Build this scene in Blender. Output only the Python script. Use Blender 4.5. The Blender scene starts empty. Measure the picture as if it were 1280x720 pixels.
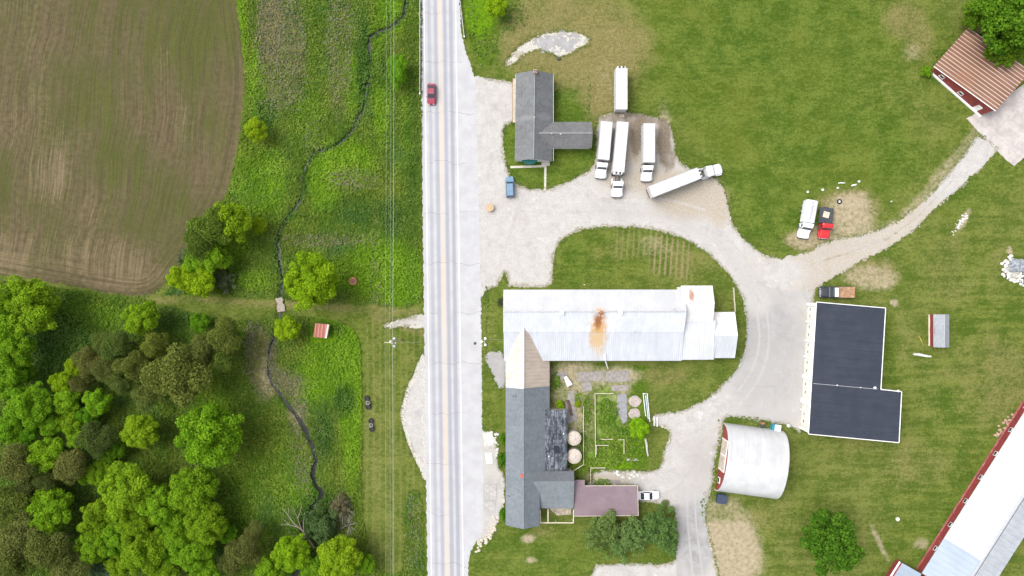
import bpy, math, random
import numpy as np
from mathutils import Vector, Matrix
random.seed(7); RNG = np.random.default_rng(7)
scn = bpy.context.scene
COL = scn.collection
H = 153.0            # camera height above the ground, metres
S = 0.18             # ground metres per photo pixel (1280 wide)
R = math.radians

def P(px, py, z=0.0):
    f = (H - z) / H
    return Vector(((px - 640) * S * f, (360 - py) * S * f, z))

# ------------------------------------------------------------------ shader helper
class NT:
    def __init__(s, name):
        s.m = bpy.data.materials.new(name); s.m.use_nodes = True
        s.t = s.m.node_tree; s.t.nodes.clear()
        s.out = s.t.nodes.new('ShaderNodeOutputMaterial')
    def n(s, ty, **kw):
        nd = s.t.nodes.new(ty)
        for k, v in kw.items(): setattr(nd, k, v)
        return nd
    def put(s, sock, v):
        if v is None: return
        if isinstance(v, bpy.types.NodeSocket): s.t.links.new(v, sock)
        elif isinstance(v, (tuple, list)) and len(v) == 3 and sock.type == 'RGBA': sock.default_value = (*v, 1)
        else: sock.default_value = v
    def math(s, op, a, b=None, c=None, clamp=False):
        nd = s.n('ShaderNodeMath', operation=op, use_clamp=clamp)
        s.put(nd.inputs[0], a); s.put(nd.inputs[1], b); s.put(nd.inputs[2], c)
        return nd.outputs[0]
    def mix(s, fac, a, b, blend='MIX'):
        nd = s.n('ShaderNodeMix', data_type='RGBA', blend_type=blend)
        s.put(nd.inputs[0], fac); s.put(nd.inputs[6], a); s.put(nd.inputs[7], b)
        return nd.outputs[2]
    def pos(s): return s.n('ShaderNodeNewGeometry').outputs['Position']
    def obj(s): return s.n('ShaderNodeTexCoord').outputs['Object']
    def map(s, v, rot=0.0, sc=(1, 1, 1), loc=(0, 0, 0)):
        nd = s.n('ShaderNodeMapping'); s.put(nd.inputs[0], v)
        nd.inputs['Location'].default_value = loc
        nd.inputs['Rotation'].default_value = (0, 0, rot)
        nd.inputs['Scale'].default_value = sc
        return nd.outputs[0]
    def noise(s, v, scale, detail=3.0, rough=0.55, dist=0.0):
        nd = s.n('ShaderNodeTexNoise'); s.put(nd.inputs['Vector'], v)
        nd.inputs['Scale'].default_value = scale; nd.inputs['Detail'].default_value = detail
        nd.inputs['Roughness'].default_value = rough; nd.inputs['Distortion'].default_value = dist
        return nd.outputs[0]
    def vor(s, v, scale, feature='F1'):
        nd = s.n('ShaderNodeTexVoronoi', feature=feature); s.put(nd.inputs['Vector'], v)
        nd.inputs['Scale'].default_value = scale
        return nd.outputs['Distance']
    def ss(s, v, lo, hi, a=0.0, b=1.0):
        nd = s.n('ShaderNodeMapRange', interpolation_type='SMOOTHSTEP'); s.put(nd.inputs[0], v)
        nd.inputs[1].default_value = lo; nd.inputs[2].default_value = hi
        nd.inputs[3].default_value = a; nd.inputs[4].default_value = b
        return nd.outputs[0]
    def attr(s, name):
        return s.n('ShaderNodeAttribute', attribute_name=name).outputs['Fac']
    def xyz(s, v):
        nd = s.n('ShaderNodeSeparateXYZ'); s.put(nd.inputs[0], v); return nd.outputs
    def bump(s, h, strength=0.3, dist=0.05):
        nd = s.n('ShaderNodeBump'); s.put(nd.inputs['Height'], h)
        nd.inputs['Strength'].default_value = strength; nd.inputs['Distance'].default_value = dist
        return nd.outputs[0]
    def bsdf(s, col, rough=0.8, metal=0.0, normal=None, spec=0.3):
        nd = s.n('ShaderNodeBsdfPrincipled')
        s.put(nd.inputs['Base Color'], col); s.put(nd.inputs['Roughness'], rough)
        s.put(nd.inputs['Metallic'], metal); nd.inputs['Specular IOR Level'].default_value = spec
        if normal is not None: s.put(nd.inputs['Normal'], normal)
        s.t.links.new(nd.outputs[0], s.out.inputs[0])
        return s.m

def mul(c, k): return tuple(min(1, x * k) for x in c)

def paint_mat(name, c, rough=0.5, var=0.15, scale=1.5, metal=0.0, spec=0.4, dirt=0.0, dirt_c=(.12, .1, .07)):
    k = NT(name); p = k.obj()
    n = k.noise(p, scale, 4)
    col = k.mix(k.ss(n, .3, .7), mul(c, 1 - var), mul(c, 1 + var))
    if dirt: col = k.mix(k.ss(k.noise(p, scale * 2.3, 6, .7), .62 - dirt * .25, .8 - dirt * .15, 0, .75), col, dirt_c)
    return k.bsdf(col, rough, metal, None, spec)

def metal_roof(name, c1, c2, ang, pitch=0.3, streak=0.5, dirt=0.0, dirt_c=(.16, .08, .03), rib=0.0, rib_c=(.6, .6, .6), rust=None, spec=0.4, rough=0.5, bump=.5):
    """ribbed sheet metal; ang = direction the ribs run (degrees, world)"""
    k = NT(name); p = k.pos()
    q = k.map(p, -R(ang))                         # local x runs along the ribs, y across
    c = k.xyz(q)
    st = k.noise(k.map(q, 0, (.04, 1.3, 1)), 1.0, 4, .6)     # long streaks running down the slope
    st2 = k.noise(k.map(q, 0, (.12, 5.5, 1)), 1.0, 3, .6)
    f = k.math('ADD', k.math('MULTIPLY', st, .6), k.math('MULTIPLY', st2, .4))
    col = k.mix(k.ss(f, .5 - .28 * (1 - streak) - .08, .5 + .28 * (1 - streak) + .08), c1, c2)
    big = k.noise(p, .25, 4)
    col = k.mix(k.ss(big, .35, .7, 0, .35), col, mul(c1, .82))
    if dirt:
        d = k.noise(k.map(q, 0, (.35, 1.1, 1)), .9, 7, .72)
        col = k.mix(k.ss(d, .68 - dirt * .22, .86 - dirt * .2, 0, .85), col, dirt_c)
    w = k.math('SINE', k.math('MULTIPLY', c[1], 2 * math.pi / pitch))
    if rib:
        col = k.mix(k.ss(w, .98 - rib, 1.0 - rib * .3), col, rib_c)
    else:
        col = k.mix(k.ss(w, .75, 1.0, 0, .22), col, mul(c1, .6))
    if rust:
        for (x, y, rx, ry, a, rc) in rust:
            xy = k.xyz(p)
            dx = k.math('DIVIDE', k.math('SUBTRACT', xy[0], x), rx)
            dy = k.math('DIVIDE', k.math('SUBTRACT', xy[1], y), ry)
            rr = k.math('SQRT', k.math('ADD', k.math('MULTIPLY', dx, dx), k.math('MULTIPLY', dy, dy)))
            rr = k.math('ADD', rr, k.math('MULTIPLY', k.math('SUBTRACT', f, .5), 1.7))
            rr = k.math('ADD', rr, k.math('MULTIPLY', k.math('SUBTRACT', k.noise(p, 1.2, 5), .5), .9))
            col = k.mix(k.ss(rr, 1.0, .25, 0, a), col, rc)
    return k.bsdf(col, rough, 0, k.bump(w, bump, .03), spec)

def shingle(name, c1, c2, ang, streak=.4, course=.3, patch=None):
    k = NT(name); p = k.pos()
    q = k.map(p, -R(ang)); c = k.xyz(q)           # x runs down the slope
    br = k.n('ShaderNodeTexBrick'); k.put(br.inputs['Vector'], k.map(q, R(90)))
    br.inputs['Scale'].default_value = 1.0; br.inputs['Brick Width'].default_value = .55; br.inputs['Row Height'].default_value = course
    br.inputs['Mortar Size'].default_value = .02; br.inputs['Color1'].default_value = (.35, .35, .35, 1); br.inputs['Color2'].default_value = (.65, .65, .65, 1); br.inputs['Mortar'].default_value = (.12, .12, .12, 1)
    b = k.xyz(br.outputs[0])[0]
    st = k.noise(k.map(q, 0, (.12, 1.2, 1)), 1.2, 5, .65)
    big = k.noise(p, .3, 4, .6)
    f = k.math('ADD', k.math('MULTIPLY', b, .4), k.math('ADD', k.math('MULTIPLY', st, .35), k.math('MULTIPLY', big, .3)))
    col = k.mix(k.ss(f, .3, .72), c1, c2)
    if patch:
        for (x, y, rx, ry, a, rc) in patch:
            xy = k.xyz(p)
            dx = k.math('DIVIDE', k.math('SUBTRACT', xy[0], x), rx)
            dy = k.math('DIVIDE', k.math('SUBTRACT', xy[1], y), ry)
            rr = k.math('SQRT', k.math('ADD', k.math('MULTIPLY', dx, dx), k.math('MULTIPLY', dy, dy)))
            rr = k.math('ADD', rr, k.math('MULTIPLY', k.math('SUBTRACT', k.noise(p, .9, 5), .5), 1.4))
            col = k.mix(k.ss(rr, 1.0, .3, 0, a), col, rc)
    return k.bsdf(col, .85, 0, k.bump(b, .5, .02), .2)

def leaf_mat(name, c1, c2):
    k = NT(name)
    rnd = k.n('ShaderNodeNewGeometry').outputs['Random Per Island']
    oi = k.n('ShaderNodeObjectInfo')
    n = k.noise(k.obj(), .55, 3)
    f = k.math('ADD', k.math('MULTIPLY', rnd, .65), k.math('MULTIPLY', n, .45))
    col = k.mix(k.ss(f, .15, .95), c1, c2)
    col = k.mix(1.0, col, oi.outputs['Color'], 'MULTIPLY')
    d = k.n('ShaderNodeBsdfDiffuse'); k.put(d.inputs[0], col)
    t = k.n('ShaderNodeBsdfTranslucent'); k.put(t.inputs[0], k.mix(.4, col, (.10, .17, .01)))
    mx = k.n('ShaderNodeMixShader'); mx.inputs[0].default_value = .32
    k.t.links.new(d.outputs[0], mx.inputs[1]); k.t.links.new(t.outputs[0], mx.inputs[2]); k.t.links.new(mx.outputs[0], k.out.inputs[0])
    return k.m

# ------------------------------------------------------------------ mesh helper
class MB:
    def __init__(s): s.v = []; s.f = []
    def add(s, verts, faces):
        o = len(s.v); s.v += [tuple(x) for x in verts]; s.f += [[i + o for i in f] for f in faces]; return s
    def box(s, c, d, rz=0.0, ry=0.0):
        m = Matrix.Translation(c) @ Matrix.Rotation(rz, 4, 'Z') @ Matrix.Rotation(ry, 4, 'Y')
        x, y, z = d[0] / 2, d[1] / 2, d[2] / 2
        b = min(.04, x * .25, y * .25, z * .25)       # small chamfer on vertical and top edges
        ring = lambda e, zz: [(x - e, -y + b + 0, zz), (x - e, y - b, zz), (x - b, y - e, zz), (-x + b, y - e, zz), (-x + e, y - b, zz), (-x + e, -y + b, zz), (-x + b, -y + e, zz), (x - b, -y + e, zz)]
        vs = ring(0, -z) + ring(0, z - b) + ring(b * .7, z)
        fs = [list(range(7, -1, -1)), list(range(16, 24))]
        for r in (0, 8):
            for i in range(8): fs.append([r + i, r + (i + 1) % 8, r + 8 + (i + 1) % 8, r + 8 + i])
        return s.add([m @ Vector(p) for p in vs], fs)
    def prism(s, poly, z0, z1):
        a = sum(poly[i][0] * poly[(i + 1) % len(poly)][1] - poly[(i + 1) % len(poly)][0] * poly[i][1] for i in range(len(poly)))
        if a < 0: poly = poly[::-1]
        n = len(poly)
        zz0 = z0 if isinstance(z0, (list, tuple)) else [z0] * n
        vs = [(p[0], p[1], zz0[i]) for i, p in enumerate(poly)] + [(p[0], p[1], z1) for p in poly]
        return s.add(vs, [list(range(n - 1, -1, -1)), list(range(n, 2 * n))] + [[i, (i + 1) % n, n + (i + 1) % n, n + i] for i in range(n)])
    def hull(s, top, t):
        """slab: top polygon (3D points), thickness t downwards"""
        top = [Vector(p) for p in top]; n = len(top)
        nz = sum((top[i].x * top[(i + 1) % n].y - top[(i + 1) % n].x * top[i].y) for i in range(n))
        if nz < 0: top = top[::-1]
        vs = top + [p - Vector((0, 0, t)) for p in top]
        return s.add(vs, [list(range(n)), list(range(2 * n - 1, n - 1, -1))] + [[i, n + i, n + (i + 1) % n, (i + 1) % n] for i in range(n)])
    def panel(s, pts, t):
        """slab extruded along its own normal"""
        pts = [Vector(p) for p in pts]; nrm = (pts[1] - pts[0]).cross(pts[2] - pts[0]).normalized(); n = len(pts)
        vs = [p + nrm * t for p in pts] + [p - nrm * t for p in pts]
        return s.add(vs, [list(range(n)), list(range(2 * n - 1, n - 1, -1))] + [[i, n + i, n + (i + 1) % n, (i + 1) % n] for i in range(n)])
    def tube(s, pts, rad, n=6, caps=True):
        pts = [Vector(p) for p in pts]; rad = rad if isinstance(rad, (list, tuple)) else [rad] * len(pts)
        vs = []; fs = []
        for i, p in enumerate(pts):
            d = (pts[min(i + 1, len(pts) - 1)] - pts[max(i - 1, 0)]).normalized()
            u = d.orthogonal().normalized() if abs(d.z) < .99 else Vector((1, 0, 0)); 
            u = (Vector((0, 0, 1)).cross(d)).normalized() if abs(d.z) < .95 else (u - d * u.dot(d)).normalized()
            w = d.cross(u)
            for k in range(n):
                a = 2 * math.pi * k / n; vs.append(p + (u * math.cos(a) + w * math.sin(a)) * rad[i])
        for i in range(len(pts) - 1):
            for k in range(n): fs.append([i * n + k, i * n + (k + 1) % n, (i + 1) * n + (k + 1) % n, (i + 1) * n + k])
        if caps: fs.append(list(range(n - 1, -1, -1))); fs.append([(len(pts) - 1) * n + k for k in range(n)])
        return s.add(vs, fs)
    def lathe(s, prof, c=(0, 0, 0), n=20):
        """profile [(r, z)...] bottom to top"""
        vs = []; fs = []
        for r, z in prof:
            for k in range(n):
                a = 2 * math.pi * k / n; vs.append((c[0] + r * math.cos(a), c[1] + r * math.sin(a), c[2] + z))
        for i in range(len(prof) - 1):
            for k in range(n): fs.append([i * n + k, i * n + (k + 1) % n, (i + 1) * n + (k + 1) % n, (i + 1) * n + k])
        fs.append(list(range(n - 1, -1, -1))); fs.append([(len(prof) - 1) * n + k for k in range(n)])
        return s.add(vs, fs)
    def loft(s, st):
        """stations (x, half width, z0, z1, bevel) along x"""
        vs = []; fs = []
        for (x, h, a, z, b) in st:
            vs += [(x, -h, a), (x, h, a), (x, h, z - b), (x, h - b * .35, z - b * .35), (x, h - b, z), (x, -h + b, z), (x, -h + b * .35, z - b * .35), (x, -h, z - b)]
        for i in range(len(st) - 1):
            for k in range(8): fs.append([i * 8 + k, (i + 1) * 8 + k, (i + 1) * 8 + (k + 1) % 8, i * 8 + (k + 1) % 8])
        fs.append(list(range(7, -1, -1))[::-1]); fs.append([(len(st) - 1) * 8 + k for k in range(7, -1, -1)])
        return s.add(vs, fs)
    def wheel(s, c, r, w, n=16):
        vs = []; fs = []; pr = [(.0, -w / 2), (r * .9, -w / 2), (r, -w * .35), (r, w * .35), (r * .9, w / 2), (.0, w / 2)]
        for rr, yy in pr:
            for k in range(n):
                a = 2 * math.pi * k / n; vs.append((c[0] + max(rr, .01) * math.cos(a), c[1] + yy, c[2] + max(rr, .01) * math.sin(a)))
        for i in range(len(pr) - 1):
            for k in range(n): fs.append([i * n + k, (i + 1) * n + k, (i + 1) * n + (k + 1) % n, i * n + (k + 1) % n])
        return s.add(vs, fs)
    def gable(s, A, B, wl, wr, zl, zr, zR, t=.18):
        """gable roof slab; ridge A-B (xy), left/right plan widths, heights of left eave, ridge, right eave"""
        A = Vector((A[0], A[1])); B = Vector((B[0], B[1])); d = (B - A).normalized(); nl = Vector((-d.y, d.x))
        vs = []
        for e in (A, B):
            l = e + nl * wl; r = e - nl * wr
            vs += [(l.x, l.y, zl), (e.x, e.y, zr), (r.x, r.y, zR), (r.x, r.y, zR - t), (e.x, e.y, zr - t), (l.x, l.y, zl - t)]
        return s.add(vs, [[1, 0, 6, 7], [2, 1, 7, 8], [4, 3, 9, 10], [5, 4, 10, 11], [0, 5, 11, 6], [3, 2, 8, 9], [0, 1, 4, 5], [1, 2, 3, 4], [7, 6, 11, 10], [8, 7, 10, 9]])
    def gwall(s, A, B, wl, wr, zl, zr, zR, inset=.35, t=.18):
        A = Vector((A[0], A[1])); B = Vector((B[0], B[1])); d = (B - A).normalized(); nl = Vector((-d.y, d.x))
        A = A + d * inset; B = B - d * inset
        kl = (zr - zl) / wl; kr = (zr - zR) / wr; wl -= inset; wr -= inset
        zl = zr - kl * wl - t - .01; zR = zr - kr * wr - t - .01; zr = zr - t - .01
        vs = []
        for e in (A, B):
            l = e + nl * wl; r = e - nl * wr
            vs += [(l.x, l.y, 0), (l.x, l.y, zl), (e.x, e.y, zr), (r.x, r.y, zR), (r.x, r.y, 0)]
        return s.add(vs, [[4, 3, 2, 1, 0], [5, 6, 7, 8, 9], [0, 1, 6, 5], [1, 2, 7, 6], [2, 3, 8, 7], [3, 4, 9, 8], [4, 0, 5, 9]])
    def mesh(s, name, mat=None, smooth=False):
        me = bpy.data.meshes.new(name); me.from_pydata([tuple(v) for v in s.v], [], s.f)
        import bmesh
        bm = bmesh.new(); bm.from_mesh(me); bmesh.ops.recalc_face_normals(bm, faces=bm.faces); bm.to_mesh(me); bm.free()
        if mat: me.materials.append(mat)
        if smooth:
            me.polygons.foreach_set('use_smooth', [True] * len(me.polygons))
        return me
    def build(s, name, mat, parent=None, world=False, smooth=False):
        if world and parent is not None:
            l = parent.location; s.v = [(v[0] - l.x, v[1] - l.y, v[2] - l.z) for v in s.v]
        o = bpy.data.objects.new(name, s.mesh(name, mat, smooth)); COL.objects.link(o)
        if parent is not None: o.parent = parent
        return o

def tag(o, label=None, cat=None, group=None, kind=None):
    if label: o['label'] = label
    if cat: o['category'] = cat
    if group: o['group'] = group
    if kind: o['kind'] = kind
    return o
def thing(name, loc, label, cat, rz=0.0, group=None):
    o = bpy.data.objects.new(name, None); o.empty_display_size = .5; COL.objects.link(o)
    o.location = loc; o.rotation_euler = (0, 0, rz)
    return tag(o, label, cat, group)
def link(name, me, parent=None, loc=(0, 0, 0)):
    o = bpy.data.objects.new(name, me); COL.objects.link(o); o.location = loc
    if parent is not None: o.parent = parent
    return o
def single(mb, name, mat, label, cat, loc=(0, 0, 0), rz=0.0, group=None, smooth=False):
    o = mb.build(name, mat, None, smooth=smooth); o.location = loc; o.rotation_euler = (0, 0, rz)
    return tag(o, label, cat, group)
def copy_tree(o, parent=None):
    c = o.copy(); COL.objects.link(c); c.parent = parent
    for ch in o.children: copy_tree(ch, c)
    return c

# ------------------------------------------------------------------ 2-D fields on the ground
def hash2(ix, iy, seed):
    h = (ix.astype(np.int64) * 374761393 + iy.astype(np.int64) * 668265263 + seed * 974711) & 0x7fffffff
    h = (h ^ (h >> 13)) * 1274126177 & 0x7fffffff
    return ((h ^ (h >> 16)) & 0xffff) / 65535.0
def vnoise(x, y, seed=0):
    ix = np.floor(x); iy = np.floor(y); fx = x - ix; fy = y - iy
    fx = fx * fx * (3 - 2 * fx); fy = fy * fy * (3 - 2 * fy)
    a = hash2(ix, iy, seed); b = hash2(ix + 1, iy, seed); c = hash2(ix, iy + 1, seed); d = hash2(ix + 1, iy + 1, seed)
    return (a * (1 - fx) + b * fx) * (1 - fy) + (c * (1 - fx) + d * fx) * fy
def fbm(x, y, sc, seed=0, oct=4):
    s = 0; a = .5; t = 0
    for i in range(oct): s = s + a * vnoise(x * sc + 17.3 * i, y * sc - 9.1 * i, seed + i); t += a; a *= .5; sc *= 2.03
    return s / t - .5
def sdpoly(pts, X, Y):
    d = np.full(X.shape, 1e9); ins = np.zeros(X.shape, bool); n = len(pts)
    for i in range(n):
        ax, ay = pts[i]; bx, by = pts[(i + 1) % n]
        ex, ey = bx - ax, by - ay; wx, wy = X - ax, Y - ay
        t = np.clip((wx * ex + wy * ey) / (ex * ex + ey * ey + 1e-9), 0, 1)
        d = np.minimum(d, (wx - ex * t) ** 2 + (wy - ey * t) ** 2)
        if ay != by:
            c = ((ay > Y) != (by > Y)) & (X < (bx - ax) * (Y - ay) / (by - ay) + ax); ins ^= c
    return np.where(ins, -1, 1) * np.sqrt(d)
def sdline(pts, X, Y):
    d = np.full(X.shape, 1e9)
    for i in range(len(pts) - 1):
        ax, ay = pts[i]; bx, by = pts[i + 1]; ex, ey = bx - ax, by - ay; wx, wy = X - ax, Y - ay
        t = np.clip((wx * ex + wy * ey) / (ex * ex + ey * ey + 1e-9), 0, 1)
        d = np.minimum(d, (wx - ex * t) ** 2 + (wy - ey * t) ** 2)
    return np.sqrt(d)
def smooth(pts, k=2, closed=True):
    """Chaikin corner cutting"""
    for _ in range(k):
        q = []; n = len(pts)
        if not closed: q.append(pts[0])
        for i in range(n if closed else n - 1):
            a = pts[i]; b = pts[(i + 1) % n]
            q += [(a[0] * .75 + b[0] * .25, a[1] * .75 + b[1] * .25), (a[0] * .25 + b[0] * .75, a[1] * .25 + b[1] * .75)]
        if not closed: q.append(pts[-1])
        pts = q
    return pts
def sst(v, lo, hi): t = np.clip((v - lo) / (hi - lo), 0, 1); return t * t * (3 - 2 * t)
def paint(ops, X, Y):
    """X, Y in photo-pixel units on the ground plane; returns attribute arrays"""
    A = {}
    for op in ops:
        nm, kind, data, soft, w = op[:5]
        if kind == 'poly': m = 1 - sst(sdpoly(data, X, Y), -soft, soft)
        elif kind == 'line': m = 1 - sst(sdline(data[0], X, Y), data[1] - soft, data[1] + soft)
        else:
            x, y, rx, ry = data[:4]; a = R(data[4]) if len(data) > 4 else 0
            u = ((X - x) * math.cos(a) + (Y - y) * math.sin(a)) / rx; v = (-(X - x) * math.sin(a) + (Y - y) * math.cos(a)) / ry
            m = 1 - sst(np.sqrt(u * u + v * v), 1 - soft, 1 + soft)
        A[nm] = A.get(nm, np.zeros(X.shape)); A[nm] = A[nm] * (1 - m) + w * m
    return A
def set_attrs(me, A):
    for nm, arr in A.items():
        at = me.attributes.new(nm, 'FLOAT', 'POINT'); at.data.foreach_set('value', np.asarray(arr, dtype=np.float32).ravel())
def iso_sheet(name, f, px_bounds, res, z, mat, ops=None, names=()):
    """flat sheet where f(X, Y) < 0 (photo-pixel units), cut cleanly along the outline"""
    x0, y0, x1, y1 = px_bounds; nx = int((x1 - x0) / res) + 1; ny = int((y1 - y0) / res) + 1
    xs = x0 + np.arange(nx) * res; ys = y0 + np.arange(ny) * res
    X, Y = np.meshgrid(xs, ys); F = f(X, Y); I = F < 0
    cnt = I[:-1, :-1].astype(int) + I[:-1, 1:] + I[1:, :-1] + I[1:, 1:]
    vid = {}; vs = []; fs = []
    def vert(key, x, y):
        if key not in vid: vid[key] = len(vs); vs.append((x, y))
        return vid[key]
    for j, i in zip(*np.nonzero(cnt)):
        q = [(j, i), (j + 1, i), (j + 1, i + 1), (j, i + 1)]; face = []
        for k in range(4):
            a, b = q[k], q[(k + 1) % 4]
            if I[a]: face.append(vert(a, X[a], Y[a]))
            if I[a] != I[b]:
                t = F[a] / (F[a] - F[b]); key = (a, b) if a < b else (b, a)
                face.append(vert(key, X[a] + (X[b] - X[a]) * t, Y[a] + (Y[b] - Y[a]) * t))
        if len(face) > 2: fs.append(face)
    V = np.array(vs)
    me = bpy.data.meshes.new(name)
    me.from_pydata([((x - 640) * S, (360 - y) * S, z) for x, y in vs], [], fs)
    me.materials.append(mat)
    A = paint(ops, V[:, 0], V[:, 1]) if ops else {}
    for nm in names: A.setdefault(nm, np.zeros(len(V)))
    set_attrs(me, A)
    o = bpy.data.objects.new(name, me); COL.objects.link(o); o['kind'] = 'structure'
    return o

# ================================================================== GROUND
FIELD = smooth([(288, -160), (292, -20), (300, 40), (306, 92), (302, 150), (294, 200), (281, 246), (262, 282), (240, 306), (222, 332), (206, 354), (190, 368), (165, 371), (120, 363), (60, 352), (0, 343), (-150, 320), (-260, 300), (-260, -160)], 1)
GRAVEL = smooth([(570, 96), (597, 95), (612, 99), (640, 101), (646, 104), (646, 150), (640, 153), (629, 157), (629, 188), (633, 210), (641, 227), (655, 235), (676, 237), (700, 231), (722, 221), (740, 211), (745, 196), (746, 150), (752, 142), (795, 140), (820, 148), (836, 152), (842, 170), (845, 200), (868, 214), (895, 222), (906, 240), (911, 262), (916, 282), (934, 303), (955, 319), (978, 325), (1000, 332), (1018, 344), (1018, 372), (1016, 390), (1012, 440), (1006, 500), (1003, 546), (988, 531), (960, 527), (925, 522), (905, 520), (902, 545), (893, 575), (889, 612), (884, 628), (880, 645), (888, 680), (896, 712), (905, 760), (905, 800), (735, 800), (733, 706), (780, 705), (838, 705), (846, 696), (846, 645), (838, 632), (818, 629), (798, 627), (796, 607), (760, 606), (740, 600), (742, 588), (790, 589), (815, 590), (827, 583), (830, 562), (838, 548), (836, 536), (822, 533), (814, 524), (818, 518), (845, 516), (872, 505), (897, 489), (917, 468), (931, 440), (935, 408), (930, 376), (917, 350), (895, 325), (870, 305), (840, 292), (800, 284), (760, 283), (720, 288), (702, 299), (692, 316), (691, 345), (690, 359), (636, 360), (634, 350), (632, 338), (626, 350), (620, 358), (608, 362), (603, 372), (570, 372)], 1)
APRONS = [
    smooth([(606, 440), (632, 439), (632, 483), (622, 486), (617, 468), (608, 455)], 1),
    smooth([(594, 540), (606, 538), (619, 540), (622, 585), (631, 592), (630, 642), (621, 650), (618, 668), (606, 672), (594, 690)], 1),
]
TRACK = smooth([(950, 345), (968, 322), (1000, 318), (1040, 300), (1060, 298), (1092, 290), (1122, 277), (1147, 259), (1170, 236), (1192, 210), (1210, 188), (1222, 168), (1236, 176), (1247, 190), (1232, 206), (1203, 232), (1168, 262), (1134, 295), (1102, 314), (1062, 334), (1038, 350), (1018, 362), (1000, 366), (960, 362)], 1)
PAD = [(1208, 148), (1246, 128), (1300, 92), (1340, 140), (1280, 196), (1268, 208), (1256, 198), (1234, 176)]
LENS = smooth([(533, 438), (527, 441), (516, 468), (504, 495), (500, 522), (507, 550), (519, 575), (530, 602), (535, 602)], 1)
ENTRY = smooth([(533, 392), (520, 394), (505, 398), (484, 403), (477, 407), (490, 411), (505, 408), (520, 412), (533, 408)], 1)
PATCH_N = smooth([(628, 84), (640, 66), (652, 54), (672, 44), (700, 38), (728, 42), (740, 52), (722, 62), (704, 72), (690, 68), (676, 60), (656, 66), (644, 80)], 1)
STREAM = smooth([(512, -60), (508, -10), (507, 8), (504, 22), (492, 32), (476, 40), (463, 47), (459, 58), (461, 80), (459, 110), (452, 140), (441, 160), (426, 177), (406, 187), (392, 191), (384, 207), (378, 222), (382, 238), (376, 252), (362, 268), (350, 288), (345, 308), (348, 328), (352, 345), (351, 372), (350, 392), (346, 408), (343, 425), (338, 440), (334, 462), (340, 485), (358, 505), (372, 524), (381, 542), (392, 562), (394, 580), (389, 595), (396, 612), (401, 620), (390, 634), (380, 648), (376, 668), (372, 700), (360, 760)], 2, closed=False)

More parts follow.
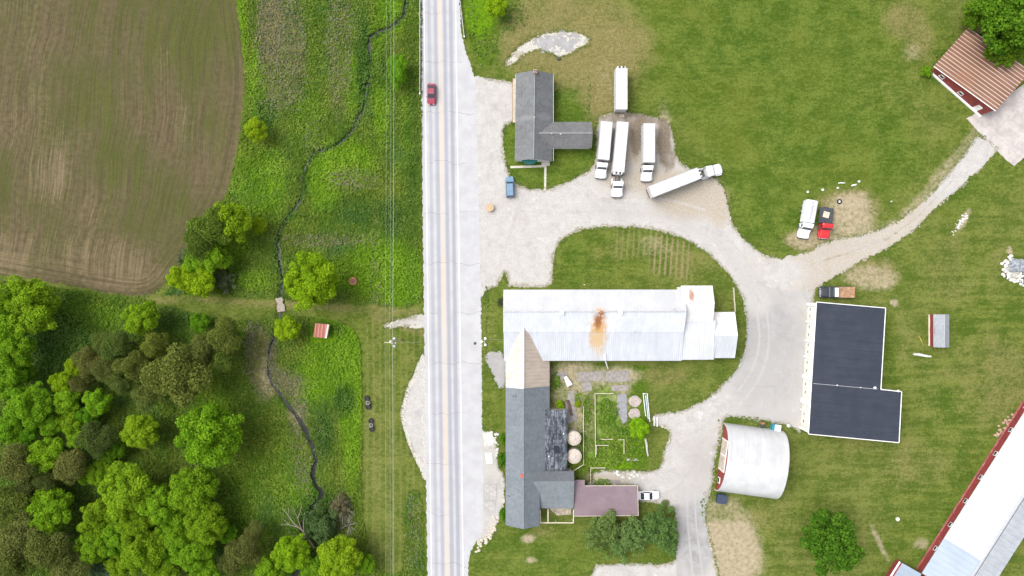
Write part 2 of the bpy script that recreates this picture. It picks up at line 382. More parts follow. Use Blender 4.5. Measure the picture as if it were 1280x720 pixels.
GOPS = [
    # wild meadow on both sides of the stream
    ('meadow', 'poly', [(285, -160), (300, 45), (307, 92), (303, 150), (294, 200), (281, 246), (262, 282), (222, 345), (206, 368), (260, 372), (340, 376), (420, 378), (462, 380), (500, 386), (527, 378), (528, -160)], 3, 1),
    ('meadow', 'poly', smooth([(300, 402), (370, 394), (405, 398), (432, 404), (449, 420), (452, 450), (453, 520), (452, 610), (455, 660), (470, 712), (500, 720), (505, 690), (503, 650), (507, 618), (522, 608), (531, 640), (533, 850), (-300, 850), (-300, 350), (0, 347), (120, 367), (190, 374), (240, 392)], 1), 3, 1),
    ('meadow', 'poly', smooth([(573, -100), (578, 30), (590, 70), (605, 88), (625, 70), (640, 45), (690, 10), (720, -100)], 1), 10, .8),
    ('meadow', 'poly', [(692, 455), (812, 455), (812, 590), (692, 600)], 4, .6),
    # lush yellow green growth
    *[('lush', 'ell', d, .5, w) for d, w in [((430, 205, 40, 32), .9), ((405, 235, 20, 40), .8), ((480, 335, 48, 40), 1), ((500, 360, 26, 22), .9), ((478, 130, 12, 50), .7), ((490, 15, 20, 30), .8), ((322, 110, 12, 60), .75), ((312, 240, 22, 55), .6), ((340, 230, 20, 45), .7), ((420, 430, 34, 34), .9), ((440, 500, 14, 110), 1), ((400, 470, 30, 40), .8), ((470, 60, 14, 40), .5), ((440, 100, 10, 50), .6), ((385, 150, 20, 40), .45), ((510, 150, 8, 70), .5), ((300, 620, 30, 50), .45), ((265, 510, 30, 30), .5), ((110, 395, 60, 18), .6), ((300, 30, 10, 60), .7), ((295, 300, 16, 30), .8), ((320, 350, 30, 14), .6), ((415, 345, 20, 20), .9), ((352, 590, 40, 60), .35), ((380, 620, 16, 14), .9), ((600, 20, 25, 30), .7), ((760, 520, 18, 40), .9), ((760, 575, 35, 12), 1), ((796, 560, 14, 25), .7)]],
    # deep green, rank growth, with shade around the trees painted in
    *[('deep', 'ell', d, .6, w) for d, w in [((795, 672, 60, 24), .7), ((455, 75, 10, 70), .8), ((450, 265, 60, 18), .55), ((492, 275, 14, 25), .8), ((432, 500, 14, 20), .8), ((405, 540, 14, 35), .8), ((332, 140, 18, 22), .7), ((70, 440, 60, 60), .8), ((230, 400, 60, 12), .6), ((345, 330, 8, 40), .4), ((400, 640, 30, 30), .8), ((480, 90, 18, 25), .6), ((60, 620, 90, 130), .5), ((408, 410, 24, 14), .6), ((515, 200, 10, 160), .5), ((718, 200, 40, 40), .5), ((690, 120, 56, 55), .35)]],
    # dry, greyish or straw coloured growth
    *[('dry', 'ell', d, .6, w) for d, w in [((517, 670, 12, 70), .38), ((340, 35, 20, 62), 1), ((368, 60, 16, 60), .75), ((425, 45, 18, 70), .6), ((352, 110, 30, 30), .6), ((425, 60, 14, 90), .5), ((440, 225, 30, 14), .6), ((410, 300, 60, 10), .5), ((355, 480, 26, 18), .8), ((372, 520, 14, 24), .8), ((330, 455, 18, 40), 1), ((318, 430, 14, 35), .7), ((385, 560, 24, 30), .35), ((380, 580, 12, 40), .45), ((428, 640, 14, 26), .7), ((390, 170, 14, 30), .4),
        ((730, 60, 90, 55), 1), ((755, 110, 28, 60), 1), ((700, 20, 70, 40), .8), ((660, 60, 40, 30), .8), ((830, 200, 24, 20), .7), ((1130, 25, 30, 26), .75), ((1150, 55, 22, 26), .7), ((1100, 110, 60, 40), .35), ((1060, 258, 45, 26), .8), ((1015, 300, 40, 14), .9), ((1090, 340, 40, 22), .7), ((1210, 330, 60, 60), .55), ((1240, 470, 60, 70), .6), ((1140, 580, 60, 40), .5), ((1180, 500, 40, 60), .4), ((1130, 420, 20, 50), .35), ((1090, 660, 40, 40), .35), ((940, 640, 60, 26), .5), ((830, 470, 40, 14), .6), ((860, 330, 40, 26), .5), ((760, 315, 30, 20), .45), ((640, 690, 50, 16), .3), ((680, 665, 26, 10), .5), ((470, 490, 10, 200), .45), ((520, 430, 20, 40), .3), ((640, 520, 14, 30), .35), ((610, 380, 8, 60), .3), ((1060, 560, 40, 14), .45), ((1220, 300, 20, 120), .3), ((900, 40, 60, 60), .18), ((930, 180, 120, 50), .15), ((850, 680, 12, 30), .3), ((1000, 680, 40, 50), .4)]],
    ('dry', 'line', [[(200, 376), (260, 374), (350, 381), (430, 385), (520, 391)], 7], 5, .6),
    ('dry', 'line', [[(470, 396), (530, 416)], 6], 5, .7),
    ('deep', 'line', [STREAM, 4], 4, .8),
    # mown, deeper green yards, and darker grass along walls
    ('yard', 'poly', smooth([(645, 100), (652, 82), (690, 70), (722, 82), (742, 105), (748, 150), (745, 205), (690, 238), (640, 226), (629, 190), (629, 157)], 1), 4, 1),
    ('yard', 'poly', smooth([(790, 10), (870, -60), (1010, -80), (1100, 30), (1120, 120), (1160, 200), (1090, 270), (985, 310), (930, 295), (905, 220), (842, 150), (806, 90)], 1), 25, .75),
    ('yard', 'ell', (1180, 470, 14, 90, 0), .8, .3), ('yard', 'ell', (1112, 440, 8, 60, 0), .6, .6), ('yard', 'ell', (1200, 250, 40, 26, -30), .7, .5),  # narrow strip by the workshop paints its wall shade into the grass
    ('yard', 'line', [[(1272, 515), (1130, 735)], 12], 10, .7),
    ('yard', 'line', [[(625, 360), (627, 530)], 5], 4, .6),
    ('yard', 'ell', (700, 690, 110, 30, 0), .6, .5), ('yard', 'ell', (790, 690, 60, 12, 0), .5, .7), ('yard', 'ell', (720, 330, 20, 30, 0), .6, .6),
    # bare soil and sand
    *[('soil', 'ell', d, .6, w) for d, w in [((1064, 264, 30, 26), .95), ((1046, 290, 40, 12), .9), ((1085, 345, 36, 16), .7), ((1078, 262, 6, 16), .9), ((1005, 300, 24, 12), .8), ((1040, 300, 40, 10), .7), ((1098, 350, 22, 14), .7), ((1108, 325, 6, 6), .5), ((1118, 378, 6, 5), 1), ((912, 682, 34, 52, -20), 1.5), ((905, 640, 30, 16), .6), ((880, 250, 30, 30), .9), ((830, 170, 10, 40), .8), ((760, 90, 20, 50), .35), ((735, 520, 50, 60), .45), ((720, 500, 14, 40), .7), ((715, 470, 30, 16), .9), ((770, 470, 34, 12), .9), ((700, 520, 12, 40), .6), ((775, 500, 16, 28), .6), ((700, 600, 14, 20), .4), ((760, 598, 30, 10), .8), ((660, 673, 10, 6), .9), ((664, 700, 8, 4), .8), ((1140, 65, 14, 14), .5), ((1205, 275, 5, 16, 30), .9), ((1100, 680, 4, 30, -25), .7), ((1152, 680, 10, 8), .7), ((810, 305, 8, 12), .4), ((820, 310, 26, 14), .45), ((334, 470, 10, 40), .6), ((372, 525, 10, 26), .5), ((620, 420, 3, 3), .5), ((1262, 313, 4, 5), 1), ((1180, 220, 14, 40, 40), .5)]],
    ('soil', 'line', [[(1223, 170), (1172, 238), (1128, 282), (1064, 312), (1000, 330)], 14], 7, .6),
    ('soil', 'line', [[(1245, 560), (1275, 514)], 3], 2, .6),
    # scattered stone at the edges of the gravel
    ('stone', 'poly', GRAVEL, 5, .8), ('stone', 'poly', LENS, 4, .9), ('stone', 'poly', ENTRY, 4, .9), ('stone', 'poly', PATCH_N, 6, .8),
    ('stone', 'line', [[(600, 360), (602, 540)], 2], 3, .7), ('stone', 'line', [[(529, 120), (530, 440)], 1], 2, .5),
    ('stone', 'line', [[(1200, 215), (1222, 185)], 12], 8, .6), ('stone', 'ell', (1268, 336, 12, 14, 0), .5, .8),
    *[('stone', 'poly', a, 3, .8) for a in APRONS],
    ('east', 'poly', [(1020, 560), (1130, 330), (1300, 200), (1450, 300), (1400, 800), (900, 800)], 60, 1),
    ('mow', 'poly', [(454, 398), (528, 398), (530, 610), (505, 640), (503, 800), (470, 800), (454, 640)], 4, 1),
    # vegetable rows in the island
    ('rows', 'poly', [(812, 288), (862, 304), (862, 350), (812, 340)], 5, 1), ('rows', 'poly', [(768, 288), (806, 288), (806, 322), (768, 322)], 3, .5),
]
GN = ('meadow', 'lush', 'deep', 'dry', 'yard', 'soil', 'stone', 'rows', 'mow', 'east')

def ground_mat():
    k = NT('ground_cover'); p = k.pos()
    n0 = k.noise(p, .045, 4, .6); n1 = k.noise(p, .22, 5, .6); n2 = k.noise(p, 1.1, 4, .65); n3 = k.noise(p, 4.2, 3, .7)
    st = k.noise(k.map(p, R(58), (.05, .55, 1)), 1, 4, .6)       # mower and wheel lanes
    st2 = k.noise(k.map(p, R(-12), (.8, .06, 1)), 1, 3, .6)
    def m(nm, lo=.3, hi=.7, amp=.9):
        a = k.attr(nm)
        d = k.math('MULTIPLY', k.math('SUBTRACT', k.math('ADD', k.math('MULTIPLY', n2, .55), k.math('MULTIPLY', n3, .45)), .5), amp)
        d = k.math('ADD', d, k.math('MULTIPLY', k.math('SUBTRACT', n1, .5), amp * .8))
        g = k.math('MULTIPLY', k.ss(a, .0, .12), 1.0)
        return k.math('MULTIPLY', k.ss(k.math('ADD', a, d), lo, hi), g)
    stw = k.noise(k.map(p, R(-24), (.16, .8, 1)), 1, 5, .65)
    fl = k.math('ADD', k.math('MULTIPLY', n1, .44), k.math('ADD', k.math('MULTIPLY', n2, .24), k.math('ADD', k.math('MULTIPLY', st, .12), k.math('MULTIPLY', stw, .20))))
    stE = k.noise(k.map(p, R(-52), (.05, .75, 1)), 1, 5, .6)
    fl = k.math('ADD', fl, k.math('MULTIPLY', k.attr('east'), k.math('MULTIPLY', k.math('SUBTRACT', stE, .5), .42)))
    f0 = k.math('ADD', k.math('MULTIPLY', n0, .6), k.math('MULTIPLY', k.noise(p, .018, 3, .6), .4))
    grain = k.noise(k.map(p, R(-24), (.8, 1.5, 1)), 1, 4, .75)
    fl = k.math('ADD', k.math('MULTIPLY', fl, .72), k.math('MULTIPLY', grain, .28))
    lawn = k.mix(k.ss(fl, .42, .58), (.047, .080, .011), (.106, .131, .027))
    lawn = k.mix(k.ss(f0, .40, .62, 0, .75), lawn, k.mix(k.ss(fl, .42, .58), (.068, .094, .018), (.130, .142, .042)))
    yard = k.mix(k.ss(fl, .42, .58), (.038, .074, .009), (.088, .126, .022))
    yard = k.mix(k.ss(f0, .45, .65, 0, .6), yard, (.092, .110, .015))
    col = k.mix(k.attr('yard'), lawn, yard)
    ms = k.math('SINE', k.math('MULTIPLY', k.math('ADD', k.xyz(p)[0], k.math('MULTIPLY', k.math('SUBTRACT', k.noise(k.map(p, 0, (.3, .03, 1)), 1, 3), .5), 1.2)), 2 * math.pi / 1.5))
    col = k.mix(k.math('MULTIPLY', k.attr('mow'), k.ss(ms, -.2, .9, 0, .55)), col, k.mix(k.ss(n2, .3, .7), (.10, .115, .030), (.150, .150, .050)))
    mead = k.mix(k.ss(k.math('ADD', k.math('MULTIPLY', n2, .6), k.math('MULTIPLY', n1, .4)), .32, .68), (.044, .082, .010), (.085, .130, .016))
    mead = k.mix(m('lush', .3, .75), mead, k.mix(k.ss(n2, .3, .7), (.06, .13, .006), (.10, .19, .008)))
    mead = k.mix(m('deep', .3, .8), mead, (.024, .055, .008))
    col = k.mix(m('meadow', .35, .6, .5), col, mead)
    drymask = m('dry', .28, .95, .9)
    dryc = k.mix(k.ss(k.math('ADD', k.math('MULTIPLY', n3, .5), k.math('MULTIPLY', n2, .5)), .3, .7), (.120, .108, .040), (.195, .165, .078))
    col = k.mix(k.math('MULTIPLY', drymask, .85), col, dryc)
    rw = k.math('SINE', k.math('MULTIPLY', k.xyz(k.map(p, R(4)))[0], 2 * math.pi / 1.25))
    col = k.mix(k.math('MULTIPLY', k.attr('rows'), k.ss(k.math('ADD', rw, k.math('MULTIPLY', k.math('SUBTRACT', n2, .5), 2)), -.2, .9)), col, (.17, .15, .075))
    fine = k.noise(p, 2.2, 5, .8)
    col = k.mix(.55, col, k.mix(k.ss(fine, .33, .67), mul((1, 1, 1), .45), (1.0, 1.0, 1.0)), 'MULTIPLY')
    soilc = k.mix(k.ss(n2, .25, .75), (.19, .158, .105), (.30, .258, .19))
    col = k.mix(k.math('MULTIPLY', m('soil', .2, 1.05, 1.0), .92), col, soilc)
    stonec = k.mix(k.ss(n3, .35, .65), (.25, .235, .21), (.42, .41, .39))
    col = k.mix(m('stone', .42, .62, 1.2), col, stonec)
    col = k.mix(1.0, col, (1.28, 1.26, 1.2), 'MULTIPLY')
    h = k.math('ADD', k.math('MULTIPLY', n3, .4), k.math('MULTIPLY', n2, .8))
    return k.bsdf(col, .95, 0, k.bump(h, .7, .35), 0)

STREAM_BED = .55
def build_ground():
    x0, x1, y0, y1, res = -90, 1370, -70, 790, 2.6
    nx = int((x1 - x0) / res) + 1; ny = int((y1 - y0) / res) + 1
    X, Y = np.meshgrid(x0 + np.arange(nx) * res, y0 + np.arange(ny) * res)
    A = paint(GOPS, X, Y)
    sd = sdline(STREAM, X + 9 * fbm(X, Y, .055, 75, 3), Y + 7 * fbm(X, Y, .055, 76, 3))
    Z = -STREAM_BED * (1 - sst(sd, 1.5, 6.5))
    V = np.stack([(X - 640) * S, (360 - Y) * S, Z], -1).reshape(-1, 3)
    idx = np.arange(nx * ny).reshape(ny, nx)
    Fq = np.stack([idx[:-1, :-1], idx[1:, :-1], idx[1:, 1:], idx[:-1, 1:]], -1).reshape(-1, 4)
    L = 2500.0; n = len(V)
    c = [idx[0, 0], idx[-1, 0], idx[-1, -1], idx[0, -1]]
    V = np.vstack([V, [(-L, L, 0), (-L, -L, 0), (L, -L, 0), (L, L, 0)]])
    ring = [list(idx[:, 0]), list(idx[-1, :]), list(idx[::-1, -1]), list(idx[0, ::-1])]
    faces = Fq.tolist()
    for q in range(4): faces.append([n + q, n + (q + 1) % 4] + [int(v) for v in ring[q][::-1]])
    me = bpy.data.meshes.new('ground'); me.from_pydata(V.tolist(), [], faces)
    me.materials.append(ground_mat()); me.polygons.foreach_set('use_smooth', [True] * len(me.polygons))
    set_attrs(me, {k_: np.concatenate([v.ravel(), np.zeros(4)]) for k_, v in A.items()})
    o = bpy.data.objects.new('ground', me); COL.objects.link(o); o['kind'] = 'structure'
build_ground()

# ---- crop field
def field_mat():
    k = NT('crop_soil'); p = k.pos()
    c = k.xyz(p)
    # the drill rows run almost north-south and bend along the round eastern edge
    wob = k.math('MULTIPLY', k.math('SUBTRACT', k.noise(p, .03, 2), .5), 7)
    q = k.map(p, R(8.5))
    qx = k.math('ADD', k.xyz(q)[0], wob)
    cv = k.n('ShaderNodeCombineXYZ'); k.put(cv.inputs[0], qx); k.put(cv.inputs[1], k.xyz(q)[1]); q = cv.outputs[0]
    rows = k.noise(k.map(q, 0, (2.6, .06, 1)), 1, 3, .7)
    lanes = k.noise(k.map(q, 0, (.35, .025, 1)), 1, 4, .6)
    # headland rows that follow the outline
    sd = k.attr('edge')
    cb = k.n('ShaderNodeCombineXYZ'); k.put(cb.inputs[0], k.math('MULTIPLY', sd, 1.7)); k.put(cb.inputs[1], k.math('MULTIPLY', c[1], .04)); k.put(cb.inputs[2], k.math('MULTIPLY', c[0], .04))
    hrow = k.noise(cb.outputs[0], 1.0, 3, .7)
    hm = k.ss(k.math('ADD', sd, k.math('MULTIPLY', k.math('SUBTRACT', k.noise(p, .1, 3), .5), 8)), 8, 1)
    rows = k.math('ADD', k.math('MULTIPLY', rows, k.math('SUBTRACT', 1.0, hm)), k.math('MULTIPLY', hrow, hm))
    n1 = k.noise(p, .06, 5, .6); n2 = k.noise(p, .9, 5, .7); n3 = k.noise(p, 3.5, 3, .7)
    brown = k.mix(k.ss(n2, .3, .7), (.084, .064, .034), (.130, .100, .058))
    tan = k.mix(k.ss(n3, .3, .7), (.130, .097, .058), (.205, .154, .096))
    green = k.mix(k.ss(n3, .3, .7), (.044, .058, .011), (.082, .092, .020))
    g = k.math('ADD', k.attr('green'), k.math('ADD', k.math('MULTIPLY', k.math('SUBTRACT', n1, .5), 1.1), k.math('MULTIPLY', k.math('SUBTRACT', lanes, .5), .9)))
    g = k.math('ADD', g, k.math('MULTIPLY', k.math('SUBTRACT', rows, .5), .8))
    t = k.math('ADD', k.attr('tan'), k.math('ADD', k.math('MULTIPLY', k.math('SUBTRACT', lanes, .5), 1.5), k.math('MULTIPLY', k.math('SUBTRACT', n2, .5), .9)))
    t = k.math('ADD', t, k.math('MULTIPLY', k.math('SUBTRACT', rows, .5), .9))
    col = k.mix(k.ss(g, .25, .8, 0, .85), brown, green)
    col = k.mix(k.ss(t, .35, .95, 0, .85), col, tan)
    col = k.mix(k.ss(rows, .36, .62, .5, 0), col, (.038, .036, .016))
    col = k.mix(k.ss(k.noise(p, 6, 2, .6), .66, .74, 0, .5), col, (.26, .22, .16))
    return k.bsdf(col, .95, 0, k.bump(rows, .6, .15), .1)
FOPS = [('green', 'poly', [(-300, -200), (400, -200), (400, 500), (-300, 500)], 1, .46),
        *[('green', 'ell', d, .8, w) for d, w in [((200, 20, 80, 60), .65), ((250, 45, 40, 60), .7), ((140, 70, 90, 80), .55), ((120, 140, 60, 80), .6), ((190, 250, 50, 40), .6), ((270, 100, 20, 90), .5), ((40, 50, 30, 60), .4), ((90, 190, 50, 30), .5), ((200, 160, 30, 60), .4)]],
        *[('tan', 'ell', d, .8, w) for d, w in [((110, 320, 90, 30), .75), ((20, 320, 60, 30), .6), ((60, 210, 34, 50), .7), ((20, 140, 60, 60), .45), ((225, 150, 26, 50), .4), ((250, 190, 20, 30), .35), ((45, 60, 22, 30), .45), ((160, 345, 60, 20), .8), ((205, 75, 10, 30), .5), ((40, 10, 50, 14), .4), ((110, 260, 20, 40), .5), ((294, 130, 6, 120), .4)]]]
def f_field(X, Y): return sdpoly(FIELD, X, Y) + 5 * fbm(X, Y, .09, 3) + 5 * fbm(X, Y, .35, 4)
FM = field_mat()
field_o = iso_sheet('crop_field', f_field, (-120, -80, 312, 378), 2.4, .004, FM, FOPS, ('green', 'tan'))
_c = np.array([v.co[:] for v in field_o.data.vertices]); set_attrs(field_o.data, {'edge': -sdpoly(FIELD, _c[:, 0] / S + 640, 360 - _c[:, 1] / S) * S})

# ---- gravel yard and driveway
def gravel_mat():
    k = NT('limestone_gravel'); p = k.pos()
    n0 = k.noise(p, .09, 4, .6); n1 = k.noise(p, .5, 5, .65); n2 = k.noise(p, 2.6, 4, .7); n3 = k.noise(p, 8, 2, .7)
    col = k.mix(k.ss(k.math('ADD', k.math('MULTIPLY', n1, .45), k.math('MULTIPLY', n2, .55)), .32, .68), (.345, .325, .303), (.450, .437, .421))
    col = k.mix(k.ss(n0, .48, .7, 0, .35), col, (.32, .298, .27))
    def m(nm, lo=.3, hi=.8, amp=.8):
        d = k.math('ADD', k.math('MULTIPLY', k.math('SUBTRACT', n1, .5), amp), k.math('MULTIPLY', k.math('SUBTRACT', n2, .5), amp * .6))
        return k.math('MULTIPLY', k.ss(k.math('ADD', k.attr(nm), d), lo, hi), k.ss(k.attr(nm), 0, .1))
    wp = k.noise(p, .33, 6, .7, .6)
    col = k.mix(k.ss(wp, .54, .66, 0, .5), col, (.29, .282, .275))
    col = k.mix(k.ss(wp, .40, .30, 0, .8), col, (.50, .495, .49))
    rm = k.math('ADD', k.attr('rim'), k.math('MULTIPLY', k.math('SUBTRACT', n1, .5), 1.1))
    col = k.mix(k.ss(rm, .35, 1.1, 0, .8), col, k.mix(k.ss(n2, .3, .7), (.15, .145, .075), (.30, .265, .20)))
    col = k.mix(m('sand'), col, k.mix(k.ss(n2, .3, .7), (.29, .25, .195), (.41, .365, .305)))
    col = k.mix(m('grey'), col, k.mix(k.ss(n1, .3, .7), (.24, .235, .232), (.33, .325, .325)))
    col = k.mix(m('mud'), col, k.mix(k.ss(n2, .3, .7), (.13, .105, .075), (.22, .18, .14)))
    col = k.mix(m('moss', .35, .8), col, (.10, .115, .035))
    col = k.mix(k.ss(n2, .66, .78, 0, .35), col, (.2, .185, .165))
    col = k.mix(.3, col, k.mix(k.ss(n3, .3, .7), (.6, .6, .6), (1, 1, 1)), 'MULTIPLY')
    crack = k.vor(k.map(p, .3, (1, 1, 1)), .16, 'DISTANCE_TO_EDGE')
    crack = k.math('ADD', crack, k.math('MULTIPLY', k.math('SUBTRACT', n1, .5), .25))
    col = k.mix(k.math('MULTIPLY', k.ss(k.math('ABSOLUTE', crack), .02, .0, 0, .18), k.attr('grey')), col, (.11, .105, .095))
    return k.bsdf(col, .9, 0, k.bump(n2, .5, .06), .15)
YOPS = [
    ('sand', 'ell', (660, 275, 70, 45), .7, .38), ('sand', 'ell', (625, 180, 30, 70), .7, .28), ('sand', 'ell', (960, 340, 60, 40), .6, .4), ('sand', 'ell', (860, 560, 40, 60), .7, .3),
    *[('sand', 'ell', d, .7, w) for d, w in [((860, 245, 52, 32), .95), ((790, 180, 50, 42), .75), ((800, 228, 60, 14), .7), ((640, 260, 30, 16), .5), ((626, 270, 16, 14), .4), ((1000, 340, 30, 20), .4), ((905, 690, 22, 60), .5), ((760, 598, 40, 8), .7), ((900, 262, 14, 26), .8), ((690, 270, 60, 30), .2), ((720, 240, 30, 12), .3)]],
    *[('mud', 'ell', d, .7, w) for d, w in [((795, 165, 8, 36), .9), ((830, 175, 9, 36), 1), ((790, 150, 40, 10), .8), ((838, 200, 8, 16), .7), ((770, 148, 26, 6), .6), ((876, 212, 8, 6), .3), ((635, 265, 8, 5), .3)]],
    ('mud', 'line', [[(656, 240), (642, 278), (628, 322), (620, 352)], 4.5], 3.5, .36),
    ('mud', 'line', [[(690, 296), (712, 285), (760, 279)], 2], 2, .35),
    *[('grey', 'ell', d, .7, w) for d, w in [((965, 420, 55, 75), .7), ((955, 480, 60, 50), .6), ((1000, 360, 24, 26), .5), ((960, 520, 60, 18), .5), ((870, 670, 24, 60), .9), ((880, 570, 34, 44), .5), ((860, 610, 26, 16), .5), ((900, 300, 40, 20), .25), ((660, 330, 26, 24), .3), ((840, 600, 40, 10), .4)]],
    ('grey', 'line', [[(745, 262), (800, 262), (850, 274), (895, 300), (925, 335), (950, 380)], 14], 10, .4),
    ('moss', 'line', [[(880, 640), (872, 600), (890, 540)], 2], 3, .4), ('moss', 'ell', (850, 660, 4, 30, 0), .6, .4), ('moss', 'ell', (832, 628, 6, 5, 0), .6, .8), ('moss', 'ell', (837, 650, 3, 3, 0), .6, .8),
    ('grey', 'line', [[(848, 635), (850, 740)], 5], 3, .6),
]
for (pts_, w_, a_, nm_) in [
    ([(604, 120), (612, 200), (628, 262), (690, 268), (760, 262), (830, 268), (890, 296), (930, 340), (950, 400), (948, 450), (920, 495), (880, 530), (862, 580), (858, 640), (864, 700), (872, 780)], 1.3, .45, 'grey'),
    ([(612, 118), (620, 196), (640, 254), (692, 258), (762, 251), (836, 257), (900, 286), (942, 334), (962, 398), (960, 455), (930, 503), (890, 536), (872, 582), (868, 640), (876, 700), (886, 780)], 1.3, .45, 'grey'),
    ([(610, 300), (640, 280), (700, 272), (780, 270), (850, 282)], 1.6, .3, 'sand'), ([(770, 250), (762, 230), (770, 160)], 1.5, .5, 'mud'), ([(785, 252), (778, 232), (786, 165)], 1.5, .4, 'mud'),
    ([(810, 250), (806, 222), (808, 160)], 1.4, .5, 'mud'), ([(822, 258), (820, 224), (820, 160)], 1.4, .5, 'mud'), ([(880, 262), (840, 250), (800, 246), (740, 250)], 2, .5, 'sand'),
    ([(966, 340), (985, 390), (990, 450), (980, 510)], 1.6, .5, 'sand'), ([(820, 620), (845, 612), (862, 590)], 1.5, .5, 'grey'), ([(860, 640), (872, 672), (900, 720)], 2, .6, 'sand'),
    ([(592, 160), (610, 250), (612, 330)], 1.6, .35, 'sand'), ([(605, 108), (632, 150), (622, 200)], 1.8, .3, 'grey'), ([(645, 300), (672, 296), (686, 312)], 2, .4, 'grey'), ([(910, 500), (950, 505), (1000, 500)], 2.2, .4, 'sand')]:
    YOPS.append((nm_, 'line', [smooth(pts_, 2, False), w_], 1.6, a_))
def f_gravel(X, Y): return sdpoly(GRAVEL, X, Y) + 5 * fbm(X, Y, .11, 11) + 6 * fbm(X, Y, .4, 12, 3)
def f_apron(X, Y): return np.minimum.reduce([sdpoly(a, X, Y) for a in APRONS]) + 5 * fbm(X, Y, .2, 21) + 3 * fbm(X, Y, .6, 22, 3)
GM = gravel_mat()
YN = ('sand', 'mud', 'grey', 'moss', 'rim')
yard_o = iso_sheet('gravel_yard', f_gravel, (560, 85, 1030, 800), .85, .006, GM, YOPS, YN)
_c = np.array([v.co[:] for v in yard_o.data.vertices]); _x, _y = _c[:, 0] / S + 640, 360 - _c[:, 1] / S
_rim = 1 - sst(-f_gravel(_x, _y), 0, 5 + 9 * np.clip(fbm(_x, _y, .05, 14) + .35, 0, 1))
_rim *= (_x > 606)
yard_o.data.attributes['rim'].data.foreach_set('value', _rim.astype(np.float32))
iso_sheet('gravel_apron', f_apron, (590, 430, 640, 700), .8, .010, GM, [('grey', 'ell', (620, 460, 20, 40, 0), .3, .7), ('sand', 'ell', (612, 600, 20, 100, 0), .5, .35), ('grey', 'ell', (612, 620, 12, 30, 0), .6, .6), ('mud', 'ell', (608, 668, 10, 14, 0), .6, .4)], YN)
iso_sheet('gravel_verge', lambda X, Y: np.minimum(sdpoly(LENS, X, Y), sdpoly(ENTRY, X, Y)) + 10 * fbm(X, Y, .12, 31) + 14 * fbm(X, Y, .5, 32, 3) + np.where(Y > 430, 4.5, 2.0), (470, 385, 536, 610), .8, .005, GM, [], YN)
iso_sheet('gravel_patch', lambda X, Y: sdpoly(PATCH_N, X, Y) + 18 * fbm(X, Y, .1, 41) + 24 * fbm(X, Y, .4, 42, 3) + 5, (620, 25, 750, 95), .8, .005, GM, [('sand', 'ell', (660, 66, 40, 18), .6, .6), ('mud', 'ell', (640, 74, 14, 12), .6, .4), ('grey', 'ell', (695, 55, 50, 26), .6, .75)], YN)
# ---- dirt track
iso_sheet('dirt_track', lambda X, Y: sdpoly(TRACK, X, Y) + 7 * fbm(X, Y, .09, 51) + 8 * fbm(X, Y, .4, 52, 3) + 1.0 - 1.2 * sst(X, 1000, 1060), (940, 150, 1260, 375), 1.2, .009, GM,
          [('sand', 'poly', [(900, 100), (1300, 100), (1300, 400), (900, 400)], 1, .62), ('sand', 'ell', (1205, 200, 26, 50, 40), .8, .1), ('sand', 'ell', (965, 345, 32, 22, 0), .7, .1),
           ('mud', 'line', [[(1190, 226), (1150, 268), (1110, 298), (1060, 316), (1010, 332)], 2], 2, .45), ('moss', 'line', [[(1178, 240), (1145, 274), (1105, 302)], 1.5], 2, .5)], YN)
# ---- concrete yard in front of the red barn
def concrete_mat(name='yard_concrete', c=(.40, .365, .345)):
    k = NT(name); p = k.pos()
    n1 = k.noise(p, .5, 6, .65); n2 = k.noise(p, 4, 4, .7)
    col = k.mix(k.ss(n1, .3, .72), mul(c, .82), mul(c, 1.15))
    col = k.mix(k.ss(n2, .6, .75, 0, .3), col, mul(c, .55))
    q = k.map(p, R(40)); e = None
    for ax, per in ((0, 6.4), (1, 5.2)):
        d = k.math('ABSOLUTE', k.math('SUBTRACT', k.math('FRACT', k.math('ADD', k.math('MULTIPLY', k.xyz(q)[ax], 1 / per), k.math('MULTIPLY', k.math('SUBTRACT', n1, .5), .05))), .5))
        e = d if e is None else k.math('MINIMUM', e, d)
    col = k.mix(k.ss(e, .012, .004, 0, .35), col, mul(c, .4))
    return k.bsdf(col, .85, 0, k.bump(n2, .3, .03), .2)
for nm_ in ('gravel_verge', 'gravel_patch', 'gravel_apron', 'dirt_track'):
    o_ = bpy.data.objects[nm_]; _c = np.array([v.co[:] for v in o_.data.vertices]); _x, _y = _c[:, 0] / S + 640, 360 - _c[:, 1] / S
    polys = {'gravel_verge': [LENS, ENTRY], 'gravel_patch': [PATCH_N], 'gravel_apron': APRONS, 'dirt_track': [TRACK]}[nm_]
    _d = np.minimum.reduce([sdpoly(a, _x, _y) for a in polys])
    _r = (1 - sst(-_d + 6 * fbm(_x, _y, .15, 16), -1, {'gravel_verge': 13, 'gravel_patch': 14}.get(nm_, 6))) * (1.15 if nm_ in ('gravel_verge', 'gravel_patch') else .9)
    if nm_ == 'gravel_verge': _r *= 1 - sst(_x, 519, 528)
    if nm_ == 'gravel_apron': _r *= sst(_x, 602, 607)
    if nm_ == 'dirt_track': _r *= sst(_x, 985, 1020)
    o_.data.attributes['rim'].data.foreach_set('value', _r.astype(np.float32))
CM = concrete_mat()
iso_sheet('concrete_yard', lambda X, Y: sdpoly(PAD, X, Y) + 2 * fbm(X, Y, .3, 61), (1200, 85, 1345, 215), 1.0, .012, CM)

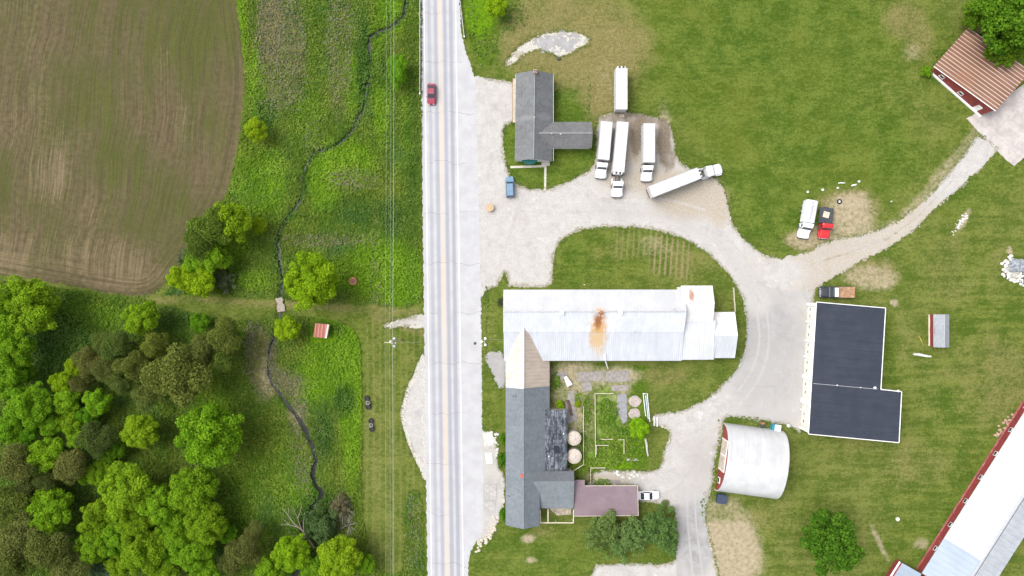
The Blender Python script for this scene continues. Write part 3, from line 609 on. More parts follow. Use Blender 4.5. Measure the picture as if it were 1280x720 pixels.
# ---- the road
def road_mat():
    k = NT('worn_asphalt'); p = k.pos()
    off = k.math('MULTIPLY', k.xyz(p)[1], .0132)
    u = k.math('ADD', k.xyz(p)[0], k.math('SUBTRACT', off, -.0))        # cross-road coordinate, metres
    n1 = k.noise(p, .35, 5, .6); n2 = k.noise(p, 5, 4, .7)
    lon = k.noise(k.map(p, 0, (1.2, .012, 1)), 1, 4, .6)
    col = k.mix(k.ss(n1, .3, .7), (.355, .352, .362), (.405, .402, .412))
    U0 = (554.3 - 640) * S
    tr = None
    for c, w, a in ((-2.45, .42, .62), (-.98, .45, .75), (1.05, .45, .85), (2.5, .45, .9)):
        d = k.math('ABSOLUTE', k.math('SUBTRACT', u, U0 + c))
        d = k.math('ADD', d, k.math('MULTIPLY', k.math('SUBTRACT', lon, .5), .5))
        b = k.ss(d, w + .22, w - .3, 0, a)
        tr = b if tr is None else k.math('MAXIMUM', tr, b)
    col = k.mix(k.math('MULTIPLY', tr, .85), col, (.225, .233, .272))
    d = k.math('ABSOLUTE', k.math('SUBTRACT', u, U0 + .05))
    col = k.mix(k.ss(d, .75, .2, 0, .6), col, (.44, .40, .36))
    col = k.mix(.25, col, k.mix(k.ss(n2, .3, .7), (.7, .7, .7), (1, 1, 1)), 'MULTIPLY')
    # shrinkage cracks right across
    yy = k.math('ADD', k.math('MULTIPLY', k.xyz(p)[1], 1 / 11.3), k.math('MULTIPLY', k.math('SUBTRACT', k.noise(k.map(p, 0, (.25, .05, 1)), 1, 4), .5), .35))
    fr = k.math('ABSOLUTE', k.math('SUBTRACT', k.math('FRACT', yy), .5))
    lane = k.ss(k.noise(k.map(p, 0, (.16, .03, 1), (3, 9, 0)), 1, 2), .42, .5)
    col = k.mix(k.math('MULTIPLY', k.ss(fr, .007, .003, 0, .55), lane), col, (.13, .13, .14))
    return k.bsdf(col, .8, 0, k.bump(n2, .2, .01), .25)
def rx(off, py): return off + .0132 * (py - 360)      # road lines lean slightly across the picture
def strip(name, xl, xr, y0, y1, z, mat, step=12):
    vs = []; fs = []; n = int((y1 - y0) / step)
    for i in range(n + 1):
        y = y0 + (y1 - y0) * i / n
        vs += [((rx(xl(y) if callable(xl) else xl, y) - 640) * S, (360 - y) * S, z), ((rx(xr(y) if callable(xr) else xr, y) - 640) * S, (360 - y) * S, z)]
    fs = [[2 * i, 2 * i + 2, 2 * i + 3, 2 * i + 1] for i in range(n)]
    me = bpy.data.meshes.new(name); me.from_pydata(vs, [], fs); me.materials.append(mat)
    o = bpy.data.objects.new(name, me); COL.objects.link(o); o['kind'] = 'structure'; return o
RM = road_mat()
def redge(y):
    pts = [(-400, 579), (0, 579), (45, 581), (70, 588), (100, 598), (200, 599), (360, 601), (530, 600), (600, 601), (640, 600), (665, 599), (690, 583), (720, 580), (1100, 580)]
    for (a, b), (c, d) in zip(pts, pts[1:]):
        if a <= y <= c: return b + (d - b) * (y - a) / (c - a) + .7 * math.sin(y * .9) + .5 * math.sin(y * 2.3)
    return 580
def ledge(y): return 529.5 + .5 * math.sin(y * 1.3) + .5 * math.sin(y * .37)
strip('road', ledge, redge, -400, 1100, .014, RM, 3)
WL = NT('road_line_paint'); _p = WL.pos(); white_line = WL.bsdf(WL.mix(WL.ss(WL.noise(_p, 3, 5, .7), .3, .62), (.42, .42, .43), (.60, .60, .61)), .7)
YL = NT('yellow_line_paint'); _p = YL.pos(); yellow_line = YL.bsdf(YL.mix(YL.ss(YL.noise(_p, 3, 5, .7), .35, .75), (.45, .385, .33), (.50, .39, .22)), .7)
for a, b in ((534.0, 535.2), (573.6, 574.8)):
    strip('road_marking', a, b, -400, 1100, .019, white_line)
for a, b in ((552.6, 553.4), (555.2, 556.0)): strip('road_marking', a, b, -400, 1100, .019, yellow_line)

# ---- stream
def water_mat():
    k = NT('stream_water'); p = k.pos()
    n = k.noise(p, 1.5, 4)
    return k.bsdf(k.mix(k.ss(n, .4, .7), (.004, .006, .004), (.014, .017, .010)), .3, 0, k.bump(n, .2, .05), .25)
def stream_sd(X, Y):
    return sdline(STREAM, X + 9 * fbm(X, Y, .055, 75, 3), Y + 7 * fbm(X, Y, .055, 76, 3))
def stream_w(X, Y):
    return 1.55 + 5.0 * fbm(X, Y, .035, 71, 3) + 2.4 * fbm(X, Y, .25, 72) + 1.0 * sst(Y, 480, 560)
def f_stream(X, Y):
    return stream_sd(X, Y) - np.maximum(stream_w(X, Y), -.1)
iso_sheet('stream', f_stream, (325, -60, 520, 760), 1.0, -.36, water_mat())

# ================================================================== CAMERA, LIGHT
def setup():
    cam = bpy.data.cameras.new('camera'); co = bpy.data.objects.new('camera', cam); COL.objects.link(co)
    co.location = (0, 0, H); co.rotation_euler = (0, 0, 0)
    cam.sensor_fit = 'HORIZONTAL'; cam.sensor_width = 36.0; cam.lens = 36.0 * H / (1280 * S)
    cam.clip_start = 1; cam.clip_end = 6000
    scn.camera = co
    w = bpy.data.worlds.new('World'); scn.world = w; w.use_nodes = True
    nt = w.node_tree; nt.nodes.clear()
    sky = nt.nodes.new('ShaderNodeTexSky'); sky.sky_type = 'NISHITA'; sky.sun_disc = False
    EL, AZ = R(58), R(-68)                  # azimuth clockwise from +Y: the light comes from the upper left
    sky.sun_elevation = EL; sky.sun_rotation = AZ; sky.dust_density = 4.0; sky.air_density = 1.0; sky.ozone_density = 1.0
    hs = nt.nodes.new('ShaderNodeHueSaturation'); hs.inputs['Saturation'].default_value = .30
    bg = nt.nodes.new('ShaderNodeBackground'); bg.inputs[1].default_value = .15
    out = nt.nodes.new('ShaderNodeOutputWorld')
    nt.links.new(sky.outputs[0], hs.inputs['Color']); nt.links.new(hs.outputs[0], bg.inputs[0]); nt.links.new(bg.outputs[0], out.inputs[0])
    sl = bpy.data.lights.new('sun', 'SUN'); sl.energy = 1.0; sl.angle = R(38); sl.color = (1, .965, .91)
    so = bpy.data.objects.new('sun', sl); COL.objects.link(so)
    d = Vector((math.sin(AZ) * math.cos(EL), math.cos(AZ) * math.cos(EL), math.sin(EL)))
    so.rotation_euler = d.to_track_quat('Z', 'Y').to_euler()
    v = scn.view_settings; v.view_transform = 'Standard'; v.look = 'None'; v.gamma = 1; v.use_curve_mapping = False
    v.exposure = 1.03
setup()

# ================================================================== BUILDINGS
WOODW = paint_mat('white_trim', (.72, .72, .70), .5, .08, 2, dirt=.15)
CREAMW = paint_mat('cream_siding', (.58, .57, .52), .6, .08, 1.2, dirt=.2)
REDW = paint_mat('barn_red', (.21, .035, .035), .65, .18, .8, dirt=.25, dirt_c=(.35, .2, .17))
GREYW = paint_mat('grey_wall', (.30, .30, .29), .7, .12, 1)
STONEW = paint_mat('stone_wall', (.34, .31, .27), .9, .25, 2.5)
GLASS = paint_mat('window_glass', (.03, .04, .05), .12, .1, 1, spec=.6)
BLACKM = paint_mat('black_rubber', (.018, .018, .02), .7, .2, 3)
DARKM = paint_mat('dark_steel', (.05, .05, .055), .55, .2, 3)
GALV = paint_mat('galvanised_steel', (.42, .43, .45), .4, .12, 3, metal=.3)
RUSTM = paint_mat('rusty_steel', (.30, .13, .065), .75, .3, 1.6, dirt=.4, dirt_c=(.42, .30, .22))
WOODM = paint_mat('weathered_wood', (.33, .25, .18), .85, .25, 3)
PALEWOOD = paint_mat('pale_timber', (.52, .47, .36), .8, .15, 3)
CONC = paint_mat('pale_concrete', (.42, .39, .36), .85, .15, 2, dirt=.3, dirt_c=(.2, .18, .15))
BRICKC = paint_mat('chimney_brick', (.40, .27, .22), .85, .3, 5)

def building(name, px, py, label, cat, group=None):
    p = P(px, py, 0); return thing(name, (p.x, p.y, 0), label, cat, 0, group)
def xy(px, py, z): p = P(px, py, z); return (p.x, p.y)
def p3(px, py, z): return P(px, py, z)
def wall_windows(root, a, b, z0, z1, ts, w, mat=None, frame=None, name='window'):
    """window panels along the wall line a-b (world xy), standing 2-6 cm proud of it"""
    a = Vector(a); b = Vector(b); d = (b - a).normalized(); n = Vector((d.y, -d.x))
    for t in ts:
        c = a.lerp(b, t)
        fr = MB(); g = MB()
        ang = math.atan2(d.y, d.x)
        for (u, zz, lu, lz) in ((-w / 2, (z0 + z1) / 2, .1, z1 - z0 + .2), (w / 2, (z0 + z1) / 2, .1, z1 - z0 + .2), (0, z0 - .05, w + .3, .1), (0, z1 + .05, w + .1, .1)):
            q = c + d * u + n * .05
            fr.box((q.x, q.y, zz), (lu, .14, lz), ang)
        q = c + n * .02
        g.box((q.x, q.y, (z0 + z1) / 2), (w - .08, .06, z1 - z0 - .02), ang)
        f = fr.build(name, frame or WOODW, root, True); 
        go = g.build('pane' if name == 'window' else 'door_leaf', mat or GLASS, None, False)
        go.data.transform(Matrix.Translation(-root.location)); go.parent = f
def fascia(root, pts, w, mat, name='fascia', z_off=.02):
    """thin trim boards along 3-D polyline (closed)"""
    m = MB()
    for i in range(len(pts) - 1):
        a = Vector(pts[i]); b = Vector(pts[i + 1]); d = b - a
        mid = (a + b) / 2; L = Vector((d.x, d.y)).length
        m.box((mid.x, mid.y, mid.z + z_off), (d.length - .02, w, .12), math.atan2(d.y, d.x), -math.atan2(d.z, L))
    return m.build(name, mat, root, True)

# ---- 1. grey shingled house with an east wing
def house_north():
    r = building('farmhouse', 668, 145, 'grey shingled house with a side wing and a green awning, beside the white trucks', 'house')
    eave, rid, wr = 2.8, 5.4, 4.62
    A = xy(668.6, 87.5, rid); B = xy(667.2, 198.5, rid)
    hw = 23.3 * S * (H - eave) / H
    M1 = shingle('house_shingle', (.095, .099, .103), (.170, .174, .178), 0, patch=[(xy(655, 148, 4)[0], xy(655, 148, 4)[1], 2.6, .9, .5, (.2, .2, .2)), (xy(680, 146, 4)[0], xy(680, 146, 4)[1], 2.4, 1.2, .5, (.2, .2, .21))])
    MB().gwall(A, B, hw, hw, eave, rid, eave).build('wall', CREAMW, r, True)
    MB().gable(A, B, hw, hw, eave, rid, eave).build('roof', M1, r, True)
    MB().tube([(A[0], A[1] - .1, rid + .03), (B[0], B[1] + .1, rid + .03)], .10, 5).build('ridge_cap', paint_mat('ridge_lead', (.2, .21, .22), .6), r, True)
    # wing; its ridge dies into the main slope
    wz = 4.65; wA = xy(674.0, 166.3, wz); wB = xy(741, 166.3, wz); whw = 16.3 * S * (H - eave) / H
    M2 = shingle('wing_shingle', (.098, .098, .100), (.168, .168, .170), 90)
    MB().gwall((wA[0] + 1, wA[1]), wB, whw, whw, eave - .03, wz, eave - .03).build('wall', CREAMW, r, True)
    MB().gable(wA, wB, whw, whw, eave - .03, wz, eave - .03).build('wing_roof', M2, r, True)
    MB().tube([(wA[0], wA[1], wz + .02), (wB[0] - .1, wB[1], wz + .02)], .07, 5).build('ridge_cap', GALV, r, True)
    c = P(669, 90.2, rid); ch = MB(); ch.box((c.x, c.y, rid + .1), (.8, .7, 1.5)).build('chimney', BRICKC, r, True)
    pot = MB(); 
    for dx in (-.18, .18): pot.lathe([(.11, 0), (.13, .05), (.13, .28), (.08, .3)], (c.x + dx, c.y, rid + .85), 10)
    pt = pot.build('chimney_pot', DARKM, None); pt.data.transform(Matrix.Translation(-r.location)); pt.parent = r.children[[x.name.startswith('chimney') for x in r.children].index(True)]
    for (px, py) in ((668, 147), (690, 166), (701, 167)):
        v = P(px, py, rid); MB().lathe([(.10, 0), (.10, .4), (.16, .42), (.16, .5), (.05, .55)], (v.x, v.y, rid - .15 if px < 680 else wz - .15), 10).build('vent_pipe', GALV, r, True)
    e = MB(); 
    for sx in (-1, 1): e.box((A[0] + sx * (hw + .05), (A[1] + B[1]) / 2, eave - .1), (.12, abs(A[1] - B[1]) - .1, .12))
    e.build('gutter', GALV, r, True)
    # green awning over the south door, barrel shaped
    ax, ay = xy(662, 199, 2.3); aw = MB(); n = 10
    vs = []; fs = []
    for i in range(n + 1):
        t = i / n; a = math.pi * t; x = ax - 2.1 + 4.2 * t; dep = 1.45 * math.sin(a) ** .6 + .02
        vs += [(x, ay + .35, 2.65 + .2 * math.sin(a)), (x, ay + .35 - dep, 2.0), (x, ay + .35 - dep, 1.75), (x, ay + .33, 2.45)]
    for i in range(n):
        for k_ in range(4): fs.append([4 * i + k_, 4 * i + 4 + k_, 4 * i + 4 + (k_ + 1) % 4, 4 * i + (k_ + 1) % 4])
    aw.add(vs, fs).build('awning', paint_mat('green_canvas', (.015, .13, .12), .7, .2, 2), r, True)
    c = P(682, 203, 0); st = MB(); st.box((c.x, c.y, .15), (1.9, 1.6, .3)); st.box((c.x, c.y + .25, .4), (1.5, 1.0, .2)); st.build('steps', CONC, r, True)
    wall_windows(r, (A[0] - hw + .36, A[1]), (B[0] - hw + .36, B[1]), .9, 2.1, (.2, .4, .6, .8), 1.1)
    wall_windows(r, (B[0] - hw, B[1] + .36), (B[0] + hw, B[1] + .36), .1, 2.1, (.5,), 1.0, WOODW, name='door')
    wall_windows(r, (wA[0] + 4, wA[1] - whw + .36), (wB[0], wB[1] - whw + .36), .9, 2.1, (.25, .7), 1.2)
    # ramp with boards and posts along the west wall
    x0, y0 = xy(641.6, 98, .4); x1, y1 = xy(644.5, 154, .4)
    rp = thing('wooden_ramp', ((x0 + x1) / 2, (y0 + y1) / 2, 0), 'narrow board ramp with brown rail along the wall of the grey shingled house', 'ramp')
    cx = x0 + .3
    m = MB(); 
    for i in range(int((y0 - y1) / .3)): m.box((cx + .1, y0 - .15 - i * .3, .36), (.95, .27, .06))
    m.build('deck', PALEWOOD, rp, True)
    m = MB(); m.box((cx - .45, (y0 + y1) / 2, 1.05), (.1, y0 - y1, .07)); m.build('handrail', paint_mat('brown_rail', (.25, .13, .06), .7), rp, True)
    for i in range(8):
        MB().box((cx - .45, y0 - .1 - i * (y0 - y1 - .2) / 7, .51), (.1, .1, 1.02)).build('post', WOODM, rp, True)
house_north()

# ---- 2. long white barn
def barn_white():
    r = building('dairy_barn', 760, 405, 'long white metal roofed barn with a rust streak, inside the loop of the drive', 'barn')
    zN, zR, zM, zS = 5.2, 8.3, 5.9, 4.0
    def X(px, z): return P(px, 360, z).x
    def Y(py, z): return P(640, py, z).y
    xw, xe = X(629, 6), X(855, 6)
    yN, yR, yM, yS = Y(362, zN), Y(389.5, zR), Y(415.3, zM), Y(451, zS)
    vx, vy = xy(752, 392, zR)
    rust = [(vx - .5, vy - 3.2, 2.5, 4.2, .9, (.48, .25, .06)), (vx - .6, vy - 1.6, 1.1, 2.8, .95, (.22, .08, .03)), (vx - .5, yM - .05, 3.6, .16, .9, (.13, .07, .04)), (vx - .5, yM - 1.3, 3.0, 3.0, .5, (.5, .36, .14))]
    MR = metal_roof('barn_tin', (.47, .49, .52), (.58, .595, .615), 90, .45, .6, rust=rust, dirt=.06, dirt_c=(.4, .36, .3))
    MW = metal_roof('barn_tin_sunward', (.41, .415, .43), (.48, .48, .49), 90, .45, .4, rust=[(vx - .4, vy + .5, 1.6, 1.0, .7, (.45, .25, .09))], dirt=.2, dirt_c=(.5, .47, .42))
    ML = metal_roof('lean_to_tin', (.385, .40, .435), (.465, .48, .51), 90, .45, .6, rust=[(vx - .5, yM - 1.2, 2.6, 3.6, .85, (.42, .255, .10)), (vx - .5, yM - 2.2, 2.0, 4.6, .45, (.44, .34, .2))], dirt=.05, dirt_c=(.4, .36, .3))
    sx, sy = xy(864, 369, 6)
    MP = metal_roof('patched_tin', (.50, .49, .485), (.63, .625, .62), 90, .6, .5, dirt=.62, dirt_c=(.34, .22, .15), rust=[(sx, sy, .8, 2.6, .9, (.30, .15, .08))])
    # main gable: one roof, tin tone set per slope for the sun it gets
    MB().hull([(xw, yN, zN), (xe, yN + .0, zN), (xe, yR, zR), (xw, yR, zR)], .16).build('roof', MW, r, True)
    MB().hull([(xw, yR - .012, zR), (xe, yR - .012, zR), (xe, yM, zM), (xw, yM, zM)], .16).build('roof', MR, r, True)
    xs = X(894, 5)
    MB().hull([(X(629.5, 5), yM - .004, zM - .12), (xe - .01, yM - .004, zM - .12), (xe - .01, yS, zS), (X(630, 5), yS, zS)], .14).build('lean_to_roof', ML, r, True)
    MB().tube([(xw + .02, yR, zR + .05), (xe - .02, yR, zR + .05)], .13, 6).build('ridge_cap', GALV, r, True)
    w = MB()
    i = .3; yb = yS + i
    kN = (zR - zN) / (yN - yR)
    prof = [(yN - i, 0), (yN - i, zN + kN * i - .2), (yR, zR - .2), (yM + .1, zM - .15), (yM - .02, zM - .35), (yb, zS - .1), (yb, 0)]
    vs = [(xw + i, a, b) for a, b in prof] + [(xe - .2, a, b) for a, b in prof]; n = len(prof)
    w.add(vs, [list(range(n)), list(range(2 * n - 1, n - 1, -1))] + [[k_, n + k_, n + (k_ + 1) % n, (k_ + 1) % n] for k_ in range(n)]).build('wall', WOODW, r, True)
    # east end: a slightly higher patched gable and the low milk house
    a0, a1 = X(851.5, 5.6), X(891, 5.6)
    yA0, yAR, yA1 = Y(357, 5.3), Y(379, 7.0), Y(402, 5.75)
    MB().gable((a0, yAR), (a1, yAR), yA0 - yAR, yAR - yA1, 5.4, 7.0, 5.8, .16).build('patched_roof', MP, r, True)
    MB().gwall((a0 + .1, yAR), (a1, yAR), yA0 - yAR, yAR - yA1, 5.4, 7.0, 5.8, .3).build('wall', WOODW, r, True)
    MB().hull([(xe + .01, yA1 + .3, 5.72), (xs, yA1 + .3, 5.72), (xs, Y(449.5, zS), zS + .02), (xe + .01, Y(449.8, zS), zS + .02)], .14).build('lean_to_roof', metal_roof('lean_to_white_tin', (.42, .43, .455), (.50, .51, .53), 90, .45, .5), r, True)
    MB().prism([(xe - .5, yA1), (xs - .2, yA1), (xs - .2, Y(448, zS)), (xe - .5, Y(448, zS))], 0, 3.7).build('wall', WOODW, r, True)
    b0, b1 = X(893, 4), X(919, 3.8); yb0, ybR, yb1 = Y(390, 3.6), Y(419.5, 5.6), Y(447.5, 3.5)
    MB().hull([(b0 - .3, yb0, 3.7), (b1, yb0, 3.7), (b1, ybR, 5.6), (b0 - .3, ybR, 5.6)], .15).build('milk_house_roof', MP, r, True)
    MB().hull([(b0 - .3, ybR - .012, 5.6), (b1, ybR - .012, 5.6), (b1, yb1, 3.6), (b0 - .3, yb1, 3.6)], .15).build('milk_house_roof', metal_roof('milk_house_tin', (.40, .415, .445), (.52, .53, .555), 90, .45, .6), r, True)
    MB().gwall((b0, ybR), (b1, ybR), yb0 - ybR, ybR - yb1, 3.7, 5.6, 3.6, .3, .16).build('wall', WOODW, r, True)
    for px in (702.5, 776, 751.5):
        v = P(px, 391, zR + .4)
        MB().lathe([(.30, -.45), (.30, .15), (.46, .2), (.5, .32), (.3, .45), (.06, .52)], (v.x, v.y, zR + .15), 14).build('roof_ventilator', WOODW if px != 751.5 else RUSTM, r, True)
    for (px, py, z) in ((792, 414, 6.2), (842, 386, 8.4)):
        v = P(px, py, z); MB().lathe([(.12, -.5), (.12, .4), (.18, .42), (.18, .5)], (v.x, v.y, z), 10).build('vent_pipe', GALV, r, True)
    # grey chute with its bent white pipe at the south eave
    a = p3(756.5, 443, 4.6); b = p3(756.5, 449, 4.3); c = p3(760, 461, 0.3)
    MB().tube([a, b, (b.x + .2, b.y - .5, 3.4), (c.x, c.y, .3)], [.22, .22, .16, .14], 8).build('downpipe', WOODW, r, True)
    wall_windows(r, (xw + .3, yS), (xe, yS + .3), 1.2, 2.4, (.3, .42, .54, .66, .78, .9), 1.0)
barn_white()

# ---- 3. long house with saltbox roof joined to the barn
def long_house():
    r = building('long_farmhouse', 655, 560, 'long house with blue grey and cream saltbox roof between the road and the garden', 'house')
    rid, eW = 6.4, 3.9
    A = xy(655.5, 409, rid); Mid = xy(654.3, 485.5, rid); B = xy(653.8, 661.5, rid)
    A = (Mid[0], A[1]); B = (Mid[0], B[1])
    hw = Mid[0] - xy(632.0, 500, eW)[0]; k = (rid - eW) / hw
    he = xy(686.8, 500, 2.6)[0] - Mid[0]; eE = rid - k * he * .86; kE = (rid - eE) / he
    hs = xy(674.5, 650, 3.9)[0] - Mid[0]
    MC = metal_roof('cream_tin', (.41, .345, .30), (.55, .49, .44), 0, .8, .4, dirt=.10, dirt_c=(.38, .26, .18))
    MT = metal_roof('cream_tin_shaded', (.31, .255, .21), (.42, .35, .29), 0, .8, .4, dirt=.22, dirt_c=(.24, .145, .09))  # same cream roof, the east slope's shade put into its colour
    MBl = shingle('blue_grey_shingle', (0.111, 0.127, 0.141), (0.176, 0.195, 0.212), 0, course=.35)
    MBd = shingle('blue_grey_shingle_shaded', (0.102, 0.117, 0.131), (0.164, 0.182, 0.198), 0, course=.35)  # copy of the west shingle, darkened for the slope away from the sun
    yM = Mid[1]; ylo = xy(680, 590, 3)[1]; ytop = A[1]
    # the valley against the barn roof: cut the cream roof back as it falls
    yW = xy(632, 446, 4)[1]
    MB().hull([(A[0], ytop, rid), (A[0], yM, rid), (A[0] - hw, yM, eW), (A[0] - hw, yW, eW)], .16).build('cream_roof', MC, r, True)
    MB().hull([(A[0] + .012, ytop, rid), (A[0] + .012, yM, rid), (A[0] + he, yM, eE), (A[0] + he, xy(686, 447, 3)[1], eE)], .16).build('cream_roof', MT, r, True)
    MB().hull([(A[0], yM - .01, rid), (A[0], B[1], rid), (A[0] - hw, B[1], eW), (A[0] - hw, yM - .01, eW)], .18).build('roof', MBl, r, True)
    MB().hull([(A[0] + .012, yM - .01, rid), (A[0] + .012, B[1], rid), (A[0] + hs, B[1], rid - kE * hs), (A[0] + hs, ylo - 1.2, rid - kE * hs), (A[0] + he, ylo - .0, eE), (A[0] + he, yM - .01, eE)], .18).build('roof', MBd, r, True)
    MB().tube([(A[0], ytop - .2, rid + .03), (A[0], yM, rid + .03)], .26, 5).build('ridge_cap', paint_mat('cream_ridge', (.62, .59, .55), .5), r, True)
    MB().tube([(A[0], yM - .02, rid + .01), (A[0], B[1] + .05, rid + .01)], .09, 5).build('ridge_cap', paint_mat('blue_ridge', (.19, .21, .23), .6), r, True)
    # flashing line between the cream and the blue roof
    f = MB(); f.panel([(A[0], yM + .06, rid + .03), (A[0] - hw, yM + .06, eW + .03), (A[0] - hw, yM - .14, eW + .03), (A[0], yM - .14, rid + .03)], .012)
    f.build('flashing', GALV, r, True)
    MB().gwall((A[0], ytop - 5.5), B, hs, hw, rid - kE * hs, rid, eW, .35).build('wall', STONEW, r, True)
    MB().prism([(A[0] + hs - .6, ytop - 6), (A[0] + he - .35, ytop - 6), (A[0] + he - .35, ylo + .4), (A[0] + hs - .6, ylo + .4)], 0, eE - .15).build('wall', STONEW, r, True)
    # red capped vent, small pipes
    v = P(652.5, 594, 5.9); MB().box((v.x, v.y, 6.15), (.75, .75, .7)).build('chimney', paint_mat('red_brick', (.36, .10, .085), .8, .25, 4), r, True)
    v = P(636.5, 620, 4.5); MB().tube([(v.x - .3, v.y, 4.45), (v.x + .2, v.y, 4.65)], .07, 6).build('vent_pipe', DARKM, r, True)
    for px in (644.5, 642): 
        v = P(px, 495, 5.2); MB().lathe([(.08, -.3), (.08, .35), (.12, .4)], (v.x, v.y, 5.1), 8).build('vent_pipe', DARKM, r, True)
    # dark weathered flat roof over the back kitchen
    kz = 3.75
    q = [xy(679.5, 512.5, kz), xy(709, 512.5, kz), xy(709, 590, kz), xy(679.5, 590, kz)]
    k_ = NT('tar_roof'); p = k_.pos()
    n1 = k_.noise(k_.map(p, 0, (2.2, .5, 1)), 1.0, 6, .75); n2 = k_.noise(p, 1.6, 4, .6)
    br = k_.n('ShaderNodeTexBrick'); k_.put(br.inputs['Vector'], k_.map(p, R(90))); br.inputs['Scale'].default_value = 1; br.inputs['Brick Width'].default_value = 1.9; br.inputs['Row Height'].default_value = .85; br.inputs['Mortar Size'].default_value = .05
    br.inputs['Color1'].default_value = (.3, .3, .3, 1); br.inputs['Color2'].default_value = (.6, .6, .6, 1); br.inputs['Mortar'].default_value = (0, 0, 0, 1)
    ff = k_.math('ADD', k_.math('MULTIPLY', k_.xyz(br.outputs[0])[0], .25), k_.math('ADD', k_.math('MULTIPLY', n1, .7), k_.math('MULTIPLY', n2, .25)))
    colr = k_.mix(k_.ss(ff, .50, .70), (.022, .026, .036), (.17, .19, .215))
    k_.bsdf(colr, .7)
    MB().hull([(q[0][0], q[0][1], kz), (q[1][0], q[1][1], kz - .25), (q[2][0], q[2][1], kz - .25), (q[3][0], q[3][1], kz)], .2).build('flat_roof', k_.m, r, True)
    MB().prism([(q[0][0], q[0][1] - .15), (q[1][0] - .2, q[1][1] - .15), (q[2][0] - .2, q[2][1] + .1), (q[3][0], q[3][1] + .1)], 0, kz - .47).build('wall', STONEW, r, True)
    for (px, py) in ((704.5, 542), (686, 570)):
        v = P(px, py, kz); MB().lathe([(.08, -.1), (.08, .4), (.13, .45)], (v.x, v.y, kz - .15), 8).build('vent_pipe', WOODW, r, True)
    sk = P(695.5, 562, kz); MB().box((sk.x, sk.y, kz + .02), (1.1, 1.6, .25)).build('skylight', paint_mat('dark_skylight', (.015, .02, .03), .2, .1), r, True)
    # south-east wing with a short dark north slope and a long pale south slope
    zr, zn, zs = 5.3, 4.2, 3.2
    e0, e1 = A[0] + 1.2, xy(717.5, 600, 4.6)[0]
    yr, yn, ys = xy(690, 601.5, zr)[1], xy(690, 589, zn)[1], xy(690, 635.5, zs)[1]
    MD = shingle('wing_dark_shingle', (.075, .078, .09), (.125, .128, .142), 90)
    MS = shingle('wing_pale_shingle', (0.123, 0.139, 0.152), (0.184, 0.205, 0.220), 90)
    MB().hull([(e0 + .4, yn, zn), (e1, yn, zn), (e1, yr, zr), (e0, yr, zr)], .17).build('wing_roof', MD, r, True)
    MB().hull([(e0, yr - .012, zr), (e1, yr - .012, zr), (e1, ys, zs), (A[0] + hs - .5, ys, zs)], .17).build('wing_roof', MS, r, True)
    MB().gwall((e0 + 1.5, yr), (e1, yr), yn - yr, yr - ys, zn, zr, zs, .3).build('wall', STONEW, r, True)
    wall_windows(r, (A[0] - hw + .36, yM - 2), (A[0] - hw + .36, B[1] + 1), 1.0, 2.6, [i / 11 for i in range(1, 11)], 1.2)
    wall_windows(r, (A[0] - hw, B[1] + .36), (A[0] + hs, B[1] + .36), 1.0, 2.5, (.3, .7), 1.2)
    # porch frame on the south side
    pr = thing('porch_frame', xy(696, 645, 0) + (0,), 'open pale timber porch frame in the corner of the long house and mauve carport', 'porch')
    z = 2.6
    y0, y1 = xy(690, 636.5, z)[1], xy(690, 653.5, z)[1]; x0, x1 = xy(673.5, 640, z)[0], xy(717, 640, z)[0]
    for (a, b) in (((x0, y1), (x1, y1)), ((x1 - .05, y0), (x1 - .05, y1)), ((xy(675.5, 640, z)[0], y0), (xy(675.5, 640, z)[0], y1)), ((xy(685, 640, z)[0], y0), (xy(685, 640, z)[0], y1))):
        d = Vector((b[0] - a[0], b[1] - a[1])); MB().box(((a[0] + b[0]) / 2, (a[1] + b[1]) / 2, z + (.0 if a[1] == b[1] else .13)), (d.length, .2, .16), math.atan2(d.y, d.x)).build('beam', PALEWOOD, pr, True)
    for (x, y) in ((x0 + .1, y1), (x1 - .1, y1), ((x0 + x1) / 2, y1), (xy(685, 640, z)[0], y0 + .1)):
        MB().box((x, y, 1.25), (.16, .16, 2.42)).build('post', PALEWOOD, pr, True)
    o = single(MB().prism([(x0 + 2.3, y0 + .3), (x1 - .3, y0 + .3), (x1 - .35, y1 + 1.0), (x0 + 4.2, y1 + .8), (x0 + 2.6, y0 - .9)], .012, .09), 'patio_slab', paint_mat('patio_concrete', (.33, .28, .22), .9, .25, 1.5, dirt=.4), 'tan concrete patio under the open porch frame', 'patio')
    # mauve carport roof
    c = thing('carport', xy(757, 625, 0) + (0,), 'flat mauve metal carport roof beside the grey shrubs, a white car under it', 'carport')
    z0, z1 = 3.3, 2.9
    k2 = NT('mauve_roof'); p = k2.pos()
    n = k2.noise(p, .5, 5, .6); seam = k2.math('ABSOLUTE', k2.math('SUBTRACT', k2.math('FRACT', k2.math('MULTIPLY', k2.xyz(p)[1], 1 / .62)), .5))
    cl = k2.mix(k2.ss(n, .3, .7), (.165, .118, .134), (.195, .145, .162)); cl = k2.mix(k2.ss(seam, .06, .02, 0, .3), cl, (.10, .07, .08))
    k2.bsdf(cl, .55)
    top = [xy(717.3, 600, z0), xy(731, 600, z0), xy(731, 607.3, z0), xy(797, 607, z0), xy(798, 644.5, z1), xy(717.8, 645.3, z1)]
    zz = [z0, z0, z0, z0, z1, z1]
    MB().hull([(a[0], a[1], b) for a, b in zip(top, zz)], .14).build('roof', k2.m, c, True)
    fascia(c, [(top[i % 6][0], top[i % 6][1], zz[i % 6]) for i in (2, 3, 4, 5)], .1, PALEWOOD, 'fascia', -.05)
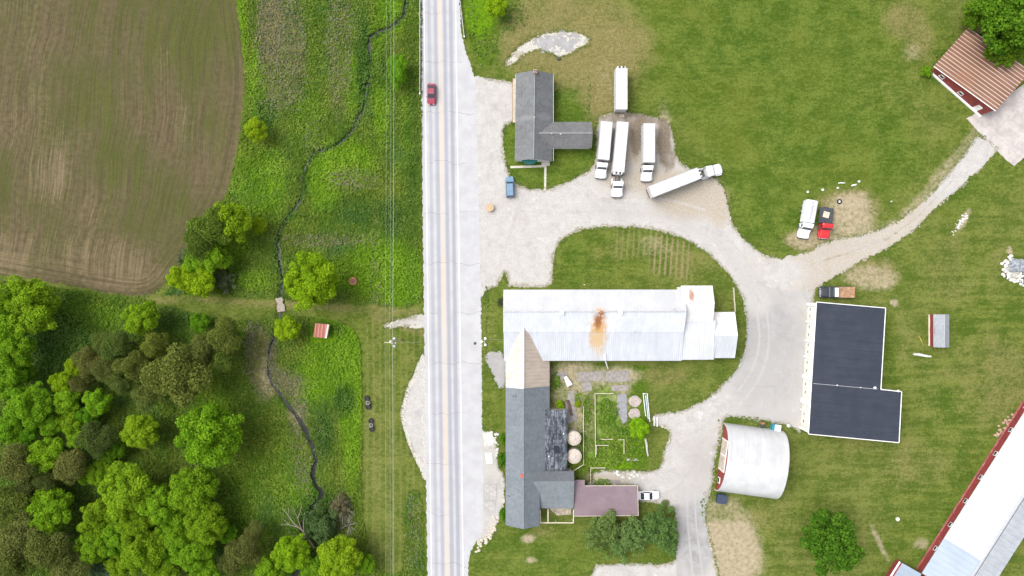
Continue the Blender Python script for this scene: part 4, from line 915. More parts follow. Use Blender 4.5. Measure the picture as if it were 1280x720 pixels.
    for i, (px, py) in enumerate(((796, 609), (796.5, 643), (770, 643), (745, 643), (770, 609))):
        v = P(px, py, 2.7); MB().box((v.x, v.y, 1.35), (.16, .16, 2.7)).build('post', PALEWOOD, c, True)
    a = xy(722, 609, 2.5); b = xy(722, 643, 2.5); MB().box((a[0], (a[1] + b[1]) / 2, 1.3), (.15, a[1] - b[1], 2.6)).build('back_wall', CREAMW, c, True)
long_house()

# ---- 4. round capped tanks beside the dark roof
def tank(px, py, rr, label):
    z = 2.4; p = P(px, py, z)
    r = thing('round_tank', (p.x, p.y, 0), label, 'tank', 0, 'round tanks beside the dark flat roof')
    MB().lathe([(rr, 0), (rr, z - .12), (rr - .03, z - .1)], n=32).build('body', CONC, r)
    k = NT('tank_lid_' + str(int(py))); q = k.obj()
    n = k.noise(q, 2.5, 5, .65); c = k.xyz(q); an = k.math('SINE', k.math('MULTIPLY', k.math('ARCTAN2', c[1], c[0]), 16))
    cl = k.mix(k.ss(n, .3, .7), (.36, .31, .255), (.50, .44, .38)); cl = k.mix(k.ss(an, .8, 1, 0, .3), cl, (.22, .18, .14))
    k.bsdf(cl, .8)
    MB().lathe([(rr + .05, z - .1), (rr + .06, z - .02), (rr * .8, z + .18), (rr * .45, z + .34), (.1, z + .42)], n=32).build('lid', k.m, r, smooth=False)
    MB().lathe([(.22, 0), (.22, .16), (.1, .2)], (0, 0, z + .4), 12).build('hatch', GALV, r)
tank(717.6, 548, 1.55, 'round tank with beige domed lid, the one closer to the long barn')
tank(717.8, 570.5, 1.6, 'round tank with beige domed lid, the one closer to the mauve carport')

# ---- 5. black roofed workshop
def workshop():
    r = building('workshop', 1065, 465, 'big workshop with stepped black roof and white garage wall facing the drive', 'workshop')
    z = 4.5
    pts = [(1020.5, 377.5), (1107, 385), (1101, 486.8), (1127, 489.5), (1123.7, 553.3), (1010.5, 542.5)]
    T = [P(a, b, z) for a, b in pts]
    k = NT('black_membrane'); p = k.pos()
    q = k.map(p, R(5)); n = k.noise(p, .35, 5, .6); n2 = k.noise(k.map(q, 0, (.2, 2.0, 1)), 1, 4, .6)
    cl = k.mix(k.ss(k.math('ADD', k.math('MULTIPLY', n, .6), k.math('MULTIPLY', n2, .4)), .35, .7), (.022, .027, .040), (.033, .039, .055))
    sm = k.math('ABSOLUTE', k.math('SUBTRACT', k.math('FRACT', k.math('MULTIPLY', k.xyz(q)[1], 1 / 2.0)), .5))
    sm = k.math('ADD', sm, k.math('MULTIPLY', k.math('SUBTRACT', k.noise(p, .5, 2), .5), .04))
    cl = k.mix(k.ss(sm, .035, .01, 0, .55), cl, (.014, .017, .027))
    k.bsdf(cl, .6, 0, None, .3)
    MB().hull(T, .22).build('roof', k.m, r, True)
    fascia(r, T + [T[0]], .16, WOODW, 'fascia', .02)
    a, b = P(1016.4, 479.3, z), P(1097, 486.5, z); d = b - a
    MB().box(((a.x + b.x) / 2, (a.y + b.y) / 2, z + .03), (d.length, .09, .06), math.atan2(d.y, d.x)).build('ridge_strip', GALV, r, True)
    for (px, py, rr) in ((1093, 484.5, .22), (1046, 481.3, .1), (1075, 484.2, .08), (1122, 488.5, .2)):
        v = P(px, py, z); MB().lathe([(rr, 0), (rr, .3), (rr * 1.3, .34), (rr * .8, .45)], (v.x, v.y, z), 12).build('vent_pipe', WOODW, r, True)
    # walls under the roof
    c = sum((t for t in T), Vector()) / 6
    W = []
    for i in range(6):
        e0 = (T[i] - T[i - 1]).normalized(); e1 = (T[(i + 1) % 6] - T[i]).normalized()
        n0 = Vector((e0.y, -e0.x)); n1 = Vector((e1.y, -e1.x))       # inward for clockwise outline
        W.append((T[i].x + .18 * (n0.x + n1.x), T[i].y + .18 * (n0.y + n1.y)))
    MB().prism(W, 0, z - .23).build('wall', CREAMW, r, True)
    a = Vector(W[5]); b = Vector(W[0]); d = (b - a).normalized(); nn = Vector((-d.y, d.x)); ang = math.atan2(d.y, d.x); L = (b - a).length
    # white header and piers between the garage doors on the drive side
    hd = a.lerp(b, .5) + nn * .06; MB().box((hd.x, hd.y, z - .5), (L - .02, .16, .5), ang).build('header', WOODW, r, True)
    for t, w in ((.012, .5), (.23, 1.1), (.155, .3), (.42, .9), (.575, .35), (.70, .35), (.85, .35), (.985, .6)):
        q = a.lerp(b, t) + nn * .16; MB().box((q.x, q.y, (z - .8) / 2), (w, .34, z - .8), ang).build('pier', WOODW, r, True)
    for t, w in ((.10, 2.6), (.33, 3.0), (.50, 3.0), (.64, 2.6), (.78, 3.0), (.92, 2.6)):
        q = a.lerp(b, t) + nn * .03; dm = MB()
        for i in range(5): dm.box((q.x, q.y, .3 + i * .58), (w, .08, .55), ang)
        dd = dm.build('garage_door', CREAMW, r, True)
        for s_ in (-.3, .3):
            g = MB(); g.box((q.x + d.x * w * s_ + nn.x * .05, q.y + d.y * w * s_ + nn.y * .05, 1.47), (.55, .03, .3), ang)
            go = g.build('pane', GLASS, None); go.data.transform(Matrix.Translation(-r.location)); go.parent = dd
workshop()

# ---- 6. arched roof shed
def quonset():
    nw, ne, se, sw = (Vector(xy(*q, 0)) for q in ((903.5, 528), (977, 538), (967, 622), (893, 612)))
    c = (nw + ne + se + sw) / 4
    r = thing('arched_barn', (c.x, c.y, 0), 'arched white metal barn with a red front, next to the black roofed workshop', 'barn')
    ax = ((ne - nw) + (se - sw)).normalized(); ay = Vector((-ax.y, ax.x)); L = ((ne - nw).length + (se - sw).length) / 2; W = ((nw - sw).length + (ne - se).length) / 2
    hh = 6.0; n = 30
    ang = math.atan2(ax.y, ax.x)
    def ring(x, s=1.0, o=0): 
        out = []
        for i in range(n + 1):
            a = math.pi * i / n; out.append((x, math.cos(a) * (W / 2) * s, abs(math.sin(a)) ** .82 * hh * s))
        return out
    k = NT('arch_tin'); p = k.obj(); xx = k.xyz(p)
    st = k.noise(k.map(p, 0, (1.4, .05, .05)), 1, 4, .6); nn = k.noise(p, .4, 5, .6)
    cl = k.mix(k.ss(k.math('ADD', k.math('MULTIPLY', st, .5), k.math('MULTIPLY', nn, .5)), .35, .65), (.37, .372, .375), (.46, .462, .465))
    cl = k.mix(k.ss(xx[1], .3, -.3), cl, k.mix(k.ss(nn, .3, .7), (.41, .415, .42), (.48, .485, .49)))    # the southern half is paler
    w = k.math('SINE', k.math('MULTIPLY', xx[0], 2 * math.pi / .75)); cl = k.mix(k.ss(w, .86, 1, 0, .14), cl, (.34, .34, .35))
    k.bsdf(cl, .45, 0, k.bump(w, .12, .03), .4)
    a = ring(-L / 2, 1); b = ring(L / 2, 1); ai = ring(-L / 2, .975); bi = ring(L / 2, .975)
    vs = a + b + ai + bi; N = n + 1; fs = []
    for i in range(n):
        fs += [[i, i + 1, N + i + 1, N + i], [2 * N + i, 3 * N + i, 3 * N + i + 1, 2 * N + i + 1], [i, 2 * N + i, 2 * N + i + 1, i + 1], [N + i, N + i + 1, 3 * N + i + 1, 3 * N + i]]
    fs += [[0, N, 3 * N, 2 * N], [n, 2 * N + n, 3 * N + n, N + n]]
    o = MB().add(vs, fs).build('roof', k.m, r); r.rotation_euler = (0, 0, ang)
    me = o.data; me.polygons.foreach_set('use_smooth', [True] * len(me.polygons)); me.set_sharp_from_angle(angle=R(40))
    def end(x, sgn, mat):
        q = ring(x, .97); q2 = ring(x + .15, .97); m_ = MB(); m_.add(q + q2, [list(range(N)), list(range(2 * N - 1, N - 1, -1))] + [[i, N + i, N + i + 1, i + 1] for i in range(n)] + [[n, 2 * N - 1, N, 0]])
        return m_.build('end_wall', mat, r)
    end(-L / 2 + .35, -1, REDW); end(L / 2 - .5, 1, GREYW)
    x = -L / 2 + .33
    MB().box((x - .02, .8, 1.9), (.12, 6.6, 3.8)).build('barn_door', paint_mat('faded_door', (.42, .36, .30), .8, .2, 1.2, dirt=.3), r)
    MB().box((x - .03, .8, 3.92), (.16, 7.0, .2)).build('door_track', WOODW, r)
    for y in (4.2, .8, -2.6): MB().box((x - .05, y, 1.9), (.16, .22, 3.7)).build('door_trim', WOODW, r)
    for y in (-5.0,):
        f = MB(); f.box((x - .04, y, 1.5), (.14, 1.3, 1.3)); fo = f.build('window', WOODW, r); MB().box((x - .12, y, 1.5), (.04, 1.0, 1.0)).build('pane', GLASS, fo)
    MB().tube([(-L / 2 + .1, 0, hh + .03), (L / 2 - .1, 0, hh + .03)], .07, 5).build('ridge_cap', WOODW, r)
    MB().box((L / 2 - .32, -.2, 5.2), (.5, .5, .5)).build('vent', GALV, r)
quonset()

# ---- 7. low red barn with white roof in the corner
def barn_corner():
    ez, rz = 2.5, 5.4
    e0, e1 = P(1252, 560, ez), P(1152.5, 716.5, ez)
    d = (e1 - e0).normalized(); n = Vector((-d.y, d.x, 0))          # towards lower right in the picture
    if n.x < 0: n = -n
    g0 = P(1280, 618, rz); hw = (g0 - e0).dot(n); hw = abs(Vector((g0.x - e0.x, g0.y - e0.y)).dot(Vector((n.x, n.y))))
    s = e1.copy(); t = e0 - d * 75
    s.z = t.z = 0
    r = thing('cattle_barn', ((s.x + t.x) / 2, (s.y + t.y) / 2, 0), 'long low red walled barn with a white metal roof running out of the corner', 'barn')
    ang = math.degrees(math.atan2(n.y, n.x))
    MA = metal_roof('cattle_tin', (.40, .405, .42), (.46, .465, .475), ang, 1.3, .35, dirt=.08, dirt_c=(.36, .34, .31))
    MBt = metal_roof('cattle_tin_blue', (.255, .305, .37), (.305, .355, .415), ang, 1.3, .4)
    MCt = metal_roof('cattle_tin_grey', (.34, .365, .40), (.47, .485, .51), ang, 1.6, .6, bump=.2)
    def E(p, off, z): q = p + n * off; return (q.x, q.y, z)
    m1 = P(1181.5, 673, ez); m1.z = 0; m1 = s + d * (m1 - s).dot(d)
    MB().hull([E(t, 0, ez), E(m1, 0, ez), E(m1, hw, rz), E(t, hw, rz)], .15).build('roof', MA, r, True)
    s2 = s + d * 14
    MB().hull([E(m1 + d * .012, 0, ez), E(s, 0, ez), E(s, hw * .28, ez + (rz - ez) * .28), E(s2, hw * .28, ez + (rz - ez) * .28), E(s2, hw, rz), E(m1 + d * .012, hw, rz)], .15).build('roof', MBt, r, True)
    MB().hull([E(t, hw + .012, rz), E(s2, hw + .012, rz), E(s2, 2 * hw, ez), E(t, 2 * hw, ez)], .15).build('roof', MCt, r, True)
    a, b = Vector(E(t, hw, rz + .07)), Vector(E(s2, hw, rz + .07)); MB().tube([a, b], .28, 6).build('ridge_vent', GALV, r, True)
    MB().tube([Vector(E(t, hw + .5, rz - .02)), Vector(E(s2, hw + .5, rz - .02))], .06, 4).build('ridge_wire', DARKM, r, True)
    w = MB(); i = .3
    p = [E(t, i, 0), E(s, i, 0), E(s, hw * .28, 0), E(s2, hw * .28, 0), E(s2, 2 * hw - i, 0), E(t, 2 * hw - i, 0)]
    w.prism([(q[0], q[1]) for q in p], 0, 2.35).build('wall', REDW, r, True)
    # low kick board and scattered pale planks at the foot of the wall
    q0 = Vector(E(t, .16, .22)); q1 = Vector(E(s, .16, .22)); dd = q1 - q0
    MB().box(tuple((q0 + q1) / 2), (dd.length - .2, .12, .42), math.atan2(dd.y, dd.x)).build('kick_board', paint_mat('faded_red_board', (.30, .09, .085), .7, .25, .6, dirt=.45, dirt_c=(.5, .4, .36)), r, True)
    for k_ in range(10):
        c = t.lerp(s, .42 + k_ * .058) + n * .25; ang2 = math.atan2(d.y, d.x)
        f = MB(); f.box((c.x, c.y, 1.5), (1.1, .14, .8), ang2); fo = f.build('window', WOODW, r, True)
        g = MB(); g.box((c.x - n.x * .06, c.y - n.y * .06, 1.5), (.9, .06, .6), ang2); go = g.build('pane', GLASS, None); go.data.transform(Matrix.Translation(-r.location)); go.parent = fo
    # annex
    z = 2.6
    T = [P(1125.5, 702.5, z), P(1152, 717.5, z), P(1152, 717.5, z) + d * 9, P(1125.5, 702.5, z) + d * 9]
    x = thing('annex_shed', ((T[0].x + T[2].x) / 2, (T[0].y + T[2].y) / 2, 0), 'small pale blue roofed annex with white edge, joined to the low red barn', 'shed')
    T = [q - n * 0.0 for q in T]
    MB().hull([(q.x, q.y, z) for q in T], .14).build('roof', MBt, x, True)
    W = [T[0] + n * .6, T[1] + d * .3, T[2] , T[3] + n * .6]
    MB().prism([(q.x, q.y) for q in W], 0, z - .16).build('wall', REDW, x, True)
    q0, q1 = T[0] + n * .25, T[3] + n * .25; dd = q1 - q0
    MB().box(((q0.x + q1.x) / 2, (q0.y + q1.y) / 2, z + .06), (dd.length, .3, .1), math.atan2(dd.y, dd.x)).build('edge_flashing', REDW, x, True)
    q0, q1 = T[0] - n * .1, T[3] - n * .1
    MB().box(((q0.x + q1.x) / 2, (q0.y + q1.y) / 2, z - .02), (dd.length, .35, .12), math.atan2(dd.y, dd.x)).build('gutter', WOODW, x, True)
barn_corner()

# ---- 8. rusty roofed red barn in the upper corner
def barn_rust():
    zl, zh = 2.4, 4.9
    a, b = P(1167, 83, zl), P(1244.5, 139, zh)       # south-west edge of the roof, low end to high end
    c, d = P(1290, 92, zh), P(1213.5, 37, zl)
    d2 = a + (c - b); d2.z = zl
    r = thing('rusty_barn', ((a.x + c.x) / 2, (a.y + c.y) / 2, 0), 'red barn with a rust striped sloping metal roof beside the concrete yard', 'barn')
    u = Vector((b.x - a.x, b.y - a.y)).normalized(); v = Vector((-u.y, u.x))
    w = abs(Vector((d.x - a.x, d.y - a.y)).dot(v)) 
    L = Vector((b.x - a.x, b.y - a.y)).length
    A2 = Vector((a.x, a.y)); ang = math.degrees(math.atan2(u.y, u.x))
    mid = A2 + u * L * .4 + v * w * .12
    rust = [(mid.x, mid.y, 4.2, 3.0, .45, (.24, .115, .06))]
    M_ = metal_roof('rust_tin', (.125, .056, .030), (.235, .120, .070), ang, .82, .55, dirt=.35, dirt_c=(.13, .105, .10), rib=.16, rib_c=(.50, .44, .42), rust=rust)
    Q = lambda s_, t_, z: (A2.x + u.x * s_ + v.x * t_, A2.y + u.y * s_ + v.y * t_, z)
    MB().hull([Q(0, 0, zl), Q(L, 0, zh), Q(L, w, zh), Q(0, w, zl)], .1).build('roof', M_, r, True)
    fascia(r, [Q(0, 0, zl), Q(L, 0, zh)], .14, WOODW, 'rake_board', .04)
    i = .25; e = 1.0; vs = [Q(e, i, 0), Q(L - i, i, 0), Q(L - i, w - i, 0), Q(e, w - i, 0), Q(e, i, zl), Q(L - i, i, zh - .25), Q(L - i, w - i, zh - .25), Q(e, w - i, zl)]
    vs[4] = Q(e, i, zl + .0); vs[7] = Q(e, w - i, zl + .0)
    MB().add(vs, [[0, 1, 5, 4], [1, 2, 6, 5], [2, 3, 7, 6], [3, 0, 4, 7], [4, 5, 6, 7], [3, 2, 1, 0]]).build('wall', REDW, r, True)
    q0, q1 = Vector(Q(0, .02, .18)), Vector(Q(L, .02, .18)); dd = q1 - q0
    MB().box(tuple((q0 + q1) / 2), (dd.length, .4, .36), math.atan2(dd.y, dd.x)).build('white_footing', WOODW, r, True)
    for t in (.2, .55): wall_windows(r, Q(0, .25, 0)[:2], Q(L, .25, 0)[:2], .9, 1.7, (t,), 1.0)
    wall_windows(r, Q(0, .25, 0)[:2], Q(L, .25, 0)[:2], .35, 2.4, (.86,), 1.1, WOODW, name='door')
barn_rust()

# ---- 9. small sheds
def shed_grey():
    z0, z1 = 1.75, 2.8
    r = building('garden_shed', 1177, 414, 'small red shed with a grey gable roof alone on the eastern grass', 'shed')
    A, B = xy(1180.5, 393, z1), xy(1180.5, 434.5, z1); hw = 10 * S * .98
    MB().gwall(A, B, hw, hw, z0, z1, z0, .15, .12).build('wall', REDW, r, True)
    MB().gable(A, B, hw, hw, z0, z1, z0, .1).build('roof', shingle('shed_shingle', (.20, .215, .235), (.30, .315, .335), 0), r, True)
    MB().tube([(A[0], A[1] - .05, z1 + .01), (B[0], B[1] + .05, z1 + .01)], .06, 5).build('ridge_cap', GALV, r, True)
    x = A[0] + hw * -1 + .05
    MB().box((x + .0, (A[1] + B[1]) / 2, .12), (.26, A[1] - B[1] - .3, .24)).build('sill_board', PALEWOOD, r, True)
    MB().box((x + .09, (A[1] + B[1]) / 2, 1.0), (.08, 1.6, 1.7)).build('door', REDW, r, True)
shed_grey()
def shed_rust():
    r = building('tiny_shed', 401, 413, 'tiny rust red tin roofed shed in the grass below the lime tree', 'shed')
    z0, z1 = 1.9, 2.25
    q = [(394, 404, z1), (411, 405.5, z1), (408, 423, z0), (391.5, 421, z0)]
    T = [P(*a) for a in q]
    u = T[1] - T[0]
    k = metal_roof('shed_rust_tin', (.22, .055, .036), (.36, .115, .08), 83, .75, .4, dirt=.25, dirt_c=(.5, .42, .38), rib=.12, rib_c=(.45, .26, .2))
    MB().hull(T, .07).build('roof', k, r, True)
    c = sum(T, Vector()) / 4
    MB().prism([((t.x - c.x) * .86 + c.x, (t.y - c.y) * .86 + c.y) for t in T], 0, 1.8).build('wall', WOODM, r, True)
    d = T[2] - T[1]; MB().box(((T[1].x + T[2].x) / 2 - .12, (T[1].y + T[2].y) / 2, (T[1].z + T[2].z) / 2 + .03), (d.length - .05, .36, .06), math.atan2(d.y, d.x), .11).build('ridge_trim', paint_mat('pale_tin', (.5, .46, .43), .6), r, True)
    MB().box((c.x, c.y - 1.42, .9), (.8, .12, 1.6)).build('door', PALEWOOD, r, True)
shed_rust()

# ================================================================== TREES
def quads_mesh(name, C, Nrm, size, mat, aspect=1.0, attrs=None, up_fold=0.0):
    """one small leaf-spray quad per centre C with normal Nrm"""
    n = len(C); Nrm = Nrm / (np.linalg.norm(Nrm, axis=1, keepdims=True) + 1e-9)
    rnd = RNG.normal(size=(n, 3)); U = np.cross(Nrm, rnd); U /= np.linalg.norm(U, axis=1, keepdims=True) + 1e-9
    W = np.cross(Nrm, U); size = np.asarray(size).reshape(-1, 1) * np.ones((n, 1))
    a = U * size * .5; b = W * size * .5 * aspect
    V = np.stack([C - a - b * .35, C - b, C + a - b * .2, C + a * .8 + b * .5, C + b, C - a * .8 + b * .55], 1)
    V += (RNG.normal(size=V.shape) * size[:, None] * .08)
    me = bpy.data.meshes.new(name); k = V.shape[1]
    me.vertices.add(n * k); me.vertices.foreach_set('co', V.reshape(-1).astype(np.float32))
    me.loops.add(n * k); me.loops.foreach_set('vertex_index', np.arange(n * k, dtype=np.int32))
    me.polygons.add(n); me.polygons.foreach_set('loop_start', np.arange(0, n * k, k, dtype=np.int32)); me.polygons.foreach_set('loop_total', np.full(n, k, np.int32))
    me.update(); me.validate(); me.materials.append(mat)
    if attrs:
        for nm, arr in attrs.items():
            at = me.attributes.new(nm, 'FLOAT', 'POINT'); at.data.foreach_set('value', np.repeat(arr, k).astype(np.float32))
    return me
def sph(n):
    v = RNG.normal(size=(n, 3)); return v / np.linalg.norm(v, axis=1, keepdims=True)
def crown_mesh(name, mat, nclump, nleaf, leaf, cr=(.22, .36), flat=.75, spread=.74, jit=.55, lumpy=.15):
    """crown of unit radius centred on the origin: leaf sprays over many overlapping clumps"""
    d = sph(nclump * 3); d = d[d[:, 2] > -.55][:nclump]
    rad = spread * (RNG.random(len(d)) ** .4) * (1 + lumpy * RNG.normal(size=len(d)))
    Cc = d * rad[:, None]; Cc[:, 2] *= flat
    Rr = RNG.uniform(*cr, len(d))
    k = RNG.choice(len(d), nleaf, p=Rr ** 2 / (Rr ** 2).sum())
    dir_ = sph(nleaf); dir_[:, 2] += .35; dir_ /= np.linalg.norm(dir_, axis=1, keepdims=True)
    C = Cc[k] + dir_ * (Rr[k] * RNG.uniform(.72, 1.08, nleaf))[:, None] * np.array([1, 1, .85])
    # thin out leaves buried in another clump
    keep = np.ones(nleaf, bool)
    for i in range(len(d)):
        q = np.linalg.norm((C - Cc[i]) / np.array([1, 1, .85]), axis=1)
        keep &= ~((q < Rr[i] * .62) & (k != i))
    C = C[keep]; dir_ = dir_[keep]
    Nn = dir_ + RNG.normal(size=dir_.shape) * jit * .8; Nn[:, 2] += .75
    return quads_mesh(name, C, Nn, RNG.uniform(.7, 1.3, len(C)) * leaf, mat), Cc, Rr
def trunk_mesh(name, mat, Cc, height, r0):
    """tapered trunk with limbs to the clumps, in units where the crown centre is the origin"""
    m = MB(); top = Vector((0, 0, -.05)); base = Vector((0, 0, -height))
    m.tube([base, base + Vector((.0, .0, .08)), base.lerp(top, .5) + Vector((.02, .015, 0)), top, top + Vector((.02, 0, .3))], [r0 * 1.5, r0 * 1.1, r0 * .85, r0 * .6, r0 * .2], 8)
    for c in Cc[:10]:
        c = Vector(c); s_ = base.lerp(top, random.uniform(.55, .98)); mid = s_.lerp(c, .5) + Vector((0, 0, -.05))
        m.tube([s_, mid, c], [r0 * .42, r0 * .26, r0 * .08], 5)
    return m.mesh(name, mat)
BARK = paint_mat('bark', (.10, .075, .05), .9, .3, 6)
L_BRIGHT = leaf_mat('leaf_bright', (.082, .186, .009), (.235, .385, .022))
L_OLIVE = leaf_mat('leaf_olive', (.066, .086, .018), (.190, .215, .060))
L_DARK = leaf_mat('leaf_dark', (.032, .092, .009), (.108, .228, .020))
L_GREY = leaf_mat('leaf_grey', (.085, .110, .045), (.165, .190, .090))
PROTO = {}
def make_protos():
    for i in range(4):
        me, Cc, _ = crown_mesh('crown', L_BRIGHT, 125, 30000, .048, (.14, .25), .7, .82, .7, .14); PROTO[('big', i)] = (me, trunk_mesh('trunk', BARK, Cc, 1.35, .07))
    for i in range(4):
        me, Cc, _ = crown_mesh('crown', L_BRIGHT, 64, 15000, .064, (.18, .31), .75, .78, .7, .16); PROTO[('bright', i)] = (me, trunk_mesh('trunk', BARK, Cc, 1.5, .06))
    for i in range(4):
        me, Cc, _ = crown_mesh('crown', L_OLIVE, 26, 15000, .048, (.26, .46), .9, .66, .95, .16); PROTO[('olive', i)] = (me, trunk_mesh('trunk', BARK, Cc, 1.7, .06))
    for i in range(2):
        me, Cc, _ = crown_mesh('crown', L_DARK, 70, 14000, .06, (.15, .27), .8, .82, .75); PROTO[('dark', i)] = (me, trunk_mesh('trunk', BARK, Cc, 1.2, .07))
    for i in range(3):
        me, Cc, _ = crown_mesh('crown', L_GREY, 44, 5200, .070, (.12, .28), .55, .88, .9, .32); PROTO[('loose', i)] = (me, trunk_mesh('trunk', BARK, Cc, .75, .035))
    for i in range(2):
        me, Cc, _ = crown_mesh('crown', L_BRIGHT, 26, 2600, .12, (.22, .36), .6, .72, .8); PROTO[('bush', i)] = (me, trunk_mesh('trunk', BARK, Cc, .75, .035))
make_protos()
TREE_NAME = {'big': 'broadleaf_tree', 'bright': 'broadleaf_tree', 'olive': 'round_tree', 'dark': 'shade_tree', 'loose': 'shrub', 'bush': 'bush'}
HF = {'big': 1.35, 'bright': 1.5, 'olive': 1.7, 'dark': 1.2, 'loose': .75, 'bush': .75}
_cnt = {}
def tree(kind, px, py, rp, label, col=(1, 1, 1), group=None, sz=(1, 1), h=None):
    i = _cnt.get(kind, 0); _cnt[kind] = i + 1
    n = len([k for k in PROTO if k[0] == kind]); me, tm = PROTO[(kind, i % n)]
    s = rp * S * (1.08 if kind == 'olive' else .98); hc = s * HF[kind] if h is None else h
    f = (H - hc) / H; s *= f; hc = s * HF[kind] if h is None else h
    p = P(px, py, hc)
    cat = 'shrub' if kind == 'loose' else 'bush' if kind == 'bush' else 'tree'
    r = thing(TREE_NAME[kind], (p.x, p.y, 0), label, cat, 0, group)
    rz = random.uniform(0, 6.28)
    for nm, m_ in (('crown', me), ('trunk', tm)):
        o = link('foliage' if (nm == 'crown' and kind in ('loose', 'bush')) else 'stem' if kind in ('loose', 'bush') else nm, m_, r, (0, 0, hc)); o.rotation_euler = (0, 0, rz if sz == (1, 1) else 0); o.scale = (s * sz[0], s * sz[1], s)
        if nm == 'trunk': o.scale = (s, s, hc / (HF[kind] if h is None else HF[kind]))
        j = random.uniform(.88, 1.1); o.color = (col[0] * j * (random.uniform(.96, 1.04) if kind == 'olive' else random.uniform(.95, 1.22)), col[1] * j, col[2] * j, 1)
    return r
GW = 'trees of the wood west of the stream'
YG = (1.24, 1.16, .75); MG = (.88, .98, .9); DG = (.62, .8, .8); BR = (1.05, .98, .98); LO = (1.05, 1.12, .8)
